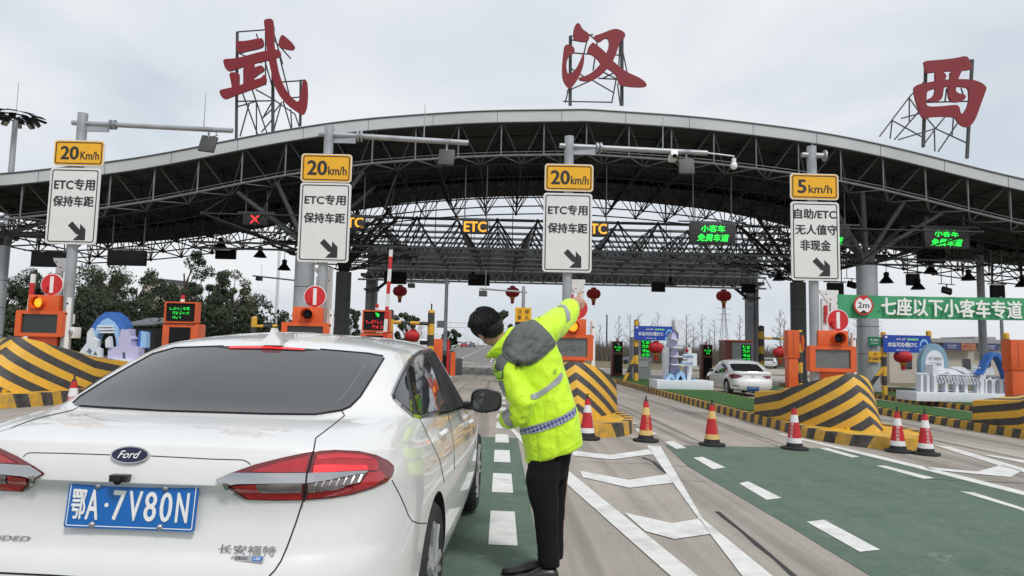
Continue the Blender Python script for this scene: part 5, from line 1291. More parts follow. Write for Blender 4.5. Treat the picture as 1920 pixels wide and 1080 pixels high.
# ---------------- the small white sedan between islands
c2 = P(1388, 745, 28.6); car2 = thing('sedan', 'small white sedan driving away in the lane beyond the turf', 'car', (9.98, 27.6, gz(9.98)), 0)
bpy.context.view_layer.update()
body2 = car_body(car2, {'gy': .42, 'lip': 1.01, 'roof': (.05, .0), 'scale': (.94, .90, 1.0)}, mat('pale_white_paint', (0.72, 0.74, 0.74), .25, var=.02, coat=1.0))
v2 = bvh_of([body2]); M2 = wm(car2)
Z3 = lambda L: Zc(L, 1160, 580, 5.4)
q = MB(); patch(q, Z3([(1125, 555), (1180, 550), (1320, 552), (1400, 560), (1440, 595), (1470, 632), (1400, 632), (1250, 628), (1160, 622), (1140, 590)]), v2, M_glass, .008, 2.5); q.build('rear_window', car2, world=True, smooth=60)
q = MB(); patch(q, Z3([(1115, 658), (1180, 655), (1262, 676), (1210, 695), (1150, 700), (1125, 690)]), v2, M_dred, .01, 2); q.build('tail_light', car2, world=True, smooth=60); q = MB(); patch(q, Z3([(1450, 680), (1500, 674), (1535, 676), (1537, 700), (1500, 704)]), v2, M_dred, .01, 2); q.build('tail_light', car2, world=True, smooth=60)
q = MB(); patch(q, Z3([(1300, 780), (1420, 784), (1418, 826), (1298, 822)]), v2, M_plateb, .02, 2); po = q.build('number_plate', car2, world=True)
q = MB(); c, a, b, n_ = surf_frame(1411.5, 727, 5, 2, v2)
rg = random.Random(3)
led_row(q, 0, 0, 0, 7, .07, M_whiteink, 1.0, .7, 2); q.v = [tuple(c+a*v[0]*.75+b*v[2]+n_*.03) for v in q.v]; q.build('lettering', po, world=True)
q = MB(); patch(q, Z3([(1150, 835), (1200, 815), (1450, 830), (1475, 850), (1440, 865), (1170, 848)]), v2, M_trim, .01, 2.5); patch(q, Z3([(1155, 768), (1225, 772), (1225, 780), (1155, 776)]), v2, M_trim, .01, 2); q.build('bumper_insert', car2, world=True)
for SD in (1, -1): q = MB(); patch(q, Z3([(895, 640), (940, 595), (985, 560), (1040, 548), (1085, 565), (1104, 600), (1102, 632), (1000, 645)]), v2, M_glass, .008, 2.5, mirror=M2, side=SD); q.build('side_window', car2, world=True, smooth=60)
c, a, b, n_ = surf_frame(1412, 706, 3, 2, v2); q = MB(); q.prism(oval(.07, .045, 20), c+n_*.01, a, b, .01, M_chrome); q.build('emblem', car2, world=True)
for y in (1.05*.9, 3.9*.9):
    for s in (-1, 1): wheel(car2, s*.76, y, .325, s)
for s in (-1, 1):
    q = MB(); q.ell((s*.93, 2.75, .98), (.10, .06, .07), M_trim, 12, 8); q.build('door_mirror', car2, smooth=60)
# ================================================================== the worker
M_skin = mat('skin', (0.46, 0.27, 0.19), 0.55, var=0.06, scale=20)
M_hair = mat('black_hair', (0.007, 0.0065, 0.0075), 0.5, var=0.3, scale=60, spec=.3)
M_trous = mat('black_trousers', (0.0055, 0.0055, 0.007), 0.85, var=0.2, spec=.25)
M_shoe = mat('black_leather', (0.012, 0.011, 0.011), 0.35, var=0.1)
M_grey = mat('grey_hood_cloth', (0.105, 0.115, 0.110), 0.75, var=0.12, scale=6, bump=0.35, bscale=14)
M_refl = mat('reflective_tape', (0.34, 0.35, 0.36), 0.35, 0.25, var=0.08, scale=12)
def fabric():
    m = mat('hi_vis_cloth', (0.56, 0.86, 0.015), 0.62, var=0.05, scale=5); n = m.node_tree.nodes; l = m.node_tree.links; b = n['Principled BSDF']
    t = n.new('ShaderNodeTexCoord'); mp = n.new('ShaderNodeMapping'); mp.inputs['Scale'].default_value = (9, 9, 4.5); mp.inputs['Rotation'].default_value = (0, .6, 0); l.new(t.outputs['Object'], mp.inputs[0])
    z = n.new('ShaderNodeTexNoise'); z.inputs['Scale'].default_value = 1.0; z.inputs['Detail'].default_value = 3; z.inputs['Distortion'].default_value = 1.2; l.new(mp.outputs[0], z.inputs['Vector'])
    bp = n.new('ShaderNodeBump'); bp.inputs['Strength'].default_value = .55; bp.inputs['Distance'].default_value = .05; l.new(z.outputs[0], bp.inputs['Height']); l.new(bp.outputs[0], b.inputs['Normal'])
    b.inputs['Sheen Weight'].default_value = .2
    return m
M_hiv = fabric()
def checker():
    m = mat('checked_tape', (.02, .04, .2), .4, var=0); n = m.node_tree.nodes; l = m.node_tree.links; b = n['Principled BSDF']
    t = n.new('ShaderNodeTexCoord'); mp = n.new('ShaderNodeMapping'); mp.inputs['Rotation'].default_value = (0, R(-20), 0); l.new(t.outputs['Object'], mp.inputs[0])
    sx = n.new('ShaderNodeSeparateXYZ'); l.new(mp.outputs[0], sx.inputs[0])
    f = lambda o, p: math_node(n, l, 'GREATER_THAN', math_node(n, l, 'FRACT', math_node(n, l, 'ADD', math_node(n, l, 'DIVIDE', o, p), 40.0)), .5)
    a, c = f(sx.outputs[0], .034), f(sx.outputs[2], .034); k = math_node(n, l, 'ABSOLUTE', math_node(n, l, 'SUBTRACT', a, c))
    mx = n.new('ShaderNodeMixRGB'); mx.inputs[1].default_value = (.035, .055, .24, 1); mx.inputs[2].default_value = (.30, .33, .40, 1); l.new(k, mx.inputs[0]); l.new(mx.outputs[0], b.inputs['Base Color']); return m
M_chk = checker()
YP = 4.46
foot = G(1012, 1070)
man = thing('person', 'worker in a lime hi-vis jacket bending towards the sedan, one arm raised and pointing', 'person', (foot.x, YP, gz(foot.x)))
def ringpx(cx, cy, ang, hw, Y, depth, n=20, sq=.85):
    """a loop round a limb: centre in pixels, half width hw pixels across direction ang (degrees), depth metres along the view"""
    c = P(cx, cy, Y); k = Y/F*hw; a = R(ang); ux = Vector((math.cos(a), 0, -math.sin(a)))
    out = []
    for i in range(n):
        t = 2*math.pi*i/n; cs, sn = math.cos(t), math.sin(t)
        out.append(c+ux*(k*math.copysign(abs(cs)**sq, cs))+UY*(depth*math.copysign(abs(sn)**sq, sn)))
    return out
def lr(L, Rr, Y, depth, **kw):
    cx, cy = (L[0]+Rr[0])/2, (L[1]+Rr[1])/2; ang = math.degrees(math.atan2(Rr[1]-L[1], Rr[0]-L[0])); hw = math.hypot(Rr[0]-L[0], Rr[1]-L[1])/2
    return ringpx(cx, cy, ang, hw, Y, depth, **kw)
def remesh(mb, name, parent, vox, smooth_it, m, disp=None):
    o = mb.build(name, parent, world=True); r = o.modifiers.new('r', 'REMESH'); r.mode = 'VOXEL'; r.voxel_size = vox
    s = o.modifiers.new('s', 'SMOOTH'); s.iterations = smooth_it; s.factor = .5
    if disp:
        for sc, st in disp:
            tx = bpy.data.textures.new('folds', 'CLOUDS'); tx.noise_scale = sc; tx.noise_depth = 1
            d = o.modifiers.new('d', 'DISPLACE'); d.texture = tx; d.strength = st; d.mid_level = .5; d.texture_coords = 'LOCAL'
    bpy.context.view_layer.update(); dg = bpy.context.evaluated_depsgraph_get()
    me = bpy.data.meshes.new_from_object(o.evaluated_get(dg), depsgraph=dg); o.modifiers.clear(); o.data = me; me.materials.clear(); me.materials.append(m); me.shade_smooth()
    return o
def limb(mb, pts, m, n=14):
    mb.tube([P(a, b, y) for a, b, y, r in pts], [r for *_, r in pts], m, n)
# ---- body: one continuous figure (head, neck, trunk, legs, arms, hands)
b = MB()
HC = P(914.5, 614, YP+.02)
up = Vector((-.66, .02, .74)).normalized(); fwd = Vector((-.42, .90, -.36)); fwd = (fwd-up*fwd.dot(up)).normalized(); rt = fwd.cross(up).normalized()
HM = Matrix((rt, fwd, up)).transposed()
def H(x, y, z): return HC+HM @ Vector((x, y, z))
b.ell(H(0, -.004, .022), (.078, .098, .095), M_skin, 20, 14, HM); b.ell(H(0, .030, -.045), (.062, .075, .075), M_skin, 18, 12, HM)
b.ell(H(0, .062, -.088), (.030, .030, .026), M_skin, 12, 8, HM)                      # chin
b.loft([[H(x, y, z) for x, y in ((-w, .085), (w, .085), (w*.5, d), (-w*.5, d))] for w, d, z in ((.010, .100, .022), (.014, .112, -.012), (.018, .120, -.026), (.012, .100, -.036))], M_skin)   # nose
for s in (-1, 1):
    b.ell(H(s*.080, -.004, -.012), (.010, .020, .034), M_skin, 10, 8, HM); b.ell(H(s*.030, .086, -.058), (.018, .012, .006), M_skin, 8, 6, HM); b.ell(H(s*.034, .082, .036), (.024, .014, .007), M_skin, 8, 6, HM)
b.tube([H(0, -.018, -.055), P(937, 640, YP+.03), P(962, 655, YP+.03)], [.055, .058, .075], M_skin, 16)
b.loft([lr(L, Rr, Y, d) for L, Rr, Y, d in (((1000, 850), (1078, 830), 4.48, .09), ((985, 790), (1062, 760), 4.47, .09), ((960, 720), (1040, 690), 4.46, .10), ((940, 665), (1030, 628), 4.46, .09), ((945, 650), (995, 620), 4.47, .06))], M_skin)
limb(b, [(1020, 842, 4.42, .085), (1018, 940, 4.42, .06), (1027, 1050, 4.42, .042)], M_skin); limb(b, [(1045, 842, 4.56, .08), (1045, 940, 4.57, .058), (1041, 1042, 4.57, .040)], M_skin)
limb(b, [(948, 685, 4.37, .05), (983, 758, 4.33, .034), (958, 784, 4.40, .034), (954, 783, 4.47, .03)], M_skin)
limb(b, [(1020, 628, 4.53, .05), (1048, 606, 4.76, .042), (1072, 573, 4.97, .031), (1076, 568, 5.0, .03)], M_skin)
# pointing hand
YH = 5.02
def hp(px, py, dy=0.0): return P(px, py, YH+dy)
b.loft([[hp(1074, 561), hp(1071, 571), hp(1077, 578), hp(1083, 574), hp(1079, 562)], [hp(1076, 559, .035), hp(1078, 572, .02), hp(1087, 577, .02), hp(1093, 570, .03), hp(1088, 560, .04)],
        [hp(1074.5, 562, -.03), hp(1072, 571, -.03), hp(1077, 576, -.028), hp(1081, 571, -.028), hp(1078, 563, -.03)]][::-1] if False else
       [[c+Vector((math.cos(t)*a, 0, math.sin(t)*bb)) @ Matrix.Rotation(R(-38), 3, 'Y') for t in np.linspace(0, 2*math.pi, 13)[:-1]] for c, a, bb in ((hp(1074, 570, -.03), .030, .024), (hp(1079, 566.5, .0), .040, .030), (hp(1085, 565, .025), .043, .030), (hp(1089, 564.5, .045), .036, .024))], M_skin)
def finger(pts, r): b.tube([hp(*p) for p in pts], [r, r*.98, r*.9, r*.72][:len(pts)], M_skin, 10)
finger([(1081, 561, .02), (1084, 555.5, .03), (1087.5, 550, .045), (1090.3, 545.8, .055)], .0105)          # index, pointing
finger([(1088, 561, .035), (1092.5, 562, .05), (1093.5, 566, .045), (1091.5, 569.5, .03)], .0100)
finger([(1088.5, 565, .035), (1094, 567.5, .045), (1094.5, 572.5, .035), (1092, 575.5, .02)], .0098)
finger([(1087, 569, .03), (1091.5, 572.5, .035), (1091.5, 577.5, .025), (1089.5, 579.5, .012)], .0088)
finger([(1077, 567, -.03), (1080.5, 573, -.045), (1085.5, 575.5, -.04), (1089, 574, -.03)], .0115)            # thumb folded under
# other hand, resting at the sill
for k in range(5): b.tube([P(955, 781, 4.49), P(953-k*.6, 777+k*2.2, 4.555), P(951-k*.4, 776+k*2.6, 4.60)], [.016, .010, .007], M_skin, 8)
remesh(b, 'body', man, .0042, 2, M_skin)
e = MB()
for s in (-1, 1): e.ell(H(s*.033, .089, .022), (.012, .008, .007), M_whiteink, 10, 8, HM); e.ell(H(s*.033, .096, .022), (.005, .004, .005), M_ink, 8, 6, HM)
e.build('eyes', man, world=True, smooth=60)
e = MB(); e.ell(H(0, .098, -.060), (.024, .008, .007), mat('lips', (.34, .13, .11), .5, var=0), 12, 8, HM); e.build('mouth', man, world=True, smooth=60)
# hair
h = MB(); h.ell(H(0, -.012, .034), (.090, .108, .100), M_hair, 28, 18, HM); h.ell(H(0, -.045, -.02), (.078, .066, .072), M_hair, 22, 14, HM)
h.ell(H(0, .060, .085), (.070, .045, .035), M_hair, 18, 10, HM)
for s in (-1, 1): h.ell(H(s*.074, .012, .012), (.014, .035, .045), M_hair, 10, 8, HM)
ho = remesh(h, 'hair', man, .006, 3, M_hair, [(.018, .008)])
hs = MB(); rg = random.Random(5)
for i in range(900):
    th, ph = rg.uniform(0, 2*math.pi), math.acos(rg.uniform(-.55, 1)); d = Vector((math.sin(ph)*math.cos(th), math.sin(ph)*math.sin(th), math.cos(ph)))
    if d.y > .6 and d.z < .45: continue
    p = Vector((d.x*.090, d.y*.108-.012, d.z*.101+.034)); tg = Vector((0, 0, -1))+Vector((rg.uniform(-.35, .35), rg.uniform(-.3, .3), 0)); tg = (tg-d*tg.dot(d))
    if tg.length < .1: continue
    tg.normalize(); q = [p+d*.001, p+tg*.018+d*.0035, p+tg*.036+d*.001-Vector((0, 0, .004))]
    hs.tube([HC+HM @ v for v in q], [.0022, .0026, .0006], M_hair, 4)
hs.build('hair_strands', ho, world=True, smooth=60)
# ---- jacket
j = MB()
j.loft([lr(L, Rr, Y, d, n=26) for L, Rr, Y, d in (((986, 869), (1091, 833), 4.47, .165), ((984, 852), (1090, 815), 4.47, .165), ((977, 812), (1084, 775), 4.465, .16), ((972, 775), (1072, 738), 4.46, .155), ((960, 735), (1062, 706), 4.46, .15), ((946, 700), (1053, 672), 4.46, .148), ((935, 672), (1044, 645), 4.46, .14), ((930, 655), (1034, 618), 4.465, .125), ((934, 645), (1015, 605), 4.47, .10), ((940, 640), (990, 606), 4.475, .075))], M_hiv)
j.loft([lr(L, Rr, Y, d) for L, Rr, Y, d in (((944, 672), (1002, 620), 4.47, .098), ((925, 672), (974, 611), 4.475, .098), ((913, 672), (960, 611), 4.478, .094), ((911, 669), (957, 610), 4.48, .088))], M_hiv)      # collar
limb(j, [(975, 668, 4.42, .105), (950, 690, 4.36, .088), (966, 728, 4.325, .080), (982, 757, 4.31, .077), (972, 777, 4.335, .070), (957, 785, 4.385, .062), (948, 787, 4.44, .057)], M_hiv, 18)
limb(j, [(990, 645, 4.48, .115), (1020, 622, 4.56, .102), (1042, 606, 4.72, .094), (1058, 592, 4.86, .085), (1068, 580, 4.97, .074), (1072, 575, 5.0, .066)], M_hiv, 18)
jk = remesh(j, 'jacket', man, .0085, 5, M_hiv, [(.13, .022), (.05, .006)])
bj = bvh_of([jk])
Q1 = lambda L: Zc(L, 860, 540, 4.154)
Q2 = lambda L: Zc(L, 900, 760, 3.375)
def sew(nm, poly, m, off=.004, step=3.0, parent=None, lift=None):
    q = MB(); patch(q, poly, bj, m, off, step, lift=lift); return q.build(nm, parent or jk, world=True, smooth=70)
HOOD = smoothpoly(Q1([(575, 258), (600, 270), (680, 340), (735, 410), (745, 445), (720, 470), (660, 525), (600, 570), (550, 600), (490, 592), (430, 583), (385, 560), (352, 520), (350, 470), (370, 410), (420, 340), (470, 285), (520, 265)]), 2)
from mathutils import noise as mnoise
def hl(x, y):
    d = min(math.hypot(x-a, y-b_) for a, b_ in HOOD); e = min(1, d/7)
    u, v = (x*.75+y*.66)/13, (x*.66-y*.75)/30
    return .022*e**.6+e*(.016*mnoise.noise(Vector((u, v, 1.3)))+.012*abs(mnoise.noise(Vector((u*1.7, v*1.5, 4.1)))))
hood = sew('hood', HOOD, M_grey, .005, 1.7, lift=hl)
q = MB(); rimp = [hit(bj, *p_, .006) for p_ in HOOD+HOOD[:1]]; q.tube([p_ for p_ in rimp if p_ is not None], .008, M_grey, 6); q.build('hood_hem', hood, world=True, smooth=60)
sew('shoulder_panel', smoothpoly(Q1([(335, 510), (365, 545), (385, 575), (360, 600), (352, 640), (340, 640), (283, 636), (292, 580), (310, 540)]), 1), M_grey, .005)
sew('shoulder_tab', Q1([(583, 236), (590, 214), (645, 196), (652, 205), (640, 228), (600, 240)]), M_grey, .006)
sew('back_stripe', Q1([(556, 830), (610, 815), (690, 765), (760, 700), (800, 652), (812, 690), (790, 735), (720, 790), (640, 845), (600, 868), (560, 868)]), M_refl, .004)
sew('checked_belt', Q2([(255, 152), (330, 135), (430, 105), (520, 70), (575, 35), (600, 10), (606, 40), (590, 70), (530, 108), (440, 145), (350, 170), (262, 180)]), M_chk, .006)
sew('belt_edge', Q2([(258, 146), (330, 129), (430, 99), (520, 64), (575, 29), (600, 4), (601, 11), (576, 37), (520, 72), (430, 107), (330, 137), (258, 154)]), M_refl, .008, 2); sew('belt_edge', Q2([(262, 179), (350, 169), (440, 144), (530, 107), (590, 69), (606, 39), (607, 45), (592, 76), (530, 114), (440, 151), (350, 176), (262, 186)]), M_refl, .008, 2)
sew('sleeve_stripe', Q1([(815, 150), (838, 145), (862, 190), (868, 245), (840, 268), (836, 215)]), M_refl, .004, 2.5); sew('sleeve_stripe', Q1([(690, 168), (720, 148), (790, 128), (838, 140), (820, 152), (770, 150), (715, 170)]), M_refl, .004, 2.5)
sew('arm_stripe', Q1([(312, 725), (345, 720), (362, 780), (372, 850), (398, 905), (385, 925), (350, 890), (328, 820)]), M_refl, .004, 2.5)
sew('cuff_stripe', Q2([(138, 50), (180, 20), (200, 60), (185, 70), (215, 130), (200, 142), (160, 115), (145, 85)]), M_refl, .004, 2.5)
bd = sew('arm_badge', Q1([(270, 644), (350, 642), (348, 706), (268, 704)]), M_grey, .006, 2.5); q = MB(); patch(q, Q1([(275, 650), (343, 648), (341, 698), (274, 696)]), bj, mat('badge_lime', (.42, .75, .10), .4, var=.05), .009, 2.5); q.build('badge_face', bd, world=True)
c, a, b_, n_ = surf_frame(1040, 697, 4, 3, bj); q = MB(); q.text('安', c+n_*.008, (a+b_*.35).normalized(), b_, .035, mat('print_olive', (.14, .22, .03), .6, var=0)); q.build('back_print', jk, world=True)
q = MB(); p0 = hit(bj, 967, 683, .02); q.ell(p0, (.013, .012, .013), M_lblk, 10, 8); q.tube([p0, hit(bj, 973, 687, .016), hit(bj, 980, 688, .014)], .004, M_lblk, 6); q.build('hood_toggle', hood, world=True, smooth=60)
q = MB(); seam(q, Q2([(365, 175), (370, 240), (372, 290), (378, 355)]), bj, .004, mat('seam_lime', (.34, .52, .01), .7, var=0), .002, 3); seam(q, Q2([(300, 345), (380, 350), (470, 320), (560, 275), (640, 225)]), bj, .003, mat('seam_lime', (.34, .52, .01), .7, var=0), .002, 3); q.build('stitching', jk, world=True)
# ---- trousers and shoes
tr = MB()
tr.loft([lr((990, 845), (1070, 825), 4.48, .12), lr((989, 870), (1071, 850), 4.49, .12), lr((1000, 900), (1062, 895), 4.50, .11)], M_trous)
def leg(rows, Y, d): tr.loft([ringpx(cx, cy, 0, hw, Y, dd, 16) for cx, cy, hw, dd in rows], M_trous)
leg([(1022, 860, 31, .10), (1017, 905, 30.5, .098), (1018, 925, 28.5, .092), (1023, 955, 24.5, .082), (1025, 985, 22, .075), (1027, 1020, 20.5, .068), (1029, 1050, 20, .062), (1031, 1061, 19, .06)], 4.42, 0)
leg([(1047, 850, 23, .10), (1044, 905, 19, .09), (1044, 953, 15, .078), (1041, 1000, 15, .07), (1041, 1046, 14.5, .06)], 4.57, 0)
remesh(tr, 'trousers', man, .008, 3, M_trous, [(.07, .010)])
for cx, by, Y in ((0, 1079.5, 4.40), (-18, 1066.5, 4.545)):
    q = MB(); k = Y/F; z0 = gz(.2)
    xs = [(959, .022, .030, .010), (963, .036, .040, .02), (975, .046, .050, .028), (990, .048, .058, .03), (1005, .044, .085, .04), (1018, .042, .10, .05), (1034, .040, .10, .052), (1043, .036, .095, .05), (1047, .026, .07, .04)]
    rings = []
    for px, w, hh, _ in xs:
        c = P(px+cx, by, Y); rings.append([Vector((c.x, Y+w*math.cos(t), gz(c.x)+.004+hh*.5+hh*.5*math.sin(t)*(1 if math.sin(t) > 0 else .92))) for t in np.linspace(0, 2*math.pi, 15)[:-1]])
    q.loft(rings, M_shoe); so = q.build('shoe', man, world=True, smooth=50)
    q = MB(); pts = [(959, .028), (970, .044), (990, .050), (1010, .044), (1030, .042), (1045, .034), (1048, .02)]
    L = [(P(a+cx, by, Y).x, Y+w) for a, w in pts]+[(P(a+cx, by, Y).x, Y-w) for a, w in pts[::-1]]; ar = sum(L[i][0]*L[(i+1) % len(L)][1]-L[(i+1) % len(L)][0]*L[i][1] for i in range(len(L))); L = L if ar > 0 else L[::-1]
    q.prism(L, (0, 0, gz(foot.x)+.018), UX, UY, .016, M_rubber); q.build('sole', so, world=True)
# ================================================================== festive displays on the islands
M_dblue = mat('display_blue', (0.045, 0.15, 0.48), 0.45, var=.08)
M_sky = mat('display_sky_blue', (0.30, 0.50, 0.74), 0.45, var=.06)
M_lilac = mat('display_lilac', (0.50, 0.47, 0.68), 0.5, var=.05)
M_dwhite = mat('display_white', (0.66, 0.69, 0.74), 0.5, var=.05)
M_steelb = mat('display_steel_blue', (0.20, 0.33, 0.43), 0.5, var=.05)
def disp(label, pxc, Y, plinth):
    c = P(pxc, 700, Y); z0 = gz(c.x)+.235
    t = thing('festive_display', label, 'display', (c.x, Y, z0), group='festive cut-out displays on the turf')
    a, b = P(plinth[0], 700, Y).x, P(plinth[1], 700, Y).x; mb = MB(); mb.bb(a, b, Y-.55, Y+.85, z0, z0+plinth[2], M_dwhite); mb.build('plinth', t, world=True, bevel=.02)
    return t
def cut(t, name, polys, Y, th, m, dy=0.0, smooth=None, holes=None):
    mb = MB()
    for i, pl in enumerate(polys):
        mb.prism([XZ(a, b, Y) for a, b in pl], (0, Y+dy+.02*i, 0), UX, UZ, th, m, holes=[[XZ(a, b, Y) for a, b in h] for h in (holes or {}).get(i, [])])
    return mb.build(name, t, world=True)
ZL = lambda L: Zc(L, 0, 460, 3.6)
t = disp('blue arch display with a lilac gate tower and white cut-out village', 215, 27, (128, 262, .20))
cut(t, 'outer_arch', [ZL([(565, 790), (568, 680), (582, 610), (610, 545), (650, 485), (700, 450), (750, 447), (800, 480), (835, 535), (838, 620), (838, 790), (815, 790), (812, 620), (800, 560), (770, 515), (725, 490), (690, 505), (650, 555), (622, 620), (605, 690), (602, 790)])], 27, .55, M_dblue, .1)
cut(t, 'inner_arch', [ZL([(604, 790), (606, 690), (625, 622), (652, 558), (690, 508), (725, 492), (765, 517), (796, 562), (808, 625), (812, 790), (790, 790), (785, 640), (770, 580), (745, 545), (715, 538), (685, 560), (658, 610), (642, 680), (640, 790)])], 27, .4, M_sky, -.02)
cut(t, 'name_board', [ZL([(660, 540), (770, 540), (770, 553), (660, 553)]), ZL([(655, 560), (775, 560), (775, 573), (655, 573)]), ZL([(650, 580), (785, 580), (785, 592), (650, 592)])], 27, .05, M_dwhite, -.05)
cut(t, 'gate_tower', [ZL([(760, 770), (765, 690), (835, 682), (832, 640), (822, 632), (845, 612), (848, 568), (870, 575), (905, 565), (908, 612), (925, 630), (915, 640), (915, 682), (968, 686), (966, 780), (880, 780), (878, 730), (868, 715), (858, 730), (856, 780)])], 27, .45, M_lilac, -.35)
cut(t, 'village_cutout', [ZL([(555, 780), (585, 720), (630, 660), (635, 590), (660, 560), (668, 620), (705, 640), (700, 690), (725, 700), (722, 775)]), ZL([(755, 690), (752, 640), (780, 615), (785, 640), (790, 690)])], 27, .2, M_dwhite, -.45, holes={0: [ZL([(628, 720), (650, 690), (668, 715), (650, 750)]), ZL([(672, 740), (690, 712), (705, 745)])]})
cut(t, 'side_block', [ZL([(918, 700), (935, 575), (968, 580), (962, 700)])], 27, .5, M_dblue, .05); cut(t, 'side_face', [ZL([(950, 690), (958, 580), (990, 595), (990, 690)])], 27, .3, M_sky, -.05)
t = disp('tall lilac pagoda tower display with blue arches on a white plinth', 1276, 27, (1226, 1330, .34))
q3 = lambda L: Zc(L, 1160, 580, 5.4)
tower = [(560, 745), (528, 610), (535, 560), (545, 480), (530, 470), (545, 385), (532, 372), (548, 300), (540, 290), (560, 235), (590, 235), (600, 290), (592, 300), (612, 372), (600, 385), (620, 470), (608, 480), (625, 600), (640, 745)]
cut(t, 'pagoda', [q3(tower)], 27, .7, M_lilac, .15)
mb = MB()
for zz in (300, 380, 470, 550): mb.box((P(1160+573/5.4, 700, 27).x, 27.0, P(1200, 580+zz/5.4, 27).z), (.42-.0004*(550-zz), .9, .05), M_dwhite)
mb.build('pagoda_eave', t, world=True)
cut(t, 'scroll_column', [q3([(568, 110), (632, 108), (635, 190), (665, 235), (668, 300), (615, 310), (612, 245), (585, 205), (572, 160)]), q3([(480, 745), (470, 430), (492, 380), (520, 385), (512, 745)]), q3([(700, 745), (705, 380), (745, 400), (752, 600), (735, 745)])], 27, .5, M_dwhite, .05)
cut(t, 'wave_arch', [q3([(452, 745), (470, 690), (510, 645), (545, 668), (560, 720), (570, 660), (612, 612), (650, 645), (672, 745), (640, 745), (628, 690), (608, 665), (590, 700), (588, 745), (548, 745), (540, 705), (515, 690), (500, 745)]), q3([(735, 750), (745, 700), (765, 705), (772, 755)])], 27, .4, M_sky, -.25)
cut(t, 'arch_backboard', [q3([(500, 745), (515, 695), (540, 710), (546, 745)]), q3([(592, 745), (594, 700), (608, 672), (625, 700), (636, 745)])], 27, .1, M_dblue, .0)  # dark blue boards filling the arch openings
o = cut(t, 'caption_board', [q3([(640, 455), (748, 450), (748, 500), (640, 505)]), q3([(630, 520), (748, 516), (745, 570), (628, 575)])], 27, .1, M_dwhite, -.2)
mb = MB(); cc = P(1160+692/5.4, 580+477/5.4, 26.78); led_row(mb, cc.x, cc.y, cc.z, 5, .13*.7, M_dblue, 1.1, .62, 1); cc = P(1160+688/5.4, 580+545/5.4, 26.78); led_row(mb, cc.x, cc.y, cc.z, 5, .13*.7, M_dblue, 1.1, .62, 2); mb.build('lettering', o, world=True)
cut(t, 'round_panel', [q3([(765, 445), (830, 448), (830, 580), (765, 575)])], 27, .12, M_dwhite, .5)
mb = MB(); mb.ell(P(1160+690/5.4, 580+415/5.4, 27), (.07, .07, .08), M_lred, 10, 7); mb.build('red_ornament', t, world=True, smooth=60)
t = disp('white arcade bridge display with a blue ribbon arch and domed poem panel', 1800, 27, (1702, 1895, .34))
q4 = lambda L: Zc(L, 1640, 580, 5.4)
dome = [(540, 760)]+[(678+140*math.cos(a), 560-215*math.sin(a)) for a in np.linspace(math.pi, 0, 21)]+[(820, 760)]
cut(t, 'dome_panel', [q4(dome)], 27, .28, M_steelb, .45)
inner = [(580, 760)]+[(676+95*math.cos(a), 545-130*math.sin(a)) for a in np.linspace(math.pi, 0, 17)]+[(772, 760)]
o = cut(t, 'poem_panel', [q4(inner)], 27, .02, M_dwhite, .43)
mb = MB(); c = P(1640+672/5.4, 580+500/5.4, 27); mb.text('一桥飞架南北', (c.x, 27.40, c.z), UX, UZ, .13, M_ink, w=.56); c = P(1640+682/5.4, 580+555/5.4, 27); mb.text('天堑变通途', (c.x, 27.40, c.z), UX, UZ, .13, M_ink, w=.47); mb.build('lettering', o, world=True)
span = [(400, 645), (1330, 690), (1330, 895), (1290, 890), (1285, 720), (400, 672)]
mb = MB()
def rectp(x0, y0, x1, y1): return [(x0, y0), (x1, y0), (x1, y1), (x0, y1)]
pil = []
for x in (425, 490, 562, 680, 790, 885, 1010, 1130, 1215, 1290): pil.append(q4(rectp(x-12, 660+.04*(x-400), x+14, 830+.065*(x-330))))
pil += [q4([(400, 640), (1010, 658), (1010, 672), (400, 655)]), q4([(560, 738), (1020, 752), (1020, 766), (560, 750)]), q4([(1010, 660), (1330, 676), (1330, 696), (1010, 680)]), q4([(400, 790), (1300, 848), (1300, 856), (400, 800)])]
cut(t, 'arcade', pil, 27, .35, M_dwhite, -.35)
dia = []
for k in range(14):
    x = 575+k*32; y = 668+k*1.2
    dia += [q4([(x, y), (x+7, y), (x+37, y+75), (x+30, y+75)]), q4([(x+30, y), (x+37, y), (x+7, y+75), (x, y+75)])]
mb = MB()
for i, pl in enumerate(dia): mb.prism([XZ(a, b, 27) for a, b in pl], (0, 26.66+(i % 2)*.05, 0), UX, UZ, .04, M_dwhite)
mb.build('lattice_rail', t, world=True)
arches = []
for x in (1065, 1150, 1235):
    out = [(x, 700), (x+80, 704), (x+80, 880), (x+64, 878)]+[(x+40+24*math.cos(a), 745-38*math.sin(a)) for a in np.linspace(0, math.pi, 11)]+[(x+16, 872), (x, 870)]
    arches.append(q4(out))
cut(t, 'arched_bay', arches, 27, .3, M_dwhite, -.33)
cut(t, 'bridge_tower', [q4([(1020, 860), (1020, 590), (1040, 570), (1060, 600), (1085, 590), (1110, 600), (1130, 572), (1160, 600), (1160, 660), (1075, 665), (1070, 870)])], 27, .5, M_dwhite, -.28)
cut(t, 'bridge_tower', [q4([(545, 840), (545, 560), (570, 545), (600, 620), (590, 840)])], 27, .5, M_dwhite, -.28)
rib = [(975, 655), (1010, 620), (1050, 530), (1090, 460), (1130, 434), (1170, 440), (1220, 490), (1270, 590), (1320, 740), (1368, 888), (1310, 888), (1285, 780), (1240, 640), (1195, 530), (1150, 470), (1120, 475), (1085, 520), (1045, 600), (1010, 660)]
cut(t, 'ribbon_arch', [q4(rib)], 27, .40, M_dblue, -.50)
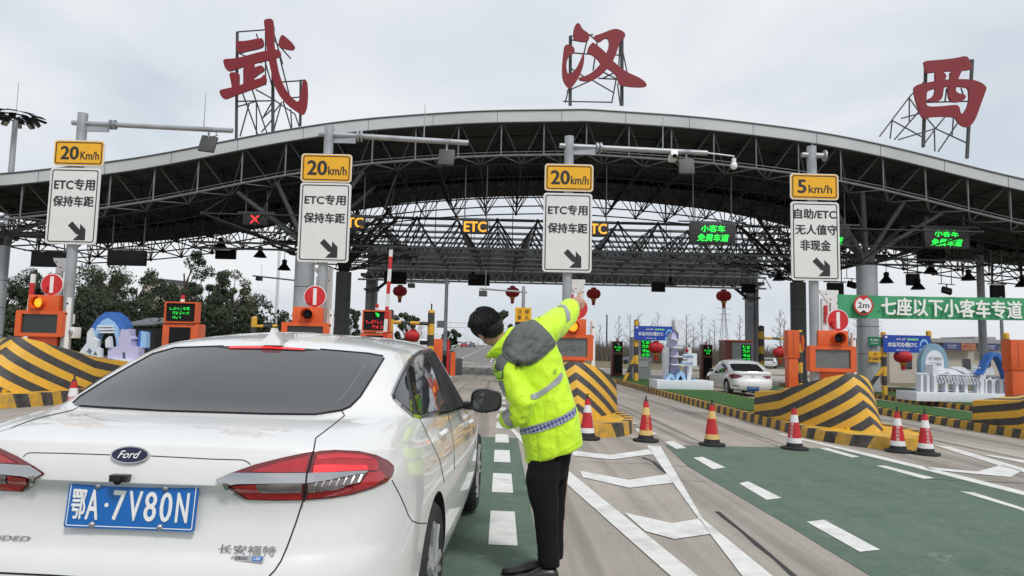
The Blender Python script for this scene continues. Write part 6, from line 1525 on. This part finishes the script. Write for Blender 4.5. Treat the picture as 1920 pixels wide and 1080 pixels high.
cut(t, 'wave_hill', [q4([(640, 660), (700, 615), (760, 600), (830, 610), (900, 650), (940, 680), (860, 680), (760, 640), (680, 650)]), q4([(820, 600), (870, 580), (930, 590), (1000, 640), (960, 655)])], 27, .3, M_dwhite, .1)
cut(t, 'boat_cutout', [q4([(440, 810), (500, 745), (540, 745), (545, 820)])], 27, .2, M_dblue, .1)
mb = MB(); p = P(1872, 752, 18); mb.cyl((p.x, 18, gz(p.x)+.2), (p.x, 18, P(1872, 750, 18).z), .035, M_lblk, n=8); mb.cyl((p.x-.08, 18, P(1872, 750, 18).z), (p.x+.04, 18, P(1872, 750, 18).z-.02), .035, M_lblk, n=8)
tag(mb.build('turf_light', loc=(p.x, 18, gz(p.x)+.2)), 'small black spotlight stake on the turf before the arcade bridge display', 'garden light')
# ================================================================== poles, masts, distant frames
def pole_arm(label, px, ytop, ybase_z, Y, ax, ay, camx, r=.09):
    c = P(px, ytop, Y); x = c.x; z0 = gz(x); t = thing('camera_pole', label, 'camera pole', (x, Y, z0), group='camera poles with side arms')
    mb = MB(); mb.cyl((x, Y, z0), (x, Y, c.z), r*1.2, M_steel, r1=r, n=12); mb.build('pole', t, smooth=40, world=True)
    e = P(ax, ay, Y); mb = MB(); mb.cyl((x+.15*(1 if e.x < x else -1), Y, c.z-.25), (e.x, Y, e.z), r*.6, M_steel, n=10); mb.build('arm', t, smooth=40, world=True)
    k = P(camx, ay+5, Y); mb = MB(); mb.box((k.x, Y-.1, e.z-.22), (.34, .45, .22), M_rsu); mb.cyl((k.x, Y, e.z-.15), (k.x, Y, e.z), .03, M_steel, n=6); mb.cyl((k.x+.1, Y, e.z), (k.x+.1, Y, e.z+.8), .012, M_steel, n=5); mb.build('camera', t, world=True)
pole_arm('grey camera pole with a left arm in the centre gap below the beam', 838, 522, 0, 38, 761, 528, 772)
pole_arm('dark camera pole with a left arm above the yellow turn-around plate', 982, 537, 0, 30, 899, 541, 906, .07)
pole_arm('camera arm and pole showing left of the left round column', 560, 520, 0, 48, 474, 517, 487)
def plain_pole(label, px, ytop, Y, r, m=None, head=False):
    c = P(px, ytop, Y); z0 = gz(c.x); t = thing('lamp_post', label, 'lamp post', (c.x, Y, z0)); mb = MB(); mb.cyl((0, 0, 0), (0, 0, c.z-z0), r*1.25, m or M_steel, r1=r, n=12); mb.build('pole', t, smooth=40)
    mb = MB(); mb.cyl((0, 0, 0), (0, 0, .12), r*2.2, M_steel, n=12); mb.build('base_flange', t)
    if head: mb = MB(); mb.box((0, -.5, c.z-z0), (.3, 1.2, .12), M_steel); mb.build('lamp_head', t)
plain_pole('white lamp post left of the left round column', 526, 430, 56, .10, M_white, True)
plain_pole('thick grey lamp post rising behind the green banner', 1833, 380, 42, .19, None, True)
plain_pole('thin grey post under the far right black box', 1876, 556, 36, .075)
plain_pole('thin dark utility pole standing among the bare trees', 1138, 590, 120, .11, M_dsteel)
# floodlight mast
Ym = 75; c = P(29, 226, Ym); z0 = gz(c.x); t = thing('floodlight_mast', 'tall floodlight mast with a ring of lamps at the far left', 'floodlight mast', (c.x, Ym, z0)); H_ = c.z-z0
mb = MB(); mb.cyl((0, 0, 0), (0, 0, H_), .42, M_steel, r1=.26, n=14); mb.cyl((0, 0, H_), (0, 0, H_+4.2), .035, M_steel, n=5); mb.build('mast', t, smooth=40)
mb = MB(); mb.lathe([(1.5, H_+.25), (1.62, H_+.3), (1.5, H_+.42)], (0, 0, 0), M_dsteel, 20)
for k in range(4): a = R(45*k+20); mb.cyl((1.6*math.cos(a), 1.6*math.sin(a), H_+.3), (-1.6*math.cos(a), -1.6*math.sin(a), H_+.3), .06, M_dsteel, n=6)
mb.build('lamp_ring', t)
for k in range(10):
    a = R(36*k+8); rt_ = Matrix.Rotation(a, 3, 'Z') @ Matrix.Rotation(R(35), 3, 'Y'); p = Vector((1.95*math.cos(a), 1.95*math.sin(a), H_+.05))
    mb = MB(); mb.box(p, (.75, .55, .30), M_lblk, rot=rt_); o = mb.build('flood_lamp', t); mb = MB(); mb.box(p-rt_ @ Vector((0, 0, .16)), (.62, .44, .03), mat('lamp_glass', (.5, .52, .52), .2, var=0), rot=rt_); mb.build('lamp_glass', o)
    mb = MB(); b_ = Matrix.Rotation(a, 3, 'Z'); mb.box(Vector((2.1*math.cos(a), 2.1*math.sin(a), H_+.55)), (1.5, .9, .05), M_dsteel, rot=b_ @ Matrix.Rotation(R(12), 3, 'Y')); mb.build('lamp_cowl', t)
# lattice pylon far right, truss sign bridge over the road
c = P(1358, 690, 260); top = P(1359, 573, 260).z; z0 = gz(30, 260); t = thing('pylon', 'distant lattice power pylon below the lone lantern', 'pylon', (c.x, 260, z0)); mb = MB(); H_ = top-z0
for sx, sy in ((-1, -1), (1, -1), (1, 1), (-1, 1)): mb.cyl((sx*1.5, sy*1.5, 0), (sx*.3, sy*.3, H_), .10, M_msteel, n=4)
for k in range(10):
    z = H_*k/10; w = lerp(1.5, .3, k/10); w2 = lerp(1.5, .3, (k+1)/10)
    for s in (-1, 1): mb.cyl((-s*w, -w, z), (s*w2, -w2, z+H_/10), .06, M_msteel, n=4)
mb.build('tower', t); mb = MB()
for f in (.70, .82, .94): mb.cyl((-2.6, 0, H_*f), (2.6, 0, H_*f), .09, M_msteel, n=4); 
mb.build('cross_arm', t)
Yg = 130; a = P(786, 612, Yg); b = P(985, 616, Yg); t = thing('sign_bridge', 'far white truss sign bridge spanning the road', 'sign gantry', (a.x, Yg, gz(0, Yg))); mb = MB()
for dz in (0, .9):
    for dy in (0, .9): mb.cyl((a.x, Yg+dy, a.z+dz), (b.x, Yg+dy, a.z+dz), .07, M_white, n=5)
k_ = int((b.x-a.x)/.9)
for i in range(k_): x = a.x+.9*i; mb.cyl((x, Yg, a.z+(i % 2)*.9), (x+.9, Yg, a.z+((i+1) % 2)*.9), .05, M_white, n=4)
mb.build('truss', t, world=True); mb = MB()
for x in (a.x, b.x): mb.cyl((x, Yg+.45, gz(0, Yg)-.1), (x, Yg+.45, a.z+.9), .2, M_white, n=10)
mb.build('leg', t, world=True); mb = MB(); c = P(828, 608, Yg); mb.box((c.x, Yg-.2, c.z), (1.6, .08, 1.3), M_msteel); mb.build('sign_back', t, world=True)
# toll office at the right
Yb = 62; M_cream = mat('cream_render', (.46, .42, .36), .8, var=.08, scale=.5, dirt=.25); zb = gz(30)-.05
xa, xb = P(1668, 690, Yb).x, P(1905, 690, Yb).x; zt_ = P(1790, 645, Yb).z
t = thing('toll_office', 'low cream toll office with brown and blue fascia signs at the right', 'building', ((xa+xb)/2, Yb, zb))
mb = MB(); mb.bb(xa, xb, Yb, Yb+9, zb, zt_+.1, M_cream); mb.build('wall', t, world=True)
mb = MB(); mb.bb(xa-.3, xb+.3, Yb-.5, Yb+9.3, zt_+.1, zt_+.45, mat('grey_parapet', (.30, .30, .31), .7)); x0, x1 = P(1842, 640, Yb).x, P(1882, 640, Yb).x; mb.bb(x0, x1, Yb+1, Yb+6, zt_+.45, P(1860, 631, Yb).z, mat('grey_parapet', (.30, .30, .31), .7)); mb.build('roof', t, world=True)
M_brown = mat('brown_sign', (.40, .16, .09), .5)
for p0, p1, m, tx in ((1768, 1801, mat('navy_sign', (.05, .07, .20), .5), None), (1802, 1829, M_brown, 'ETC'), (1842, 1872, mat('navy_sign', (.05, .07, .20), .5), None)):
    u0, u1 = P(p0, 650, Yb-.6).x, P(p1, 650, Yb-.6).x; mb = MB(); zz = P(1800, 650, Yb-.6).z; mb.bb(u0, u1, Yb-.65, Yb-.505, zz-.28, zz+.30, m); o = mb.build('fascia_sign', t, world=True)
    mb = MB()
    if tx: mb.text(tx, ((u0+u1)/2-.1, Yb-.656, zz), UX, UZ, .26, mat('dark_red_ink', (.20, .02, .02), .5, var=0), w=.75, bold=.03)
    else: led_row(mb, (u0+u1)/2, Yb-.656, zz+.08, 6, .12, M_whiteink, 1.1, .5, p0); led_row(mb, (u0+u1)/2, Yb-.656, zz-.12, 9, .07, M_whiteink, 1.1, .5, p1)
    mb.build('lettering', o, world=True)
for pw_ in (1812, 1702, 1850):
    c = P(pw_, 682, Yb); mb = MB(); mb.bb(c.x-.45, c.x+.45, Yb-.02, Yb+.02, c.z-.55, c.z+.5, mat('window_frame', (.5, .5, .5), .5)); o = mb.build('window', t, world=True); mb = MB(); mb.bb(c.x-.38, c.x+.38, Yb-.04, Yb-.022, c.z-.48, c.z+.43, M_glass); mb.build('pane', o, world=True)
# house among the trees, shed
c = P(298, 545, 118); t = thing('house', 'cream house with a dark tiled roof showing between the evergreens', 'house', (c.x, 118, gz(-24, 118))); zz = c.z
mb = MB(); mb.bb(c.x-2.6, c.x+1.4, 118, 124, gz(-24, 118), zz+1.2, M_cream); mb.build('wall', t, world=True); mb = MB(); mb.prism([(-5.2, 0), (1.9, 0), (1.3, 1.1), (-4.0, 1.5)], (c.x, 117.6, zz+1.2), UX, UZ, -7 if False else 7, mat('roof_tile', (.07, .075, .085), .7)); mb.v = [(x, y+7, z) for x, y, z in mb.v]; mb.build('roof', t, world=True)
mb = MB(); mb.bb(c.x-.6, c.x+.3, 117.9, 117.96, zz-.2, zz+.7, M_glass); mb.build('window', t, world=True)
c = P(262, 606, 44); t = thing('shed', 'long low shed with a grey sheet roof under the evergreens', 'shed', (c.x, 46, gz(c.x))); x0, x1 = P(222, 606, 44).x, P(296, 606, 44).x
mb = MB(); mb.add([(x0, 43.5, c.z-.2), (x1, 43.5, c.z-.05), (x1, 48, c.z+.5), (x0, 48, c.z+.5), (x0, 43.5, c.z-.28), (x1, 43.5, c.z-.13), (x1, 48, c.z+.42), (x0, 48, c.z+.42)], [(0, 1, 2, 3), (7, 6, 5, 4), (4, 5, 1, 0), (5, 6, 2, 1), (6, 7, 3, 2), (7, 4, 0, 3)], mat('shed_sheet', (.28, .31, .33), .5, var=.15)); mb.build('roof', t, world=True)
mb = MB(); mb.bb(x0+.1, x1-.1, 44, 48, gz(c.x), c.z-.3, M_beam); mb.build('wall', t, world=True)
# ================================================================== distant vehicles
M_fred = mat('red_car_paint', (.35, .015, .03), .3, var=0, coat=1); M_fgrey = mat('grey_car_paint', (.10, .11, .13), .3, var=0, coat=1); M_fwhite = mat('white_van_paint', (.68, .69, .70), .35, var=.04)
def far_car(label, px, Y, paint, van=False, rz=0, z=None, x=None):
    x = P(px, 650, Y).x if x is None else x; z = gz(x, Y) if z is None else z
    t = thing('van' if van else 'car', label, 'van' if van else 'car', (x, Y, z), rz, group='vehicles on the far road')
    L, W, Hh = (5.2, 1.95, 2.1) if van else (4.5, 1.8, 1.46)
    prof = [(0, .3), (0, .95 if not van else 1.9), (.35, .98 if not van else Hh), (1.15, Hh), (2.6, Hh), (3.3, .98), (4.4, .82), (4.5, .35)] if not van else [(0, .35), (.02, 1.9), (.2, 2.1), (3.9, 2.1), (4.5, 1.25), (5.15, 1.05), (5.2, .4)]
    secs = []
    for w, ins in ((-W/2, .0), (W/2, 0)): pass
    mb = MB(); n = len(prof)
    def half(y, zz): return W/2*(1 if zz < 1.0 else 1-.20*(zz-1.0)/.5*(0.35 if van else 1))
    vs = [(-half(y, zz), y, zz) for y, zz in prof]+[(half(y, zz), y, zz) for y, zz in prof]
    fs = [(i, (i+1) % n, n+(i+1) % n, n+i) for i in range(n)]+[tuple(range(n-1, -1, -1)), tuple(range(n, 2*n))]
    mb.add(vs, fs, paint); mb.build('body', t, smooth=40, bevel=.06)
    mb = MB()
    if van: mb.bb(-.75, .75, -.03, -.005, 1.25, 1.85, M_glass)
    else: mb.add([(-.70, .36, 1.03), (.70, .36, 1.03), (.56, 1.03, 1.40), (-.56, 1.03, 1.40)], [(0, 1, 2, 3)], M_glass); mb.v = [(a, b-.03, c+.012) for a, b, c in mb.v]
    mb.build('rear_window', t)
    for s in (-1, 1):
        mb = MB(); mb.box((s*(W/2-.18), -.012, .85), (.30, .03, .16), M_mred); mb.build('tail_light', t)
        for yy in (.85, L-1.0): mb = MB(); mb.cyl((s*(W/2-.22), yy, .32), (s*(W/2+.01), yy, .32), .32, M_tyre, n=16); mb.build('wheel', t)
for a in (('small red car far down the road', 869.5, 195, M_fred), ('far white car left of the red car', 862, 232, M_fwhite), ('far white car just beyond the red car', 874, 262, M_fwhite), ('far dark grey car right of the red car', 885, 205, M_fgrey), ('farthest white car at the crest of the road', 882, 300, M_fwhite), ('far white car left of the red and white barrier post', 827, 170, M_fwhite)): far_car(*a)
far_car('white coach-like van on the far road by the trees', 846, 180, M_fwhite, True); far_car('white van parked behind the spiked post', 796, 110, M_fwhite, True)
far_car('white van on the far right road behind the card kiosk', 1139, 148, M_fwhite, True, R(35)); far_car('silver-white car on the side road left of the low lantern', 1441, 100, M_fwhite, False, R(-25)); far_car('dark car on the side road below the first blue sign', 1222, 96, M_fgrey, False, R(80))
# ================================================================== trees
def leaf_mat(name, c): return mat(name, c, .8, var=.55, scale=.9)
LM = [leaf_mat('evergreen_leaves', (.026, .042, .017)), leaf_mat('mid_green_leaves', (.042, .058, .024)), leaf_mat('olive_leaves', (.075, .080, .040))]
M_bark = mat('bark', (.055, .045, .036), .9, var=.3, scale=6)
M_twig = mat('bare_twig', (.13, .11, .095), .9, var=.2)
def leafy(label, px, ytop, wpx, Y, kind, seed, dense=1.0):
    rg = random.Random(seed); c = P(px, ytop, Y); z0 = gz(c.x, Y)-.05; Ht = c.z-z0; W_ = wpx*Y/F
    t = thing('leafy_tree', label, 'tree', (c.x, Y, z0), group='evergreen trees behind the left booths')
    tk = MB(); fo = MB(); cl = []
    top = Vector((rg.uniform(-.3, .3), 0, Ht*.75)); tk.tube([(0, 0, 0), (rg.uniform(-.2, .2), 0, Ht*.35), top], [.20, .15, .06], M_bark, 7)
    nb = 26
    for i in range(nb):
        f = rg.uniform(.30, 1.0)**.85; a = rg.uniform(0, 6.28); env = math.sin(math.pi*min(1, .16+.84*(1-f)**.75))*.5+.12
        p = Vector((math.cos(a)*W_*env*rg.uniform(.35, 1), math.sin(a)*W_*env*.8, Ht*(f-.06))); cl.append((p, W_*rg.uniform(.08, .17)))
        s = Vector((0, 0, Ht*max(.2, f-.35))); tk.tube([s, (s+p)/2+Vector((0, 0, -.1)), p], [.07, .045, .02], M_bark, 5)
    for p, r in cl:
        for _ in range(int(170*dense)):
            d = Vector((rg.gauss(0, 1), rg.gauss(0, 1), rg.gauss(0, .8))); d = d.normalized()*r*rg.uniform(.3, 1.12)**.6; q = p+d
            u = Vector((rg.gauss(0, 1), rg.gauss(0, 1), rg.gauss(0, 1))).normalized(); v = u.orthogonal().normalized(); s = rg.uniform(.05, .12)*(Y/60)
            fo.add([q-u*s, q+v*s*.55, q+u*s, q-v*s*.55], [(0, 1, 2, 3)], LM[kind])
    tk.build('trunk', t); fo.build('foliage', t)
TR = [('dark evergreen at the left edge behind the leftmost column', 15, 505, 95, 60, 0), ('evergreen between the leftmost column and first sign post', 75, 508, 95, 62, 0), ('evergreen behind the leftmost sign post', 150, 505, 90, 66, 0), ('loose tree behind the wide black board', 205, 488, 100, 58, 1), ('evergreen right of the wide black board', 262, 500, 80, 64, 0),
      ('tallest dark evergreen, standing between the black boards', 352, 463, 95, 60, 0), ('evergreen shoulder right of the tallest tree', 395, 510, 75, 63, 0), ('olive half-bare tree right of the tallest evergreen', 440, 497, 70, 66, 2), ('low dark tree left of the white lamp post', 480, 580, 75, 70, 0), ('low dark tree right of the white lamp post', 545, 575, 60, 72, 0),
      ('low tree filling the gap under the cream house', 305, 560, 110, 56, 1), ('low tree behind the blue arch display', 190, 560, 120, 52, 0), ('low tree behind the second kiosk trees', 420, 575, 110, 54, 1), ('dark tree showing between the two dark columns', 655, 578, 45, 75, 0), ('rounded dark tree above the banded bar', 762, 585, 42, 95, 0), ('dark rounded tree just behind the head of the worker', 935, 575, 52, 70, 0), ('far small dark tree beside the sign bridge', 845, 618, 30, 150, 0), ('low olive tree at far left ground', 55, 575, 90, 50, 1), ('mid-height tree in the back row behind the blue arch display', 165, 535, 100, 78, 0), ('mid-height tree in the back row left of the cream house', 240, 540, 90, 80, 1), ('mid-height tree in the back row right of the cream house', 330, 530, 80, 82, 0), ('mid-height tree in the back row left of the lamp post', 460, 555, 90, 84, 0), ('back row tree at the left edge', 30, 545, 110, 80, 1)]
for i, a in enumerate(TR): leafy(*a, seed=i+3, dense=1.5 if i in (0, 1, 2, 5, 6, 10, 11, 12) else 1.1)
def bare_mesh(seed, Ht=9.0):
    rg = random.Random(seed); mb = MB()
    def grow(p, d, L, r, lv):
        q = p+d*L; mb.tube([p, (p+q)/2+Vector((rg.uniform(-.04, .04)*L, 0, 0)), q], [r, r*.8, r*.55], M_twig, 4 if lv else 5)
        if lv == 0: return
        for k in range(rg.randint(2, 4)):
            f = rg.uniform(.35, 1.0); a = rg.uniform(0, 6.28); sp = rg.uniform(.4, .8); nd = (d+Vector((math.cos(a)*sp, math.sin(a)*sp, .15))).normalized(); grow(p+d*L*f, nd, L*rg.uniform(.4, .62), r*.5, lv-1)
    z = 0; p = Vector((0, 0, 0)); mb.tube([(0, 0, 0), (rg.uniform(-.1, .1), 0, Ht*.5), (rg.uniform(-.2, .2), 0, Ht)], [.11, .075, .02], M_twig, 5)
    for k in range(16):
        f = .25+.72*k/16; a = rg.uniform(0, 6.28); grow(Vector((0, 0, Ht*f)), Vector((math.cos(a), math.sin(a), rg.uniform(.6, 1.0))).normalized(), Ht*.20*(1.25-f), .035, 2)
    return mb
protos = []
for i, (px, yt_, Y) in enumerate(((1160, 590, 120), (1182, 588, 120), (1198, 586, 110), (1232, 585, 115), (1262, 592, 125), (1286, 588, 110), (1316, 590, 115), (1330, 612, 130), (1340, 598, 125), (1386, 588, 112), (1404, 606, 130), (1462, 580, 110), (1470, 592, 120), (1606, 594, 95), (1590, 612, 120), (1646, 600, 120), (1752, 640, 130), (1125, 606, 130), (1108, 612, 140), (1690, 636, 120), (790, 600, 130), (1222, 604, 150), (1300, 606, 150), (1545, 610, 120))):
    c = P(px, yt_, Y); z0 = gz(30, Y); Ht = c.z-z0
    lb = 'thin bare winter tree in the row beyond the right lanes'
    if i < 5:
        t = thing('bare_tree', lb, 'tree', (c.x, Y, z0), group='bare winter trees beyond the right lanes'); mb = bare_mesh(i+20); mb.build('branches', t); protos.append(t); t.scale = (Ht/9,)*3
    else:
        t = dup(protos[i % 5], (c.x, Y, z0), i*1.3, lb); t.scale = (Ht/9*random.uniform(.9, 1.15), Ht/9, Ht/9)
# brush and ground cover that reads as one mass
def brush(name, x0, x1, Y0_, Y1_, hmin, hmax, n, m, seed, leaf=False):
    rg = random.Random(seed); mb = MB()
    for _ in range(n):
        Y = rg.uniform(Y0_, Y1_); x = P(rg.uniform(x0, x1), 650, Y).x; z0 = gz(x, Y)-.03; h = rg.uniform(hmin, hmax)
        if leaf:
            for _k in range(9):
                q = Vector((x+rg.gauss(0, .7), Y+rg.gauss(0, .5), z0+h*rg.random())); u = Vector((rg.gauss(0, 1), rg.gauss(0, 1), rg.gauss(0, 1))).normalized(); v = u.orthogonal().normalized(); s = rg.uniform(.08, .20)
                mb.add([q-u*s, q+v*s*.6, q+u*s, q-v*s*.6], [(0, 1, 2, 3)], m)
        else:
            for _k in range(5):
                a = Vector((x+rg.gauss(0, .3), Y, z0)); b = a+Vector((rg.gauss(0, .5), rg.gauss(0, .4), h*rg.uniform(.5, 1))); w = Vector((.035, 0, 0)); mid = (a+b)/2+Vector((rg.gauss(0, .15), 0, 0))
                mb.add([a-w, a+w, mid+w*.7, b, mid-w*.7], [(0, 1, 2, 3, 4)], m)
    tag(mb.build(name), kind='stuff')
M_brush = mat('dry_brush', (.105, .090, .070), .95, var=.4, scale=.4)
brush('dry_undergrowth', 1085, 1760, 105, 150, 1.6, 4.2, 3800, M_brush, 1)
brush('evergreen_undergrowth', -60, 560, 46, 62, .8, 3.6, 2600, LM[0], 2, True)
brush('olive_undergrowth', -60, 600, 46, 56, .5, 2.4, 700, LM[2], 3, True)
brush('roadside_shrubs', 1480, 1800, 100, 125, .8, 2.6, 500, LM[0], 4, True)
brush('distant_tree_line', 560, 960, 330, 420, 4, 11, 900, LM[1], 5, True)
brush('hedge_line', 1780, 2100, 80, 100, 2, 4.6, 500, LM[0], 6, True)
# potted fan palm at the left edge
c = P(22, 648, 24); t = thing('palm_plant', 'dry-tipped fan palm low at the left edge behind the bow barrier', 'plant', (c.x, 24, gz(c.x))); mb = MB(); rg = random.Random(9)
for k in range(16):
    a = rg.uniform(0, 6.28); L = rg.uniform(.8, 1.3); pts = [Vector((math.cos(a)*L*f*.8, math.sin(a)*L*f*.8, .25+L*f*1.3-1.1*L*f*f)) for f in (0, .3, .6, .85, 1)]; s = Vector((-math.sin(a), math.cos(a), 0))
    vs = []
    for p, w in zip(pts, (.02, .07, .08, .05, .005)): vs += [p-s*w, p+s*w+Vector((0, 0, .01))]
    mb.add(vs, [(2*i, 2*i+1, 2*i+3, 2*i+2) for i in range(4)], mat('palm_leaf', (.12, .11, .035), .7, var=.4))
mb.build('frond', t); mb = MB(); mb.lathe([(.18, 0), (.24, .3), (.22, .3), (.0, .28)], (0, 0, 0), M_lblk, 14); mb.build('pot', t, smooth=40)
# ribbed black kerb end beside the centre lane
t = thing('lane_cabinet', 'dark stepped cabinet at the far end of the island left of the open lane', 'lane cabinet', (P(848, 680, 37).x, 37, gz(-3))); mb = MB(); mb.bb(-.9, .0, 0, 1.4, 0, 1.25, M_beam); mb.bb(.0, .45, 0, 1.4, 0, .85, M_beam); mb.build('case', t, bevel=.02); mb = MB(); mb.bb(-.75, -.2, -.03, -.001, .3, 1.0, M_lblk); mb.build('door', t)
t = thing('gate_cabinet', 'orange gate cabinet with a red post left of the open lane', 'gate cabinet', (P(818, 650, 30).x, 30, gz(-3)+.2), group='tall orange gate cabinets'); mb = MB(); mb.bb(-.25, .25, 0, .4, 0, 1.55, M_orange); mb.build('lower_case', t, bevel=.02); mb = MB(); mb.bb(.62, .82, 0, .2, 0, 1.0, M_orange); mb.cyl((.5, .1, 0), (.5, .1, 1.5), .06, M_red, n=10); mb.build('side_post', t)
